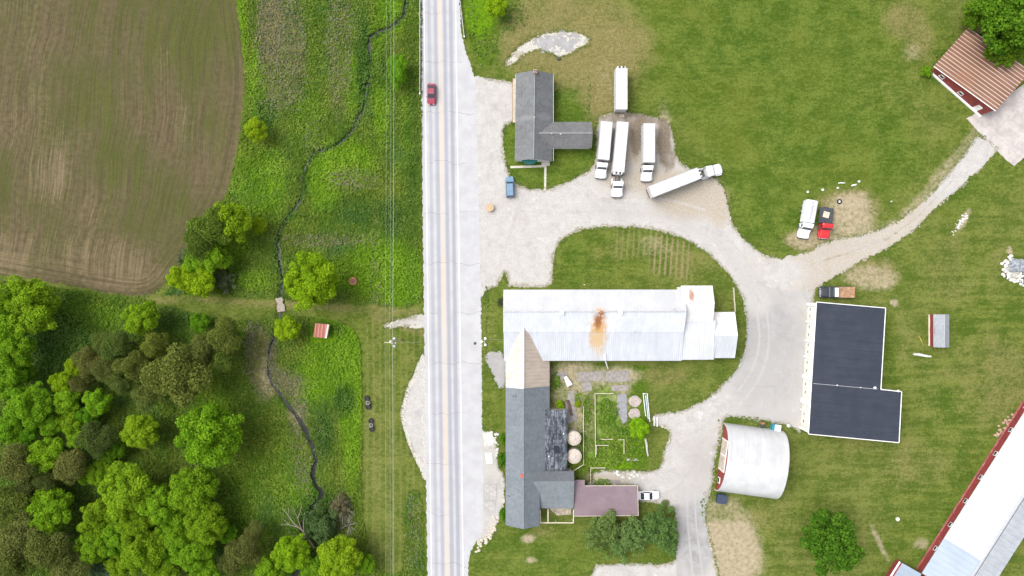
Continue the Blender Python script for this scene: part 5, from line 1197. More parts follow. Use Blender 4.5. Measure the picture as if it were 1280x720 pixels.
TREES = [
 ('big', 391, 351, 35, 'large bright lime green tree beside the stream, next to the plank bridge', YG, None),
 ('bright', 359, 411, 17, 'small lime green tree just below the plank bridge', YG, None),
 ('bright', 320, 163, 16, 'small round lime tree standing alone in the upper meadow by the field edge', (1.1, 1.08, .8), None),
 ('bright', 323, 283, 12, 'smallest lime tree, between the field corner clump and the stream', (1.1, 1.08, .8), None),
 ('big', 177, 398, 24, 'bright rounded tree alone just below the ploughed field', (1.05, 1.05, .9), None),
 ('big', 264, 546, 43, 'large bright tree standing free in the grassy clearing beside the stream', (.95, 1.05, .9), None),
 ('big', 175, 539, 24, 'medium bright tree in the clearing, between the wood and the large free tree', (.98, 1.05, .9), None),
 ('bright', 496, 88, 14, 'tall narrow green bush under the power lines near the guardrail', (.8, .95, .9), None),
 ('bright', 620, 8, 15, 'bright green tree at the top edge, just right of the road', YG, None),
 ('big', 1037, 677, 39, 'round dark green shade tree alone on the lawn below the arched barn', (.1, .1, .1), None),
 ('dark', 1262, 22, 46, 'large green tree overhanging the rusty barn roof', (1.25, 1.15, .9), None),
 ('dark', 1258, 60, 26, 'lower green tree whose branches cover the edge of the rusty barn roof', (1.2, 1.1, .9), None),
 ('dark', 1221, 17, 21, 'bright green tree left of the large tree above the rusty barn', (1.3, 1.2, .9), None),
 ('bright', 288, 279, 28, 'brightest tree of the field corner clump, nearest the stream', (1.05, 1.1, .9), 'trees clumped at the field corner'),
 ('olive', 262, 287, 26, 'dark olive tree at the top of the field corner clump, touching the soil', (.85, 1.1, .6), 'trees clumped at the field corner'),
 ('olive', 250, 311, 22, 'dark olive tree in the middle of the field corner clump', (.75, 1.0, .6), 'trees clumped at the field corner'),
 ('bright', 268, 323, 22, 'green tree low in the field corner clump, under the olive trees', MG, 'trees clumped at the field corner'),
 ('bright', 227, 347, 18, 'yellow green tree at the soil side tip of the field corner clump', YG, 'trees clumped at the field corner'),
 ('bright', 252, 353, 20, 'yellow green tree at the bottom of the field corner clump', YG, 'trees clumped at the field corner'),
 ('bright', 244, 330, 17, 'green tree in the heart of the field corner clump', MG, 'trees clumped at the field corner'),
 ('bright', 272, 302, 17, 'green tree between the brightest and the olive trees of the field corner clump', MG, 'trees clumped at the field corner'),
 ('olive', 248, 292, 16, 'dark olive tree leaning over the soil in the field corner clump', (.7, 1.0, .6), 'trees clumped at the field corner'),
 ('bright', 238, 357, 12, 'small yellow green tree between the two bottom trees of the field corner clump', YG, 'trees clumped at the field corner'),
 ('loose', 281, 353, 14, 'blue green shrub at the foot of the field corner clump', (.75, 1.0, 1.0), None),
 ('loose', 231, 323, 12, 'grey green shrub at the soil edge of the field corner clump', (1, 1.1, 1), None),
 ('bright', 250, 403, 14, 'dark green bushy tree in the grass right of the tree below the field', DG, None),
 # the olive rounded trees in a band across the wood
 ('olive', 146, 431, 21, 'dark olive round tree, first in the band beneath the tree below the field', (.7, .85, .7), GW),
 ('olive', 110, 452, 18, 'brown olive tree at the clearing end of the olive band', BR, GW),
 ('olive', 136, 458, 18, 'grey olive tree between the dark first tree and the brown end of the band', (.95, .9, .9), GW),
 ('olive', 169, 458, 21, 'rounded olive tree in the middle of the band', (.95, 1, .8), GW),
 ('olive', 195, 432, 17, 'small smooth olive tree on the upper rim of the band', (1.05, 1.1, .7), GW),
 ('olive', 224, 470, 36, 'largest olive tree in the band, facing the grassy clearing', (1, 1, .8), GW),
 ('olive', 246, 442, 22, 'olive brown tree behind the largest olive tree', (1, .95, .9), GW),
 ('olive', 281, 421, 24, 'olive tree at the stream end of the band', (1, 1.05, .8), GW),
 ('olive', 284, 450, 18, 'greener olive tree at the stream end of the band, towards the clearing', (.85, 1.1, .7), GW),
 ('bright', 297, 420, 9, 'small bright sapling among the olive trees at the stream end', MG, GW),
 ('olive', 186, 492, 19, 'olive tree below the middle of the band, over the dark gap', (.9, .95, .8), GW),
 ('olive', 104, 480, 14, 'small brown tree under the clearing end of the band', (.9, .8, .8), GW),
 ('bright', 92, 458, 13, 'yellow green tree at the clearing edge beside the brown olive trees', (1.1, 1.1, .8), GW),
 # bright trees down the picture edge
 ('big', 36, 380, 37, 'bright spreading tree at the top of the wood, above the dark clearing', MG, GW),
 ('bright', 8, 388, 28, 'bright tree at the photo edge beside the top spreading tree', MG, GW),
 ('big', 18, 432, 30, 'bright tree at the photo edge, left of the dark clearing', MG, GW),
 ('bright', 10, 474, 25, 'green tree at the photo edge below the dark clearing', (.8, .92, .9), GW),
 ('bright', 32, 466, 14, 'small dark green tree on the lower rim of the dark clearing', DG, GW),
 ('big', 40, 508, 30, 'bright wide tree below the dark clearing', MG, GW),
 ('bright', 86, 500, 19, 'bright tree between the wide tree and the brown olive trees', MG, GW),
 ('bright', 122, 503, 19, 'bright tree tucked under the olive band', (1, 1.05, .9), GW),
 ('bright', 88, 528, 17, 'bright small tree below the tree between wide tree and olive band', (.95, 1, .9), GW),
 ('bright', 12, 538, 20, 'green tree at the photo edge beside the wide tree', (.8, .92, .9), GW),
 ('bright', 145, 560, 14, 'dark green small tree at the edge of the clearing under the medium tree', DG, GW),
 ('bright', 58, 566, 23, 'bright rounded tree surrounded by olive trees, upper one of two', (1, 1.05, .9), GW),
 ('bright', 98, 546, 15, 'bright small tree above the brown tree of the wood', MG, GW),
 ('olive', 22, 581, 25, 'grey brown tree at the photo edge beside the upper surrounded bright tree', BR, GW),
 ('olive', 91, 580, 22, 'grey brown tree between the bright surrounded tree and the small bright saplings', BR, GW),
 ('olive', 120, 549, 22, 'very dark tree at the corner of the clearing', (.5, .62, .6), GW),
 ('olive', 62, 600, 17, 'dark olive tree between the two surrounded bright trees', (.75, .8, .8), GW),
 ('big', 64, 638, 29, 'bright feathery tree surrounded by olive trees, lower one of two', (.88, 1.02, .9), GW),
 ('olive', 15, 631, 26, 'olive green tree at the photo edge level with the lower surrounded tree', (1, 1.1, .8), GW),
 ('olive', 36, 608, 17, 'shadowy olive tree above the photo edge olive tree', (.7, .75, .8), GW),
 ('olive', 24, 668, 27, 'brown olive tree at the photo edge below the feathery bright tree', BR, GW),
 ('olive', 58, 684, 28, 'large brown olive tree below the feathery bright tree', (.9, .9, .8), GW),
 ('olive', 88, 706, 25, 'grey olive tree at the bottom edge, beside the teal tree', BR, GW),
 ('olive', 14, 704, 24, 'olive tree in the bottom corner of the photo', (.9, .95, .8), GW),
 ('bright', 124, 592, 17, 'bright sapling above the large group of bright trees', MG, GW),
 ('bright', 106, 596, 12, 'smaller bright sapling beside the grey brown tree', MG, GW),
 # the large bright group
 ('big', 160, 610, 34, 'bright tree at the upper left of the large bright group', MG, GW),
 ('big', 198, 628, 28, 'bright tree at the centre of the large bright group', MG, GW),
 ('big', 241, 612, 33, 'bright tree at the top right of the large bright group', MG, GW),
 ('big', 257, 652, 29, 'bright tree on the stream side of the large bright group', MG, GW),
 ('big', 126, 648, 26, 'bright tree on the west side of the large bright group', MG, GW),
 ('big', 120, 682, 26, 'bright tree at the lower west corner of the large bright group', MG, GW),
 ('big', 182, 690, 30, 'bright tree at the lower middle of the large bright group', MG, GW),
 ('big', 170, 655, 26, 'bright tree behind the gap in the large bright group', MG, GW),
 ('big', 216, 662, 25, 'bright tree just right of the centre in the large bright group', MG, GW),
 ('big', 240, 688, 28, 'bright tree at the lower right of the large bright group', MG, GW),
 ('bright', 205, 716, 22, 'green tree at the bottom edge under the large bright group', (.85, .95, .9), GW),
 ('bright', 258, 717, 21, 'bright tree at the bottom edge, left of the brown trees by the stream', MG, GW),
 ('loose', 128, 713, 21, 'teal green tree at the bottom edge under the bright group', (.55, .95, 1.0), GW),
 ('olive', 304, 690, 21, 'brown tree near the stream at the bottom, larger one', (.95, .9, .9), GW),
 ('olive', 317, 664, 14, 'small brown tree beside the dead bare tree', BR, GW),
 ('olive', 288, 703, 15, 'brown tree at the bottom edge between two bright trees', (.85, .85, .8), GW),
 ('big', 366, 692, 25, 'bright green tree below the dead bare tree', (1.1, 1.12, .8), GW),
 ('bright', 338, 712, 20, 'bright green tree at the bottom edge left of the tree below the dead one', (1, 1.02, .9), GW),
 ('big', 423, 697, 29, 'bright green tree at the bottom edge by the mown strip, broad one', (1.0, 1.06, .85), GW),
 ('bright', 456, 703, 15, 'small bright tree jutting into the mown strip at the bottom', MG, GW),
 ('bright', 392, 712, 20, 'dark green tree at the bottom edge between two bright trees', DG, GW),
 ('bright', 76, 478, 15, 'yellow green tree under the small brown tree of the olive band', YG, GW),
 ('bright', 108, 522, 15, 'dark green tree behind the tree tucked under the olive band', DG, GW),
 ('olive', 150, 478, 17, 'olive tree at the lower edge of the band, above the tucked bright tree', (.85, .95, .8), GW),
 ('olive', 128, 430, 15, 'dark olive tree at the upper clearing corner of the band', (.7, .82, .7), GW),
 ('olive', 205, 468, 19, 'olive tree between the middle of the band and the largest olive tree', (.92, .98, .8), GW),
 ('olive', 262, 436, 18, 'olive tree joining the largest olive tree to the stream end', (.95, 1, .85), GW),
 ('bright', 66, 528, 18, 'bright tree filling the gap below the wide tree', MG, GW),
 ('bright', 132, 575, 13, 'dark bushy tree under the very dark tree', DG, GW),
 ('bright', 34, 540, 16, 'dark green tree between the wide tree and the grey brown edge tree', DG, GW),
 ('big', 222, 640, 22, 'bright tree filling the middle of the large bright group', MG, GW),
 ('big', 148, 672, 24, 'bright tree in the lower left heart of the large bright group', MG, GW),
 ('big', 208, 690, 22, 'bright tree between the two lower trees of the large bright group', MG, GW),
 ('bright', 150, 706, 18, 'bright tree at the bottom edge between the teal and the green tree', MG, GW),
 ('bright', 284, 668, 14, 'dark green bushy tree between the bright group and the small brown tree', DG, GW),
 ('loose', 404, 655, 23, 'dark green willow shrub between the stream and the mown strip', (.62, .95, .7), None),
 ('loose', 424, 635, 14, 'grey green shrub with bare twigs beside the mown strip', (1.05, .95, 1.1), None),
 # garden and yard shrubs
 ('loose', 752, 662, 25, 'grey green shrub below the mauve carport, the one nearest the porch frame', (.95, 1.35, .8), 'shrubs below the carport'),
 ('loose', 786, 672, 24, 'grey green shrub below the mauve carport, middle one and lowest', (1.05, 1.4, .9), 'shrubs below the carport'),
 ('loose', 824, 655, 26, 'darker grey green shrub at the drive corner behind the white car', (.85, 1.25, .75), 'shrubs below the carport'),
 ('loose', 836, 676, 17, 'low grey green shrub at the lower drive corner, below the darker one', (.9, 1.3, .75), 'shrubs below the carport'),
 ('loose', 770, 683, 15, 'small low grey green shrub between the first two carport shrubs', (1.0, 1.4, .85), 'shrubs below the carport'),
 ('loose', 806, 668, 16, 'small grey green shrub between the middle and the darker carport shrub', (.95, 1.35, .8), 'shrubs below the carport'),
 ('bright', 798, 535, 14, 'small bright lime tree in the courtyard garden by the round slabs', (1.0, 1.2, .8), None),
 ('bush', 629, 549, 9, 'dark clipped bush on the roadside wall of the long house, uppermost', (.5, .75, .8), 'clipped bushes along the long house'),
 ('bush', 629, 575, 11, 'largest dark clipped bush on the roadside wall of the long house', (.38, .62, .9), 'clipped bushes along the long house'),
 ('bush', 629, 643, 10, 'dark clipped bush at the lower corner of the long house', (.5, .75, .8), 'clipped bushes along the long house'),
 ('bush', 1158, 90, 8, 'small green bush at the corner of the rusty barn', (.9, 1, .9), None),
 ('bush', 700, 506, 7, 'lime green bush beside the dark flat roof in the courtyard', YG, None),
 ('bush', 722, 505, 5, 'small yellow green bush in the middle of the courtyard path', YG, None),
 ('loose', 627, 378, 6, 'dark shrub against the road end of the long white barn', (.5, .5, .55), None),
 # a few beyond the picture edges so the place goes on
]
for t in TREES:
    kind, px, py, rp, lab, col, grp = t
    if (px, py) == (1037, 677): kind, col = 'dark', (.98, 1.02, 1)
    if (px, py) == (496, 88): tree(kind, px, py, rp, lab, col, grp, (1.0, 1.75)); continue
    if kind == 'bush' and 'clipped' in lab: tree(kind, px, py, rp, lab, col, grp, (.62, 1.05)); continue
    tree(kind, px, py, rp, lab, col, grp)

# ---- dead tree lying out over the stream bank
def dead_tree():
    DEAD = paint_mat('dead_wood', (.24, .205, .165), .9, .25, 5)
    b = P(392, 683, .6); r = thing('dead_tree', (b.x, b.y, 0), 'bare pale dead tree fallen beside the stream above the bright trees', 'dead tree')
    def pt(px, py, z): q = P(px, py, z); return (q.x - b.x, q.y - b.y, z)
    MB().tube([pt(393, 685, .4), pt(384, 671, 1.0), pt(377, 662, 1.6), pt(368, 655, 2.2), pt(360, 644, 2.8), pt(351, 633, 3.4)], [.26, .24, .20, .15, .09, .04], 8).build('trunk', DEAD, r)
    for q in ([(377, 662, 1.6), (372, 648, 2.6), (366, 634, 3.2)], [(380, 666, 1.4), (379, 652, 2.2), (381, 640, 2.6)], [(372, 659, 2.0), (362, 656, 2.4), (353, 648, 2.6)], [(384, 671, 1.0), (376, 674, 1.5), (366, 668, 1.9)], [(372, 648, 2.6), (376, 638, 3.0), (377, 630, 3.2)], [(360, 644, 2.8), (361, 634, 3.2)], [(362, 656, 2.4), (357, 655, 2.6), (350, 657, 2.8)]):
        MB().tube([pt(*a) for a in q], [.12, .07, .02][:len(q)] if len(q) == 3 else [.1, .03], 6).build('branch', DEAD, r)
dead_tree()
def bare_shrub(px, py, n, R_, label):
    DEADG = bpy.data.materials.get('dead_twig') or paint_mat('dead_twig', (.30, .28, .25), .9, .2, 5)
    b = P(px, py, 0); r = thing('bare_shrub', (b.x, b.y, 0), label, 'shrub'); 
    rr = random.Random(px)
    m = MB()
    for i in range(n):
        a = rr.uniform(0, 6.28); L = rr.uniform(.5, 1) * R_; e = Vector((math.cos(a) * L, math.sin(a) * L, rr.uniform(1.0, 2.4)))
        m.tube([(0, 0, 0), e * .5 + Vector((0, 0, .4)), e], [.05, .035, .012], 4)
        for j in range(3):
            a2 = a + rr.uniform(-.8, .8); f = e + Vector((math.cos(a2), math.sin(a2), .3)) * rr.uniform(.4, 1.0); m.tube([e * rr.uniform(.5, .9), f], [.022, .008], 3)
    m.build('branches', DEADG, r)
bare_shrub(431, 634, 26, 2.4, 'grey leafless shrub by the mown strip, above the bottom bright trees')
bare_shrub(437, 655, 16, 1.8, 'smaller grey leafless shrub just below the other leafless one')

# ================================================================== MEADOW GROWTH (uncountable)
def tuft_mat():
    k = NT('wild_growth'); p = k.pos()
    rnd = k.n('ShaderNodeNewGeometry').outputs['Random Per Island']
    n = k.noise(p, .9, 4, .65)
    n = k.math('ADD', k.math('MULTIPLY', n, .5), k.math('MULTIPLY', k.noise(p, .16, 4, .6), .5))
    f = k.math('ADD', k.math('MULTIPLY', rnd, .35), k.math('MULTIPLY', k.ss(n, .3, .7), .65))
    base = k.mix(k.ss(f, .2, .85), (.066, .136, .018), (.162, .236, .040))
    pt = k.noise(p, .07, 4, .6)
    base = k.mix(k.ss(pt, .42, .62), base, k.mix(k.ss(f, .2, .85), (.085, .138, .018), (.185, .225, .040)))
    base = k.mix(k.ss(pt, .46, .34), base, k.mix(k.ss(f, .2, .85), (.048, .118, .028), (.110, .195, .060)))
    lush = k.mix(k.ss(f, .2, .85), (.118, .242, .015), (.220, .350, .030))
    deep = k.mix(k.ss(f, .2, .85), (.042, .100, .018), (.096, .172, .042))
    dry = k.mix(k.ss(f, .2, .85), (.125, .135, .062), (.220, .205, .135))
    col = k.mix(k.attr('lush'), base, lush); col = k.mix(k.attr('deep'), col, deep)
    col = k.mix(k.ss(k.math('ADD', k.attr('dry'), k.math('MULTIPLY', k.math('SUBTRACT', rnd, .5), .9)), .4, .75), col, dry)
    d = k.n('ShaderNodeBsdfDiffuse'); k.put(d.inputs[0], col)
    t = k.n('ShaderNodeBsdfTranslucent'); k.put(t.inputs[0], col); mx = k.n('ShaderNodeMixShader'); mx.inputs[0].default_value = .25
    k.t.links.new(d.outputs[0], mx.inputs[1]); k.t.links.new(t.outputs[0], mx.inputs[2]); k.t.links.new(mx.outputs[0], k.out.inputs[0])
    return k.m
def meadow():
    n = 520000
    X = RNG.uniform(-30, 530, n); Y = RNG.uniform(-40, 760, n)
    A = paint(GOPS, X, Y)
    mead = A['meadow'] + .35 * fbm(X, Y, .12, 81)
    ok = (mead > .55) & (sdpoly(FIELD, X, Y) > 3 + 6 * fbm(X, Y, .1, 82)) & (stream_sd(X, Y) > stream_w(X, Y) * .9 + 1.5 * fbm(X, Y, .3, 83))
    ok &= sdline([(200, 376), (260, 374), (350, 381), (430, 385), (530, 391)], X, Y) > 7 + 5 * fbm(X, Y, .1, 84)
    ok &= np.minimum(sdpoly(LENS, X, Y), sdpoly(ENTRY, X, Y)) > 2
    dens = fbm(X, Y, .16, 85) + fbm(X, Y, .5, 86) * .6 + .62
    ok &= RNG.random(n) < np.clip(dens, .12, 1)
    ok &= ~((sdline([(331, 412), (322, 440), (324, 470), (345, 497), (372, 527), (388, 562)], X, Y) < 8 + 8 * fbm(X, Y, .1, 93)) & (RNG.random(n) < .75))
    ok &= ~((X > 386) & (X < 418) & (Y > 398) & (Y < 428)) & ~((np.hypot(X - 441, Y - 351) < 8))
    X, Y = X[ok], Y[ok]; A = {k_: v[ok] for k_, v in A.items()}
    m = len(X)
    lift = .15 + .45 * np.clip(fbm(X, Y, .12, 87) + .5, 0, 1) + .3 * A['lush']
    q = 1
    C = np.stack([(X - 640) * S, (360 - Y) * S, lift * RNG.uniform(.25, 1.0, m)], -1)
    Nn = RNG.normal(size=(m, 3)) * .6; Nn[:, 2] = np.abs(Nn[:, 2]) + .8
    j = .25 * fbm(X, Y, .15, 88, 3) + .2 * fbm(X, Y, .5, 89, 3)
    me = quads_mesh('meadow_growth', C, Nn, RNG.uniform(.15, .42, m), tuft_mat(), 1.0,
                    {'lush': np.clip(A['lush'] + j * 1.6, 0, 1), 'deep': np.clip(A['deep'] - j, 0, 1), 'dry': np.clip(A['dry'] + j * .8, 0, 1)})
    o = bpy.data.objects.new('meadow_growth', me); COL.objects.link(o); tag(o, 'tall wild meadow plants on both sides of the stream', 'wild plants', None, 'stuff')
def scatter(name, label, cat, mask, bounds, n, size, lift, lush, deep, dry):
    X = RNG.uniform(bounds[0], bounds[2], n); Y = RNG.uniform(bounds[1], bounds[3], n)
    ok = mask(X, Y); X, Y = X[ok], Y[ok]; m = len(X)
    C = np.stack([(X - 640) * S, (360 - Y) * S, RNG.uniform(.05, lift, m)], -1)
    Nn = RNG.normal(size=(m, 3)) * .7; Nn[:, 2] = np.abs(Nn[:, 2]) + .6
    j = .5 * fbm(X, Y, .2, 91, 3)
    me = quads_mesh(name, C, Nn, RNG.uniform(.6, 1.4, m) * size, bpy.data.materials['wild_growth'], 1.0, {'lush': np.clip(lush + j, 0, 1), 'deep': np.clip(deep - j, 0, 1), 'dry': np.clip(dry + j * .4, 0, 1)})
    o = bpy.data.objects.new(name, me); COL.objects.link(o); tag(o, label, cat, None, 'stuff')
meadow()
def ells(L, X, Y, amp=.5, sc=.25, seed=90):
    d = np.full(X.shape, 9.0)
    for (x, y, rx_, ry_) in L: d = np.minimum(d, np.hypot((X - x) / rx_, (Y - y) / ry_))
    return d + amp * fbm(X, Y, sc, seed) < .95
scatter('garden_growth', 'leafy plants filling the courtyard garden beds', 'garden plants',
        lambda X, Y: ells([(760, 520, 13, 24), (768, 545, 14, 18), (765, 573, 26, 10), (792, 565, 14, 18), (750, 560, 9, 12), (733, 512, 6, 18), (728, 560, 6, 26), (740, 580, 12, 8), (716, 598, 8, 8), (752, 602, 12, 5), (723, 497, 6, 8), (695, 477, 6, 12), (785, 548, 14, 12)], X, Y, .9), (686, 452, 815, 612), 11000, .40, .5, .5, .15, .15)
scatter('rough_grass', 'rough green grass along the barn walls and fences', 'rough grass',
        lambda X, Y: ells([(1172, 78, 6, 14), (1163, 96, 6, 6), (899, 548, 3, 26), (893, 596, 3, 20), (930, 524, 20, 5), (606, 60, 16, 24), (590, 20, 8, 30), (640, 20, 20, 20), (515, 665, 10, 55), (700, 600, 8, 8), (736, 130, 3, 40), (608, 400, 3, 40), (1098, 450, 3, 40), (1118, 520, 3, 20), (880, 630, 4, 14), (1200, 590, 4, 40)], X, Y, 1.0), (560, -10, 1215, 720), 60000, .36, .35, .25, .45, .15)

def near_edges(X, Y):
    ok = np.zeros(X.shape, bool)
    j = 3.2 * fbm(X, Y, .25, 95, 3)
    for poly in [GRAVEL, TRACK, LENS, ENTRY, FIELD, PATCH_N] + APRONS:
        d = sdpoly(poly, X, Y) + j
        if poly is TRACK: d = np.where(sdpoly(GRAVEL, X, Y) < 3, 99, d)
        if poly is GRAVEL: d = np.where(sdpoly(TRACK, X, Y) < 3, 99, d)
        ok |= (d > -1.6) & (d < 2.6) & (RNG.random(X.shape) < np.clip((d + 2.2) / 3.2, .1, 1))
    ok &= ~((X < 604) & (X > 527)) & (sdpoly([(640, 100), (747, 100), (747, 215), (640, 215)], X, Y) > -8) & (sdpoly([(636, 357), (692, 357), (692, 364), (636, 364)], X, Y) > 0)
    ok &= ~((X > 1000) & (X < 1020) & (Y > 370) & (Y < 550))
    return ok
scatter('edge_grass', 'ragged grass creeping over the edges of gravel and field', 'edge grass', near_edges, (120, -20, 1260, 730), 420000, .20, .16, .1, .25, .35)

# ================================================================== VEHICLES  (built along +X, wheels on z = 0)
def car_paint(name, c, rough=.25):
    k = NT(name); n = k.noise(k.obj(), 1.2, 4); col = k.mix(k.ss(n, .3, .7), mul(c, .92), mul(c, 1.06))
    m = k.bsdf(col, rough, 0, None, .5); return m
PW = car_paint('white_vehicle_paint', (.72, .72, .73)); _k = NT('white_box_panel'); _p = _k.obj(); _n = _k.noise(_p, .7, 6, .7)
_c = _k.mix(_k.ss(_n, .35, .7), (.44, .44, .44), (.54, .54, .54))
_w = _k.math('ABSOLUTE', _k.math('SUBTRACT', _k.math('FRACT', _k.math('MULTIPLY', _k.xyz(_p)[0], 1 / 1.2)), .5))
_c = _k.mix(_k.ss(_w, .05, .02, 0, .3), _c, (.30, .30, .30)); _st = _k.noise(_k.map(_p, 0, (.3, 3, 1)), 1, 5, .7)
PWB = _k.bsdf(_k.mix(_k.ss(_st, .58, .78, 0, .4), _c, (.36, .33, .29)), .45)
LAMP = paint_mat('lamp_glass', (.65, .65, .62), .15, .1, 4); REDL = paint_mat('red_lamp', (.35, .02, .02), .25, .1, 4)
def wheel(root, x, y, r, w, name='wheel'):
    t = MB().wheel((x, y, r), r, w, 18).build(name, BLACKM, root)
    MB().wheel((x, y + (w * .42 if y > 0 else -w * .42), r), r * .55, w * .25, 12).build('rim', GALV, t)
def lamps(root, x, ys, z, mat=LAMP, name='headlight', s=(.10, .34, .16)):
    for y in ys: MB().box((x, y, z), s).build(name, mat, root)
def car(name, label, cat, loc, rz, mat, L=4.6, W=1.8, hood=.92, roof=1.45, cab=(-1.9, -1.15, .15, .95), kind='sedan'):
    """cab = x of rear glass base, roof rear, roof front, windscreen base"""
    r = thing(name, (loc.x, loc.y, 0), label, cat, rz)
    h = L / 2; w = W / 2
    b = MB().loft([(-h, w * .80, .42, .72, .08), (-h + .12, w * .93, .30, hood - .03, .12), (-h + .5, w, .24, hood, .14), (cab[0], w, .22, hood + .02, .14), (cab[3], w, .22, hood + .02, .14), (h - .75, w * .98, .22, hood - .08, .16), (h - .2, w * .90, .26, hood - .18, .16), (h, w * .72, .36, .60, .12)])
    b.build('body', mat, r)
    zb = hood + .0; x0, x1, x2, x3 = cab; wr = w * .74; wb = w * .93
    # cabin shell (pillars and roof), glass set 12 mm proud
    vs = [(x0, -wb, zb), (x0, wb, zb), (x1, wr, roof), (x1, -wr, roof), (x3, -wb, zb), (x3, wb, zb), (x2, wr, roof), (x2, -wr, roof)]
    MB().add(vs, [[0, 3, 2, 1], [4, 5, 6, 7], [0, 4, 7, 3], [1, 2, 6, 5], [3, 7, 6, 2], [0, 1, 5, 4]]).build('cabin', mat, r)
    V = [Vector(v) for v in vs]
    def glass(a, b_, c, d, nm, s=.9):
        ce = (a + b_ + c + d) / 4; q = [ce + (p - ce) * s for p in (a, b_, c, d)]
        MB().panel(q, .012).build(nm, GLASS, r)
    glass(V[4], V[5], V[6], V[7], 'windscreen', .94); glass(V[1], V[0], V[3], V[2], 'rear_window', .92)
    glass(V[0], V[4], V[7], V[3], 'side_window', .86); glass(V[5], V[1], V[2], V[6], 'side_window', .86)
    ro = MB(); ro.loft([(x1 + .02, wr * .97, roof - .03, roof + .03, .03), ((x1 + x2) / 2, wr * .99, roof - .03, roof + .06, .04), (x2 - .02, wr * .97, roof - .03, roof + .03, .03)]); ro.build('roof_panel', mat, r)
    for sx in (h - .85, -h + .85):
        for sy in (-1, 1): wheel(r, sx, sy * (w - .08), .33, .22)
    lamps(r, h - .09, (-w * .55, w * .55), .62); lamps(r, -h + .05, (-w * .62, w * .62), .72, REDL, 'tail_light', (.12, .3, .14))
    for sy in (-1, 1): MB().box((x3 - .25, sy * (w + .1), zb + .08), (.14, .22, .14)).build('mirror', mat, r)
    MB().box((h - .02, 0, .42), (.08, W * .62, .16)).build('bumper', DARKM, r)
    return r
CRED = car_paint('red_car_paint', (.22, .02, .045)); CBLUE = car_paint('blue_van_paint', (.115, .20, .30), .35)
car('car', 'small red car driving down the near lane of the road', 'car', P(539.2, 117.5, .8), R(-90.5), CRED, 4.7, 1.85)
car('minivan', 'blue minivan parked on the gravel beside the grey shingled house', 'minivan', P(637.4, 233.5, 1.0), R(91.5), CBLUE, 4.75, 1.88, 1.0, 1.72, (-2.28, -2.05, .62, 1.15))
car('white_car', 'white saloon car with its tail under the mauve carport', 'car', P(810.5, 619.5, .8), R(1), PW, 4.9, 1.88, .92, 1.45, (-1.75, -1.0, .1, .9))

def cab_front(r, paint, sleeper=0.0, x0=0.0, dark_roof=None):
    """bonneted lorry cab with its bumper at x0; returns x of the cab back"""
    b = MB().loft([(x0 - .05, .80, .55, 1.25, .15), (x0 - .35, .98, .5, 1.5, .22), (x0 - 1.2, 1.05, .5, 1.66, .2), (x0 - 1.75, 1.10, .5, 1.74, .18)])
    b.build('hood', paint, r)
    cb = -1.75; bk = x0 - 3.25 - sleeper
    c = MB().loft([(x0 - 1.70, 1.12, .5, 1.72, .05), (x0 - 1.95, 1.14, .5, 1.82, .06), (x0 - 2.30, 1.10, .5, 2.62, .14), (x0 - 2.6, 1.16, .5, 2.86, .16), (bk + .4, 1.20, .5, 2.95 + (.35 if sleeper else 0), .18), (bk, 1.20, .5, 2.9 + (.35 if sleeper else 0), .14)])
    c.build('cab', paint, r)
    MB().panel([(x0 - 1.93, -1.0, 1.84), (x0 - 1.93, 1.0, 1.84), (x0 - 2.30, .96, 2.58), (x0 - 2.30, -.96, 2.58)], .03).build('windscreen', GLASS, r)
    for sy in (-1, 1):
        MB().panel([(x0 - 2.35, sy * 1.16, 1.85), (x0 - 3.0, sy * 1.20, 1.85), (x0 - 3.0, sy * 1.19, 2.5), (x0 - 2.5, sy * 1.16, 2.5)][::sy], .03).build('side_window', GLASS, r)
        MB().box((x0 - 2.05, sy * 1.42, 2.1), (.12, .22, .55)).build('mirror', DARKM, r)
        MB().loft([(x0 - .25, .18, .5, 1.05, .06), (x0 - .9, .2, .5, 1.15, .08), (x0 - 1.6, .18, .5, 1.0, .06)]).build('fender', paint, r).location = (0, sy * 1.08, 0)
        MB().box((x0 - 2.6, sy * 1.2, .62), (.9, .2, .3)).build('step', DARKM, r)
    lamps(r, x0 - .1, (-.82, .82), .95, LAMP, 'headlight', (.14, .3, .2))
    MB().box((x0 + .0, 0, .55), (.16, 2.2, .3)).build('bumper', DARKM, r)
    MB().box((x0 - .03, 0, 1.0), (.08, 1.05, .55)).build('grille', GALV, r)
    return bk
def truck_wheels(r, axles, y=1.0, rad=.5, w=.32, name='wheel'):
    for x, dual in axles:
        for sy in (-1, 1): wheel(r, x, sy * (y - (.05 if dual else 0)), rad, w * (1.8 if dual else 1), name)
def box_body(r, x0, x1, z0, z1, w=1.28, mat=None):
    m = MB(); m.box(((x0 + x1) / 2, 0, (z0 + z1) / 2), (x1 - x0, 2 * w, z1 - z0)); bo = m.build('box_body', mat or PWB, r)
    e = MB()
    e.box(((x0 + x1) / 2, w - .03, z1 + .0), (x1 - x0 - .02, .10, .05)); e.box(((x0 + x1) / 2, -w + .03, z1 + .0), (x1 - x0 - .02, .10, .05))
    e.build('top_rail', GALV, r)
    for sy in (-1, 1): MB().box((x0 - .02, sy * w * .5, (z0 + z1) / 2), (.06, w * .96, z1 - z0 - .1)).build('rear_door', PWB, r)
    return bo
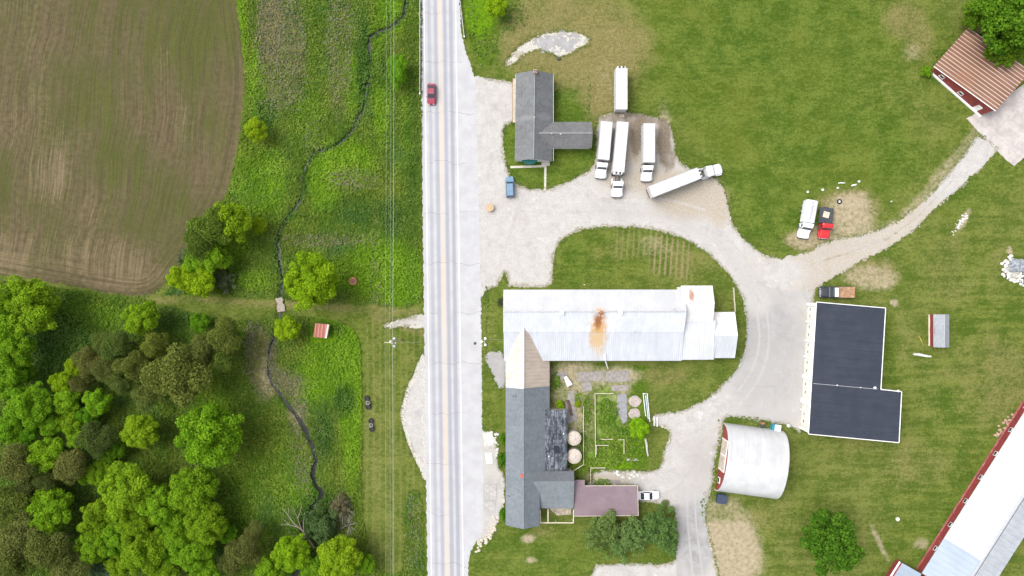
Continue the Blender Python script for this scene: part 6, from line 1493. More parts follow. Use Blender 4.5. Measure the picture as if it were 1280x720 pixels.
def box_truck(name, label, rear, yaw, L, group):
    r = thing(name, (rear.x, rear.y, 0), label, 'truck', yaw, group)
    box_body(r, 0, L, 1.0, 3.75)
    MB().box((L / 2 + .8, 0, .75), (L + 1.4, .9, .3)).build('chassis', DARKM, r)
    MB().box((L + .12, -.5, 3.2), (.25, 1.1, .6)).build('cooling_unit', DARKM, r)
    cab_front(r, PW, 0, L + 3.75)
    truck_wheels(r, ((1.6, 1), (2.8, 1), (L + 2.6, 0)))
    lamps(r, -.05, (-.9, .9), .85, REDL, 'tail_light', (.08, .25, .14)); MB().box((-.1, 0, .6), (.12, 2.3, .16)).build('bumper', DARKM, r)
    return r
def trailer(label, rear, yaw, L, group, reefer=True):
    r = thing('box_trailer', (rear.x, rear.y, 0), label, 'trailer', yaw, group)
    box_body(r, 0, L, 1.2, 3.85)
    MB().box((L / 2 - .2, 0, 1.08), (L - .8, 1.0, .22)).build('chassis', DARKM, r)
    truck_wheels(r, ((1.3, 1), (2.5, 1)))
    for sy in (-1, 1): MB().tube([(L - 2.6, sy * .8, .06), (L - 2.6, sy * .8, 1.05)], .08, 8).build('landing_leg', GALV, r)
    if reefer:
        u = MB(); u.loft([(L, 1.0, 2.0, 3.75, .1), (L + .45, .92, 2.1, 3.65, .18)]); uo = u.build('cooling_unit', PW, r)
        for y in (-.42, .42): MB().lathe([(.26, 0), (.28, .03), (.1, .05)], (L + .2, y, 3.72), 14).build('fan_grille', DARKM, uo)
    lamps(r, -.05, (-.9, .9), 1.05, REDL, 'tail_light', (.08, .25, .14)); MB().box((-.06, 0, .6), (.1, 2.2, .14)).build('bumper', DARKM, r)
    return r
def tractor(label, front, yaw, group, sleeper=.9):
    r = thing('semi_tractor', (front.x, front.y, 0), label, 'truck', yaw, group)
    bk = cab_front(r, PW, sleeper)
    for sy in (-1, 1):
        MB().box((-5.0, sy * .42, .85), (4.6, .14, .28)).build('frame_rail', DARKM, r)
        MB().tube([(bk + .5, sy * 1.02, .62), (bk - .9, sy * 1.02, .62)], .3, 12).build('fuel_tank', GALV, r)
        MB().tube([(bk - .12, sy * 1.0, .9), (bk - .12, sy * 1.0, 3.5)], .08, 8).build('exhaust_stack', GALV, r)
    MB().lathe([(.48, 0), (.5, .06), (.3, .1)], (-5.9, 0, 1.0), 18).build('fifth_wheel', DARKM, r)
    truck_wheels(r, ((-1.15, 0), (-5.3, 1), (-6.6, 1)))
    return r
GT = 'white trucks and trailers parked by the grey house'
def yaw_of(a, b, z): A = P(*a, z); B = P(*b, z); return math.atan2(B.y - A.y, B.x - A.x)
box_truck('box_truck', 'white box truck nearest the grey house wing, nose towards the drive', P(758.4, 152, 3.75), yaw_of((758.4, 152), (754.4, 200), 3.75), 8.35, GT)
box_truck('box_truck', 'white box truck on the muddy side, away from the other two upright ones', P(811.6, 154.3, 3.75), yaw_of((811.6, 154.3), (811.4, 203.5), 3.75), 8.55, GT)
trailer('long white box trailer parked against the truck nearest the house wing, hitched to a tractor', P(778.6, 152.3, 3.85), yaw_of((778.6, 152.3), (773.0, 215), 3.85), 11.0, GT)
tractor('white tractor unit at the head of the long upright trailer', P(771.2, 246.5, 1.0), R(-91), GT, .0)
trailer('white box trailer slanting across the sandy ground, hitched to a tractor', P(813.8, 239.8, 3.85), yaw_of((813.8, 239.8), (874.5, 216), 3.85), 11.4, GT, True)
tractor('white tractor unit on the grass edge at the head of the slanting trailer', P(902.0, 211.2, 1.0), yaw_of((876, 218), (902, 211.5), 1), GT, .7)
tl = trailer('white box trailer standing alone on dry grass above the other trucks', P(777, 136.5, 3.8), R(90), 9.0, GT, True)

def tank_truck():
    p = P(1016.6, 249.8, 2.9); r = thing('tank_truck', (p.x, p.y, 0), 'white tank truck with two grey hatches, parked beside the red flatbed truck', 'truck', yaw_of((1016.6, 249.8), (1011.6, 278), 2.9))
    L = 5.1
    MB().loft([(0, 1.1, 1.05, 2.7, .4), (.15, 1.3, .95, 2.95, .45), (L - .15, 1.3, .95, 2.95, .45), (L, 1.1, 1.05, 2.7, .4)]).build('tank', paint_mat('milk_tank_steel', (.62, .63, .65), .35, .08, 1), r)
    for x in (1.3, 2.35): MB().lathe([(.36, 0), (.38, .12), (.30, .2), (.08, .24)], (x, .1, 2.9), 16).build('hatch', GALV, r)
    MB().box((2.4, 0, 2.97), (4.0, .5, .05)).build('walkway', GALV, r)
    MB().box((L / 2 + .7, 0, .75), (L + 1.2, .9, .3)).build('chassis', DARKM, r)
    for sy in (-1, 1): MB().tube([(.3, sy * 1.28, 1.2), (.3, sy * 1.28, 2.6)], .05, 6).build('ladder_rail', GALV, r)
    cab_front(r, PW, 0, L + 3.4); truck_wheels(r, ((1.2, 1), (2.4, 1), (L + 2.2, 0)))
tank_truck()
def flat_truck(name, label, rear, yaw, L, cabmat, bedmat, W, load=None, roofmat=None):
    r = thing(name, (rear.x, rear.y, 0), label, 'truck', yaw)
    m = MB(); n = int(L / .3)
    for i in range(n): m.box((L * (i + .5) / n, 0, 1.12), (L / n - .015, W, .09))
    m.build('bed', bedmat, r)
    for sy in (-1, 1): MB().box((L / 2, sy * W / 2, 1.17), (L, .1, .16)).build('side_rail', DARKM, r)
    MB().box((L + .08, 0, 1.75), (.12, W, 1.3)).build('headboard', DARKM, r)
    MB().box((L / 2 + .5, 0, .8), (L + 1.4, .9, .3)).build('chassis', DARKM, r)
    x0 = L + 3.5
    cab_front(r, cabmat, 0, x0); truck_wheels(r, ((1.0, 1), (x0 - 1.15, 0)))
    if roofmat: MB().box((x0 - 2.85, 0, 2.96), (.75, 2.0, .1)).build('roof_cap', roofmat, r)
    return r
DKBED = paint_mat('dark_bed_boards', (.05, .055, .065), .7, .25, 2)
pr_ = P(1033.6, 259.5, 1.2)
flat_truck('flatbed_truck', 'small red cab truck with a dark flatbed carrying a tan pallet', pr_, yaw_of((1033.6, 259.5), (1031.6, 279), 1.2), 3.5, car_paint('red_truck_paint', (.50, .025, .03)), DKBED, 3.0)
pp = P(1032.7, 268.4, 1.3)
o = thing('pallet', (pp.x, pp.y, 1.255), 'tan wooden pallet lying on the dark flatbed of the red truck', 'pallet', R(-105))
m = MB(); [m.box((0, -.62 + i * .2, .12), (1.35, .17, .04)) for i in range(7)]; m.build('deck_boards', PALEWOOD, o)
for x in (-.6, 0, .6): MB().box((x, 0, .05), (.12, 1.4, .1)).build('bearer', WOODM, o)
pr_ = P(1069, 365.3, 1.2)
RUSTBED = paint_mat('rust_bed', (.33, .19, .10), .8, .3, 1.2, dirt=.5, dirt_c=(.48, .38, .30))
flat_truck('flatbed_truck', 'black old truck with white cab top and rusty flatbed above the black roofed workshop', pr_, R(180), 4.3, car_paint('black_truck_paint', (.02, .024, .032), .3), RUSTBED, 2.5, None, PW)

# ================================================================== STREET AND YARD OBJECTS
def rotz(v, a): return (v[0] * math.cos(a) - v[1] * math.sin(a), v[0] * math.sin(a) + v[1] * math.cos(a))
# ---- utility pole and lines
PZ = 10.2
def pole(x, y, label, full=True):
    r = thing('utility_pole', (x, y, 0), label, 'utility pole', 0, None)
    MB().tube([(0, 0, -.2), (0, 0, 5), (0, 0, PZ + .8)], [.19, .16, .12], 10).build('post', WOODM, r)
    MB().box((-.9, 0, PZ - 1.3), (2.4, .12, .14)).build('crossarm', PALEWOOD, r)
    MB().box((0, .0, PZ + .2), (1.3, .12, .12)).build('crossarm', PALEWOOD, r)
    if full:
        for (dx, dy) in ((-.62, .25), (.1, .85), (.1, -.75)):
            t = MB().lathe([(.26, 0), (.30, .06), (.30, 1.0), (.2, 1.12), (.05, 1.16)], (dx, dy, PZ - 1.5), 16).build('transformer', GALV, r)
            for k_ in (-.12, .12): MB().lathe([(.05, 0), (.07, .1), (.04, .3)], (dx + k_, dy, PZ - .36), 8).build('bushing', WOODW, t)
    for (dx, z) in ((0, PZ + .8), (-1.95, PZ - 1.24), (-1.0, PZ - 1.24), (.55, PZ + .26)): MB().lathe([(.04, 0), (.07, .06), (.05, .12), (.07, .18)], (dx, 0, z), 8).build('insulator', WOODW, r)
    return r
pb = P(491.6, 428.6, PZ)
pole(pb.x, pb.y, 'wooden utility pole with three grey transformers beside the road')
WIRE = paint_mat('bright_cable', (.36, .37, .36), .5, .1, 2)
def cable(a, b, sag, rad, label, group='cables strung along the utility pole'):
    a = Vector(a); b = Vector(b); pts = []
    for i in range(25):
        t = i / 24; p = a.lerp(b, t); p.z -= sag * 4 * t * (1 - t); pts.append(p - a)
    return single(MB().tube(pts, rad, 5), 'power_line', WIRE, label, 'power line', tuple(a), 0, group)
for (dx, z, lab) in ((0, PZ + .98, 'thick'), (-1.0, PZ - 1.08, 'middle'), (-1.95, PZ - 1.08, 'outer')):
    rd = .030 if dx == 0 else .013
    cable((pb.x + dx, pb.y, z), (pb.x + dx + .2, pb.y + 95, z), 1.0, rd, {'thick': 'thick bright cable running up the photo from the pole', 'middle': 'thin middle cable running up the photo from the pole', 'outer': 'thin cable running up the photo, farthest from the road'}[lab])
    cable((pb.x + dx, pb.y, z), (pb.x + dx, pb.y - 75, z), .8, rd, {'thick': 'thick bright cable running down the photo from the pole', 'middle': 'thin middle cable running down the photo from the pole', 'outer': 'thin cable running down the photo, farthest from the road'}[lab])
eb = P(630, 424, 6)
cable((pb.x + .55, pb.y, PZ + .4), (eb.x + .3, eb.y, 6.2), .8, .013, 'thin service cable crossing the road from pole to the white barn', None)
# ---- yard light with three white heads
q = P(606, 425.5, 0); r = thing('yard_light', (q.x, q.y, 0), 'short post with three white round lamp heads between road and white barn', 'lamp post')
MB().tube([(0, 0, 0), (0, 0, 3.6)], [.1, .07], 8).build('post', GALV, r)
for (dx, dy) in ((-.55, 0), (.25, .7), (.25, -.7)):
    MB().tube([(0, 0, 3.45), (dx, dy, 3.6)], .035, 6).build('arm', GALV, r)
    MB().lathe([(.16, 0), (.26, .06), (.27, .14), (.12, .26), (.03, .28)], (dx, dy, 3.52), 14).build('lamp_head', WOODW, r)
q = P(593.8, 429.2, 0); single(MB().lathe([(.34, 0), (.34, .03), (.28, .045), (.1, .05)], n=20), 'manhole_cover', DARKM, 'dark round manhole cover at the road edge by the lamp post', 'manhole', (q.x, q.y, .016))
# ---- guardrails
def guardrail(pts, label):
    W = [P(*p) for p in pts]; r = thing('guardrail', (W[0].x, W[0].y, 0), label, 'guardrail'); m = MB()
    for a, b in zip(W, W[1:]):
        d = b - a; ang = math.atan2(d.y, d.x); mid = (a + b) / 2; n = Vector((-math.sin(ang), math.cos(ang), 0))
        for z in (.50, .68): m.box((mid.x, mid.y, z), (d.length + .02, .10, .13), ang)
        m.box((mid.x - n.x * .03, mid.y - n.y * .03, .59), (d.length + .01, .05, .12), ang)
    m.build('rail', GALV, r, True)
    tot = 0
    for a, b in zip(W, W[1:]):
        L = (b - a).length; k = max(1, round(L / 3.6))
        for i in range(k):
            p = a.lerp(b, i / k); MB().box((p.x + (-.16 if p.x < -15 else .16), p.y, .36), (.14, .16, .76)).build('post', WOODM, r, True)
    e = W[-1]; MB().box((e.x, e.y, .58), (.28, .34, .42)).build('end_cap', WOODW, r, True)
guardrail([(525.0, -110), (525.2, 0), (525.3, 60), (525.2, 118)], 'long grey guardrail on the stream side of the road')
guardrail([(574, -100), (575.0, 0), (577, 18), (580.5, 47)], 'short bent guardrail on the house side of the road at the top')
# ---- black tubs with grey drums between
def tub(px, py, label):
    q = P(px, py, .4); r = thing('black_tub', (q.x, q.y, 0), label, 'tub', random.uniform(0, 3), 'black round tubs beside the mown strip')
    MB().lathe([(.50, 0), (.58, .1), (.58, .42), (.52, .5), (.36, .5), (.34, .36)], n=22).build('tyre_ring', BLACKM, r)
    MB().lathe([(.33, 0), (.33, .34)], n=18).build('soil_fill', paint_mat('dark_soil', (.02, .018, .015), .9), r)
def drum(px, py, label):
    q = P(px, py, .5); r = thing('grey_drum', (q.x, q.y, 0), label, 'drum', 0, 'grey drums between the black tubs')
    MB().lathe([(.44, 0), (.46, .03), (.46, .74), (.48, .76), (.48, .8), (.34, .8), (.32, .7)], n=22).build('barrel', paint_mat('drum_grey', (.17, .17, .17), .7, .2, 3), r)
    MB().lathe([(.2, 0), (.22, .02), (.05, .04)], (0.05, .02, .8 - .1), 14).build('opening', BLACKM, r)
tub(458.6, 498, 'black tub at the far end of the upper pair'); drum(460, 503.4, 'grey drum with dark opening between the upper pair of black tubs'); tub(460.2, 509, 'black tub at the near end of the upper pair')
tub(463.6, 526.2, 'black tub at the far end of the lower pair'); drum(463.9, 531.4, 'grey drum with dark opening between the lower pair of black tubs'); tub(464.7, 536.8, 'black tub at the near end of the lower pair')
# ---- cable spool and fire ring
q = P(612.3, 259.5, .8); r = thing('cable_spool', (q.x, q.y, 0), 'tan wooden cable spool standing on end in the gravel yard', 'cable spool')
for z, nm in ((0, 'flange'), (.82, 'flange')): MB().lathe([(.86, z), (.88, z + .02), (.88, z + .08), (.86, z + .1)], n=28).build(nm, paint_mat('spool_wood' + str(z), (.40, .29, .18), .8, .2, 4), r)
MB().lathe([(.45, .1), (.45, .82)], n=18).build('drum', WOODM, r)
q = P(441, 351.3, .5); r = thing('fire_ring', (q.x, q.y, 0), 'round rust brown covered fire ring in the meadow near the lime tree', 'fire ring')
MB().lathe([(.88, 0), (.90, .02), (.90, .45), (.84, .47), (.82, .42)], n=28).build('ring', RUSTM, r); MB().lathe([(.81, .36), (.5, .43), (.08, .46)], n=28).build('lid', paint_mat('rust_lid', (.22, .10, .075), .8, .25, 3), r)
# ---- plank bridge over the stream
q = P(350.3, 381, .3); r = thing('plank_bridge', (q.x, q.y, 0), 'small pale plank bridge over the stream on the mown path', 'bridge', R(8))
m = MB(); rr = random.Random(3)
for i in range(12): m.box((rr.uniform(-.08, .08) - (.25 if i in (4, 5, 6) else 0) * 0, 1.45 - i * .26, .22), (1.75 + rr.uniform(-.2, .2) - (.5 if i in (3, 4, 5) else 0), .24, .07))
m.build('decking', paint_mat('bridge_plank', (.30, .26, .215), .85, .2, 3), r)
for x in (-.55, .55): MB().box((x, 0, .09), (.16, 3.2, .18)).build('beam', WOODM, r)
# ---- bins and boxes by the arched barn
q = P(902.2, 624, 1.0); r = thing('dumpster', (q.x, q.y, 0), 'dark navy dumpster on the grass at the lower front corner of the arched barn', 'dumpster', R(-7))
NAVY = paint_mat('navy_steel', (.025, .04, .075), .5, .2, 2)
b = MB().loft([(-1.0, .95, .12, 1.05, .02), (-.9, 1.0, .12, 1.1, .02), (.9, 1.0, .12, 1.25, .02), (1.0, .95, .12, 1.25, .02)]); b.build('bin', NAVY, r)
for sy in (-1, 1): MB().panel([(-1.02, sy * .5 - .48, 1.13), (1.02, sy * .5 - .48, 1.28), (1.02, sy * .5 + .48, 1.28), (-1.02, sy * .5 + .48, 1.13)], .03).build('lid', paint_mat('navy_lid' + str(sy), (.03, .045, .08), .45, .2, 2), r)
for sy in (-1, 1): MB().box((0, sy * 1.05, .7), (1.2, .1, .16)).build('side_pocket', NAVY, r)
q = P(970, 534.3, .8); r = thing('portable_tank', (q.x, q.y, 0), 'teal box with a white lid beside the arched barn', 'box', R(-8))
MB().box((0, 0, .55), (1.9, 1.35, 1.1)).build('body', paint_mat('teal_plastic', (.03, .20, .26), .5, .15, 2), r); MB().box((.3, -.02, 1.16), (1.35, 1.38, .14)).build('lid', WOODW, r); MB().lathe([(.16, 0), (.17, .06), (.06, .09)], (.35, 0, 1.23), 12).build('cap', GALV, r)
q = P(953, 530.5, .4); r = thing('scrap_heap', (q.x, q.y, 0), 'dark heap of scrap against the arched barn beside the teal box', 'scrap heap')
rr = random.Random(5)
for i in range(9): MB().box((rr.uniform(-.6, .6), rr.uniform(-.4, .4), .15 + rr.uniform(0, .25)), (rr.uniform(.4, .9), rr.uniform(.2, .5), rr.uniform(.2, .35)), rr.uniform(0, 3)).build('board', RUSTM if i % 3 == 0 else DARKM, r)
q = P(985.8, 532.3, .5); r = thing('white_barrel', (q.x, q.y, 0), 'white barrel on the grass between the teal box and the workshop', 'barrel'); MB().lathe([(.30, 0), (.34, .1), (.35, .45), (.33, .8), (.28, .84)], n=18).build('body', WOODW, r); MB().lathe([(.26, .84), (.2, .88), (.05, .9)], n=14).build('lid', GALV, r)
# ---- debris
STN = paint_mat('limestone_block', (.50, .49, .47), .9, .2, 3)
def stone(mb, c, s, rr):
    n = 8; vs = []
    for z, k in ((0, .85), (.5, 1.0), (.95, .6)):
        for i in range(n):
            a = 2 * math.pi * i / n; d = k * rr.uniform(.75, 1.1); vs.append((c[0] + math.cos(a) * d * s[0], c[1] + math.sin(a) * d * s[1], c[2] + z * s[2]))
    fs = [[j * n + i, j * n + (i + 1) % n, (j + 1) * n + (i + 1) % n, (j + 1) * n + i] for j in range(2) for i in range(n)] + [list(range(2 * n, 3 * n)), list(range(n - 1, -1, -1))]
    return mb.add(vs, fs)
def pile(name, label, cat, pts, smin, smax, n, seed, mat=STN, jit=1.0, hz=1.0, part='stone'):
    """stones scattered along a polyline of photo points"""
    rr = random.Random(seed); p0 = P(*pts[0]); r = thing(name, (p0.x, p0.y, 0), label, cat)
    for i in range(n):
        t = rr.random() * (len(pts) - 1); k = min(int(t), len(pts) - 2); a = P(*pts[k]).lerp(P(*pts[k + 1]), t - k)
        s = rr.uniform(smin, smax)
        stone(MB(), (a.x + rr.gauss(0, jit) - p0.x, a.y + rr.gauss(0, jit) - p0.y, -.02), (s, s * rr.uniform(.6, 1), s * rr.uniform(.4, .8) * hz), rr).build(part, mat, r)
    return r
pile('stone_wall', 'curved low wall of tan stones where the lawn meets the road', 'stone wall', [(622, 648), (618, 658), (612, 668), (604, 678), (596, 690)], .25, .5, 46, 3, paint_mat('tan_stone', (.44, .39, .32), .9, .25, 3), .35)
pile('stone_edging', 'short row of pale stones beside the clipped bushes of the long house', 'stone edging', [(621, 541), (618, 548), (621, 556), (622, 563), (619, 574)], .2, .38, 22, 4, STN, .15)
pile('stone_rows', 'scattered pale stones in a slanting row on the eastern grass', 'stones', [(1190, 292), (1200, 279), (1208, 268)], .12, .32, 36, 8, STN, .35)
def rubble():
    p0 = P(1268, 335); r = thing('rubble_heap', (p0.x, p0.y, 0), 'heap of white rubble under a grey sheet at the photo edge', 'rubble heap'); rr = random.Random(9)
    for i in range(75):
        a = rr.uniform(0, 6.28); d = rr.uniform(.3, 1) ** .5 * 3.4; x, y = math.cos(a) * d * .95, math.sin(a) * d * .9
        if x > -.8 and y > -.2: continue
        stone(MB(), (x, y, max(0, .5 - d * .12)), (rr.uniform(.2, .55), rr.uniform(.2, .45), rr.uniform(.2, .45)), rr).build('stone', STN, r)
    k = NT('grey_tarp'); n = k.noise(k.obj(), 1.6, 5, .7); k.bsdf(k.mix(k.ss(n, .35, .65), (.13, .145, .17), (.34, .36, .39)), .6, 0, k.bump(n, .6, .2))
    N = 14; vs = []; 
    for j in range(N):
        for i in range(N):
            x = -1.3 + i * 4.2 / (N - 1); y = -.9 + j * 2.9 / (N - 1)
            e = min(i, j, N - 1 - i, N - 1 - j); vs.append((x + .12 * math.sin(j * 2.1), y + .12 * math.sin(i * 1.7), (.10 if e == 0 else .5 + .25 * rr.random())))
    MB().add(vs, [[j * N + i, j * N + i + 1, (j + 1) * N + i + 1, (j + 1) * N + i] for j in range(N - 1) for i in range(N - 1)]).build('tarp', k.m, r)
rubble()
pile('rubble_row', 'thin row of white rubble just below the rubble heap', 'rubble', [(1265, 350), (1272, 351), (1280, 356)], .18, .4, 20, 12, STN, .25)
def log_like(name, label, cat, a, b, rad, mat, z=.15, group=None):
    A = P(*a); B = P(*b); d = B - A; L = d.length
    o = MB().tube([(0, 0, z), (L * .35, .06, z), (L * .7, -.05, z), (L, 0, z)], [rad, rad * 1.15, rad, rad * .7], 8)
    return single(o, name, mat, label, cat, (A.x, A.y, 0), math.atan2(d.y, d.x), group)
log_like('bleached_log', 'bleached log lying on the grass below the small red shed', 'log', (1141, 442.5), (1163, 445.5), .28, paint_mat('bleached_wood', (.52, .52, .47), .8, .2, 3), .25)
log_like('yellow_pole', 'thin yellow pole on the grass left of the small red shed', 'pole', (1148, 420), (1153, 429), .06, paint_mat('yellow_pole_paint', (.45, .33, .05), .6))
log_like('white_pipe', 'white pipe lying in the grass above the red flatbed truck', 'pipe', (1047.5, 229), (1056, 228.5), .11, WOODW, .12)
log_like('white_board', 'short white board tilted in the grass, nearest the small white tub', 'board', (1064, 232.5), (1070, 230.5), .16, WOODW, .16)
def small_tub(px, py, rr_, label, group='white things dropped in the grass above the tank truck'):
    q = P(px, py); r = thing('white_bucket', (q.x, q.y, 0), label, 'bucket', 0, group)
    MB().lathe([(rr_ * .8, 0), (rr_, .35), (rr_ * 1.05, .38), (rr_ * .9, .38), (rr_ * .75, .1)], n=14).build('body', WOODW, r); MB().tube([(-rr_, 0, .36), (-rr_ * .6, .02, .52), (rr_ * .6, .02, .52), (rr_, 0, .36)], .02, 5).build('handle', GALV, r)
small_tub(1009, 240, .24, 'white bucket above the tank truck, the one nearest it')
small_tub(1027.5, 237.3, .27, 'white bucket between the tank truck bucket and the white pipe')
small_tub(1046.5, 235, .22, 'white bucket just below the white pipe')
small_tub(1073, 227, .26, 'white bucket at the far end of the row, beyond the tilted board')
small_tub(1113.5, 252, .16, 'tiny white bucket alone in the grass above the dirt track')
q = P(1049, 252); r = thing('old_tyre', (q.x, q.y, 0), 'black tyre with a white rim on bare ground right of the red truck', 'tyre'); MB().lathe([(.3, 0), (.55, .03), (.58, .12), (.55, .22), (.32, .24), (.26, .12)], n=20).build('tyre', BLACKM, r); MB().lathe([(.28, .05), (.24, .14), (.08, .12)], n=14).build('rim', WOODW, r)
q = P(1121.6, 648.7); r = thing('well_cap', (q.x, q.y, 0), 'pale round well cap on the grass left of the low red barn', 'well cap'); MB().lathe([(.45, 0), (.46, .25), (.4, .3)], n=20).build('casing', CONC, r); MB().lathe([(.4, .3), (.3, .36), (.05, .38)], n=20).build('cover', paint_mat('cap_paint', (.62, .55, .48), .7, .1), r)
q = P(777.3, 143.5); single(MB().prism([(-.55, -.5), (.5, -.55), (.55, .5), (-.5, .55)], 0, .14), 'stepping_block', paint_mat('tan_block', (.42, .34, .26), .9, .2, 3), 'square tan block on the ground behind the lone white trailer', 'block', (q.x, q.y, .004))
q = P(698.5, 73.5); r = thing('tree_stump', (q.x, q.y, 0), 'dark stump at the edge of the gravel patch above the grey house', 'stump'); MB().lathe([(.45, 0), (.36, .12), (.32, .45), (.28, .47)], n=14).build('wood', DARKM, r)
# ---- pole behind the barn, white mast at its east end, corner post
def thin_post(name, px, py, h, rad, mat, label, cat):
    q = P(px, py); r = thing(name, (q.x, q.y, 0), label, cat); MB().tube([(0, 0, -.1), (0, 0, h)], rad, 8).build('shaft', mat, r); MB().lathe([(rad * 1.6, 0), (rad * 1.8, .06), (rad, .1)], (0, 0, h), 10).build('cap', mat, r)
thin_post('clothes_post', 729.5, 356, 2.2, .07, PALEWOOD, 'thin pale post in the grass above the long white barn', 'post')
def rail_fence(pts, label, h=1.0, mat=PALEWOOD, name='rail_fence', step=2.2):
    W = [P(*p) for p in pts]; r = thing(name, (W[0].x, W[0].y, 0), label, 'fence')
    for a, b in zip(W, W[1:]):
        d = b - a; ang = math.atan2(d.y, d.x); mid = (a + b) / 2
        MB().box((mid.x, mid.y, h), (d.length - .1, .12, .10), ang).build('rail', mat, r, True); MB().box((mid.x, mid.y, h * .5), (d.length - .1, .06, .12), ang).build('rail', mat, r, True)
        k = max(1, round(d.length / step))
        for i in range(k + (b is W[-1])): p = a.lerp(b, i / k); MB().box((p.x, p.y, h / 2 + .03), (.13, .13, h + .06), ang).build('post', mat, r, True)
rail_fence([(915.5, 360), (917.5, 389)], 'short pale rail fence running up from the milk house end of the white barn')
rail_fence([(744, 570), (743.3, 491.5), (766, 491.5)], 'pale timber fence round the larger courtyard garden bed', .7)
rail_fence([(745, 567), (745, 556), (760, 556)], 'short pale timber fence inside the courtyard bed near its lower end', .6)
rail_fence([(751, 548.5), (765, 548.5)], 'single pale rail above the small inner garden bed', .6)
rail_fence([(773, 549), (779.5, 549), (779.5, 566)], 'pale timber corner fence of the small inner garden bed', .6)
rail_fence([(756, 584), (738, 584), (738, 603)], 'pale timber corner fence above the mauve carport', .7)
rail_fence([(729, 508), (729, 580), (716, 588)], 'pale timber fence between the round tanks and the garden', .7)
# ---- round slabs, pipe rack, slabs and cart in the courtyard
def slab(px, py, rx_, ry_, label, name='round_slab', cat='slab', z=.10, mat=CONC, n=20, seed=1):
    q = P(px, py); rr = random.Random(seed); pts = []
    for i in range(n): a = 2 * math.pi * i / n; d = rr.uniform(.9, 1.06); pts.append((math.cos(a) * rx_ * S * d, math.sin(a) * ry_ * S * d))
    return single(MB().prism(pts, 0, z), name, mat, label, cat, (q.x, q.y, .004))
PINKC = paint_mat('pinkish_concrete', (.34, .29, .265), .9, .2, 2, dirt=.3)
slab(793.5, 501.5, 8, 7, 'rounded pinkish slab in the courtyard, upper of two', mat=PINKC, seed=2)
slab(793, 517, 7.5, 7, 'rounded pinkish slab in the courtyard, lower of two', mat=PINKC, seed=3)
def quad_slab(pts, label, name='concrete_slab', mat=CONC, z=.08, cat='slab'):
    W = [P(*p) for p in pts]; c = sum(W, Vector()) / len(W); return single(MB().prism([(w.x - c.x, w.y - c.y) for w in W], 0, z), name, mat, label, cat, (c.x, c.y, .004))
GREYC = paint_mat('grey_slab', (.235, .215, .20), .9, .2, 1.5, dirt=.35)
quad_slab([(722, 465), (754, 464), (755, 476), (721, 477)], 'long grey slab of the courtyard path below the white barn', mat=GREYC)
quad_slab([(757, 464), (786, 463), (788, 476), (770, 478), (757, 476)], 'grey slab at the outer end of the courtyard path', mat=GREYC)
quad_slab([(690, 466), (709, 464), (710, 473), (691, 475)], 'small grey slab beside the cream roof in the courtyard', mat=GREYC)
quad_slab([(727, 478), (739, 477), (740, 488), (728, 490)], 'square mossy slab below the long path slab', mat=GREYC)
quad_slab([(711, 489), (718, 488), (724, 500), (719, 510), (722, 524), (710, 530), (706, 512)], 'curving grey slab leading to the round tanks', mat=GREYC)
quad_slab([(772, 493), (783, 492), (784, 526), (779, 530), (771, 512)], 'grey tapered slab beside the rounded pinkish slabs', mat=paint_mat('blue_grey_slab', (.22, .22, .235), .9, .15, 1.5))
quad_slab([(764, 482), (786, 481), (785, 488), (765, 489)], 'broken grey slab at the head of the garden bed', mat=GREYC)
quad_slab([(606, 566), (615, 566), (616, 579), (608, 580)], 'white rectangular slab edged with weeds between road and long house', mat=paint_mat('white_slab', (.58, .56, .53), .85, .1, 2), z=.14)
quad_slab([(604, 541), (616, 539), (617, 556), (605, 558)], 'pale cracked slab above the weed edged white slab', mat=paint_mat('pale_slab', (.48, .45, .42), .9, .15, 1.5))
quad_slab([(606, 606), (620, 606), (621, 624), (606, 624)], 'grey front walk slab between road and long house, upper one', mat=paint_mat('walk_slab', (.34, .325, .31), .9, .15, 1.5))
quad_slab([(606, 627), (619, 626), (618, 640), (606, 640)], 'grey front walk slab between road and long house, lower one', mat=bpy.data.materials['walk_slab'])
quad_slab([(624, 623), (631, 623), (631, 628), (624, 628)], 'pale doorstep on the roadside wall of the long house', mat=CONC, z=.2)
quad_slab([(638, 207.5), (680, 206.3), (680, 209.0), (638, 210.4)], 'narrow pale path crossing in front of the green awning', 'footpath', paint_mat('path_concrete', (.44, .42, .34), .9, .15, 2), .05, 'path')
quad_slab([(680.3, 204), (683.3, 204), (682.6, 238), (680.0, 238)], 'narrow pale path from the steps of the grey house to the drive', 'footpath', bpy.data.materials['path_concrete'], .05, 'path')
quad_slab([(735, 603), (752, 599), (775, 600), (778, 607), (733, 608)], 'grey gravelly slab tucked against the mauve carport', mat=GREYC)
q = P(709.6, 476.5, .5); r = thing('garden_cart', (q.x, q.y, 0), 'white tarp covered cart in the courtyard beside the white barn', 'cart', R(-62))
MB().loft([(-1.15, .30, .3, .55, .08), (-.6, .42, .3, .8, .12), (.5, .62, .3, .85, .14), (1.1, .66, .3, .7, .1)]).build('tarp', WOODW, r)
for sy in (-1, 1): wheel(r, .5, sy * .55, .26, .12)
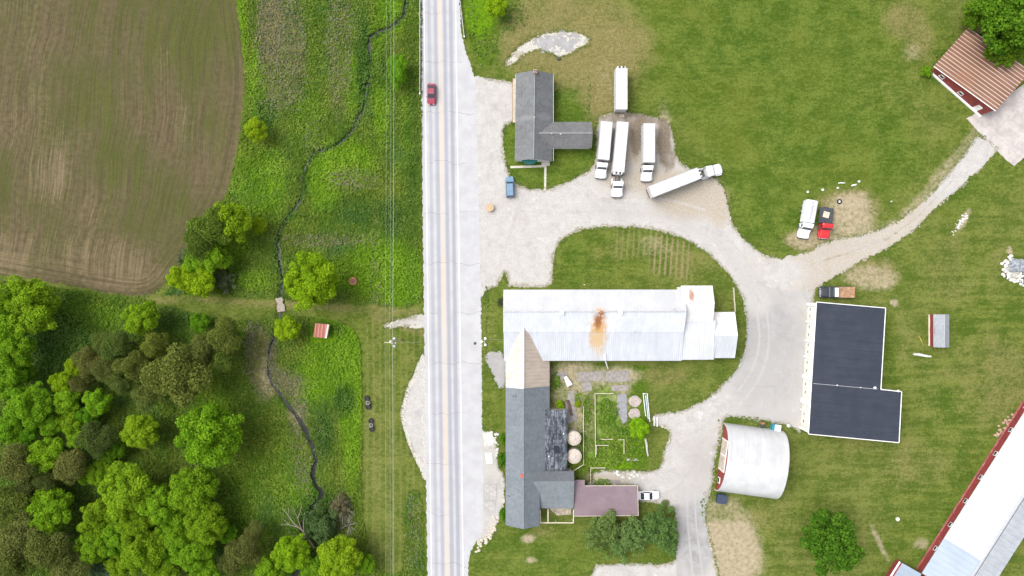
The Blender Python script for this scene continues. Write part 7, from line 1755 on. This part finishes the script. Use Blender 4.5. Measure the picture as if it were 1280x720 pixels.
MB().tube([(-1.1, 0, .4), (-1.8, .05, .12)], .04, 6).build('drawbar', DARKM, r)
q = P(808, 510, .6); r = thing('pipe_rack', (q.x, q.y, 0), 'white rack with a pale blue pipe beside the rounded slabs', 'pipe rack')
def pr3(px, py, z): a = P(px, py, z); return (a.x - q.x, a.y - q.y, z)
for (a, b) in (((803.5, 492, 1.0), (809, 492, 1.0)), ((809, 492, 1.0), (812.3, 527, 1.0)), ((804, 492, .95), (807, 520, .95))): MB().tube([pr3(*a), pr3(*b)], .08, 6).build('rail', WOODW, r)
MB().tube([pr3(807, 494, .85), pr3(810.5, 524, .85)], .13, 8).build('pipe', paint_mat('pale_blue_pipe', (.38, .50, .56), .5, .1), r)
for a in ((804, 492), (809, 492), (812, 526), (807, 519)): x, y, z = pr3(*a, 0); MB().tube([(x, y, 0), (x, y, 1.0)], .05, 6).build('post', WOODW, r)
for i, (a, lab) in enumerate((((817.5, 526), 'pale bench slab nearest the courtyard pipe rack'), ((821, 527), 'pale bench slab beyond the one nearest the pipe rack'))):
    quad_slab([(a[0] - 1.1, a[1] - 6), (a[0] + 1.1, a[1] - 6), (a[0] + 1.2, a[1] + 6), (a[0] - 1.0, a[1] + 6)], lab, 'stone_bench', STN, .35, 'bench')
pile('rock_border', 'line of white rocks along the lower garden bed', 'rock border', [(784, 573), (790, 574.5), (799, 574)], .18, .32, 16, 21, STN, .15)
pile('rock_scatter', 'broken pale rocks beside the dirt path above the carport', 'rocks', [(768, 590), (775, 595), (790, 592), (802, 596)], .15, .4, 26, 22, STN, .5)
log_like('driftwood', 'dark bent log beside the curving slab in the courtyard', 'log', (709, 500), (715, 519), .3, paint_mat('dark_log', (.10, .065, .05), .9, .3, 3), .25)
log_like('concrete_pipe', 'long grey pipe beside the lime tree at the garden edge', 'pipe', (806.5, 548), (810, 570), .22, CONC, .2)
pile('woodpile', 'stack of old red brown boards against the low red barn', 'woodpile', [(1247, 546), (1258, 530), (1268, 520)], .2, .5, 26, 31, paint_mat('old_board', (.34, .22, .17), .9, .35, 2), .5, 1.0, 'board')
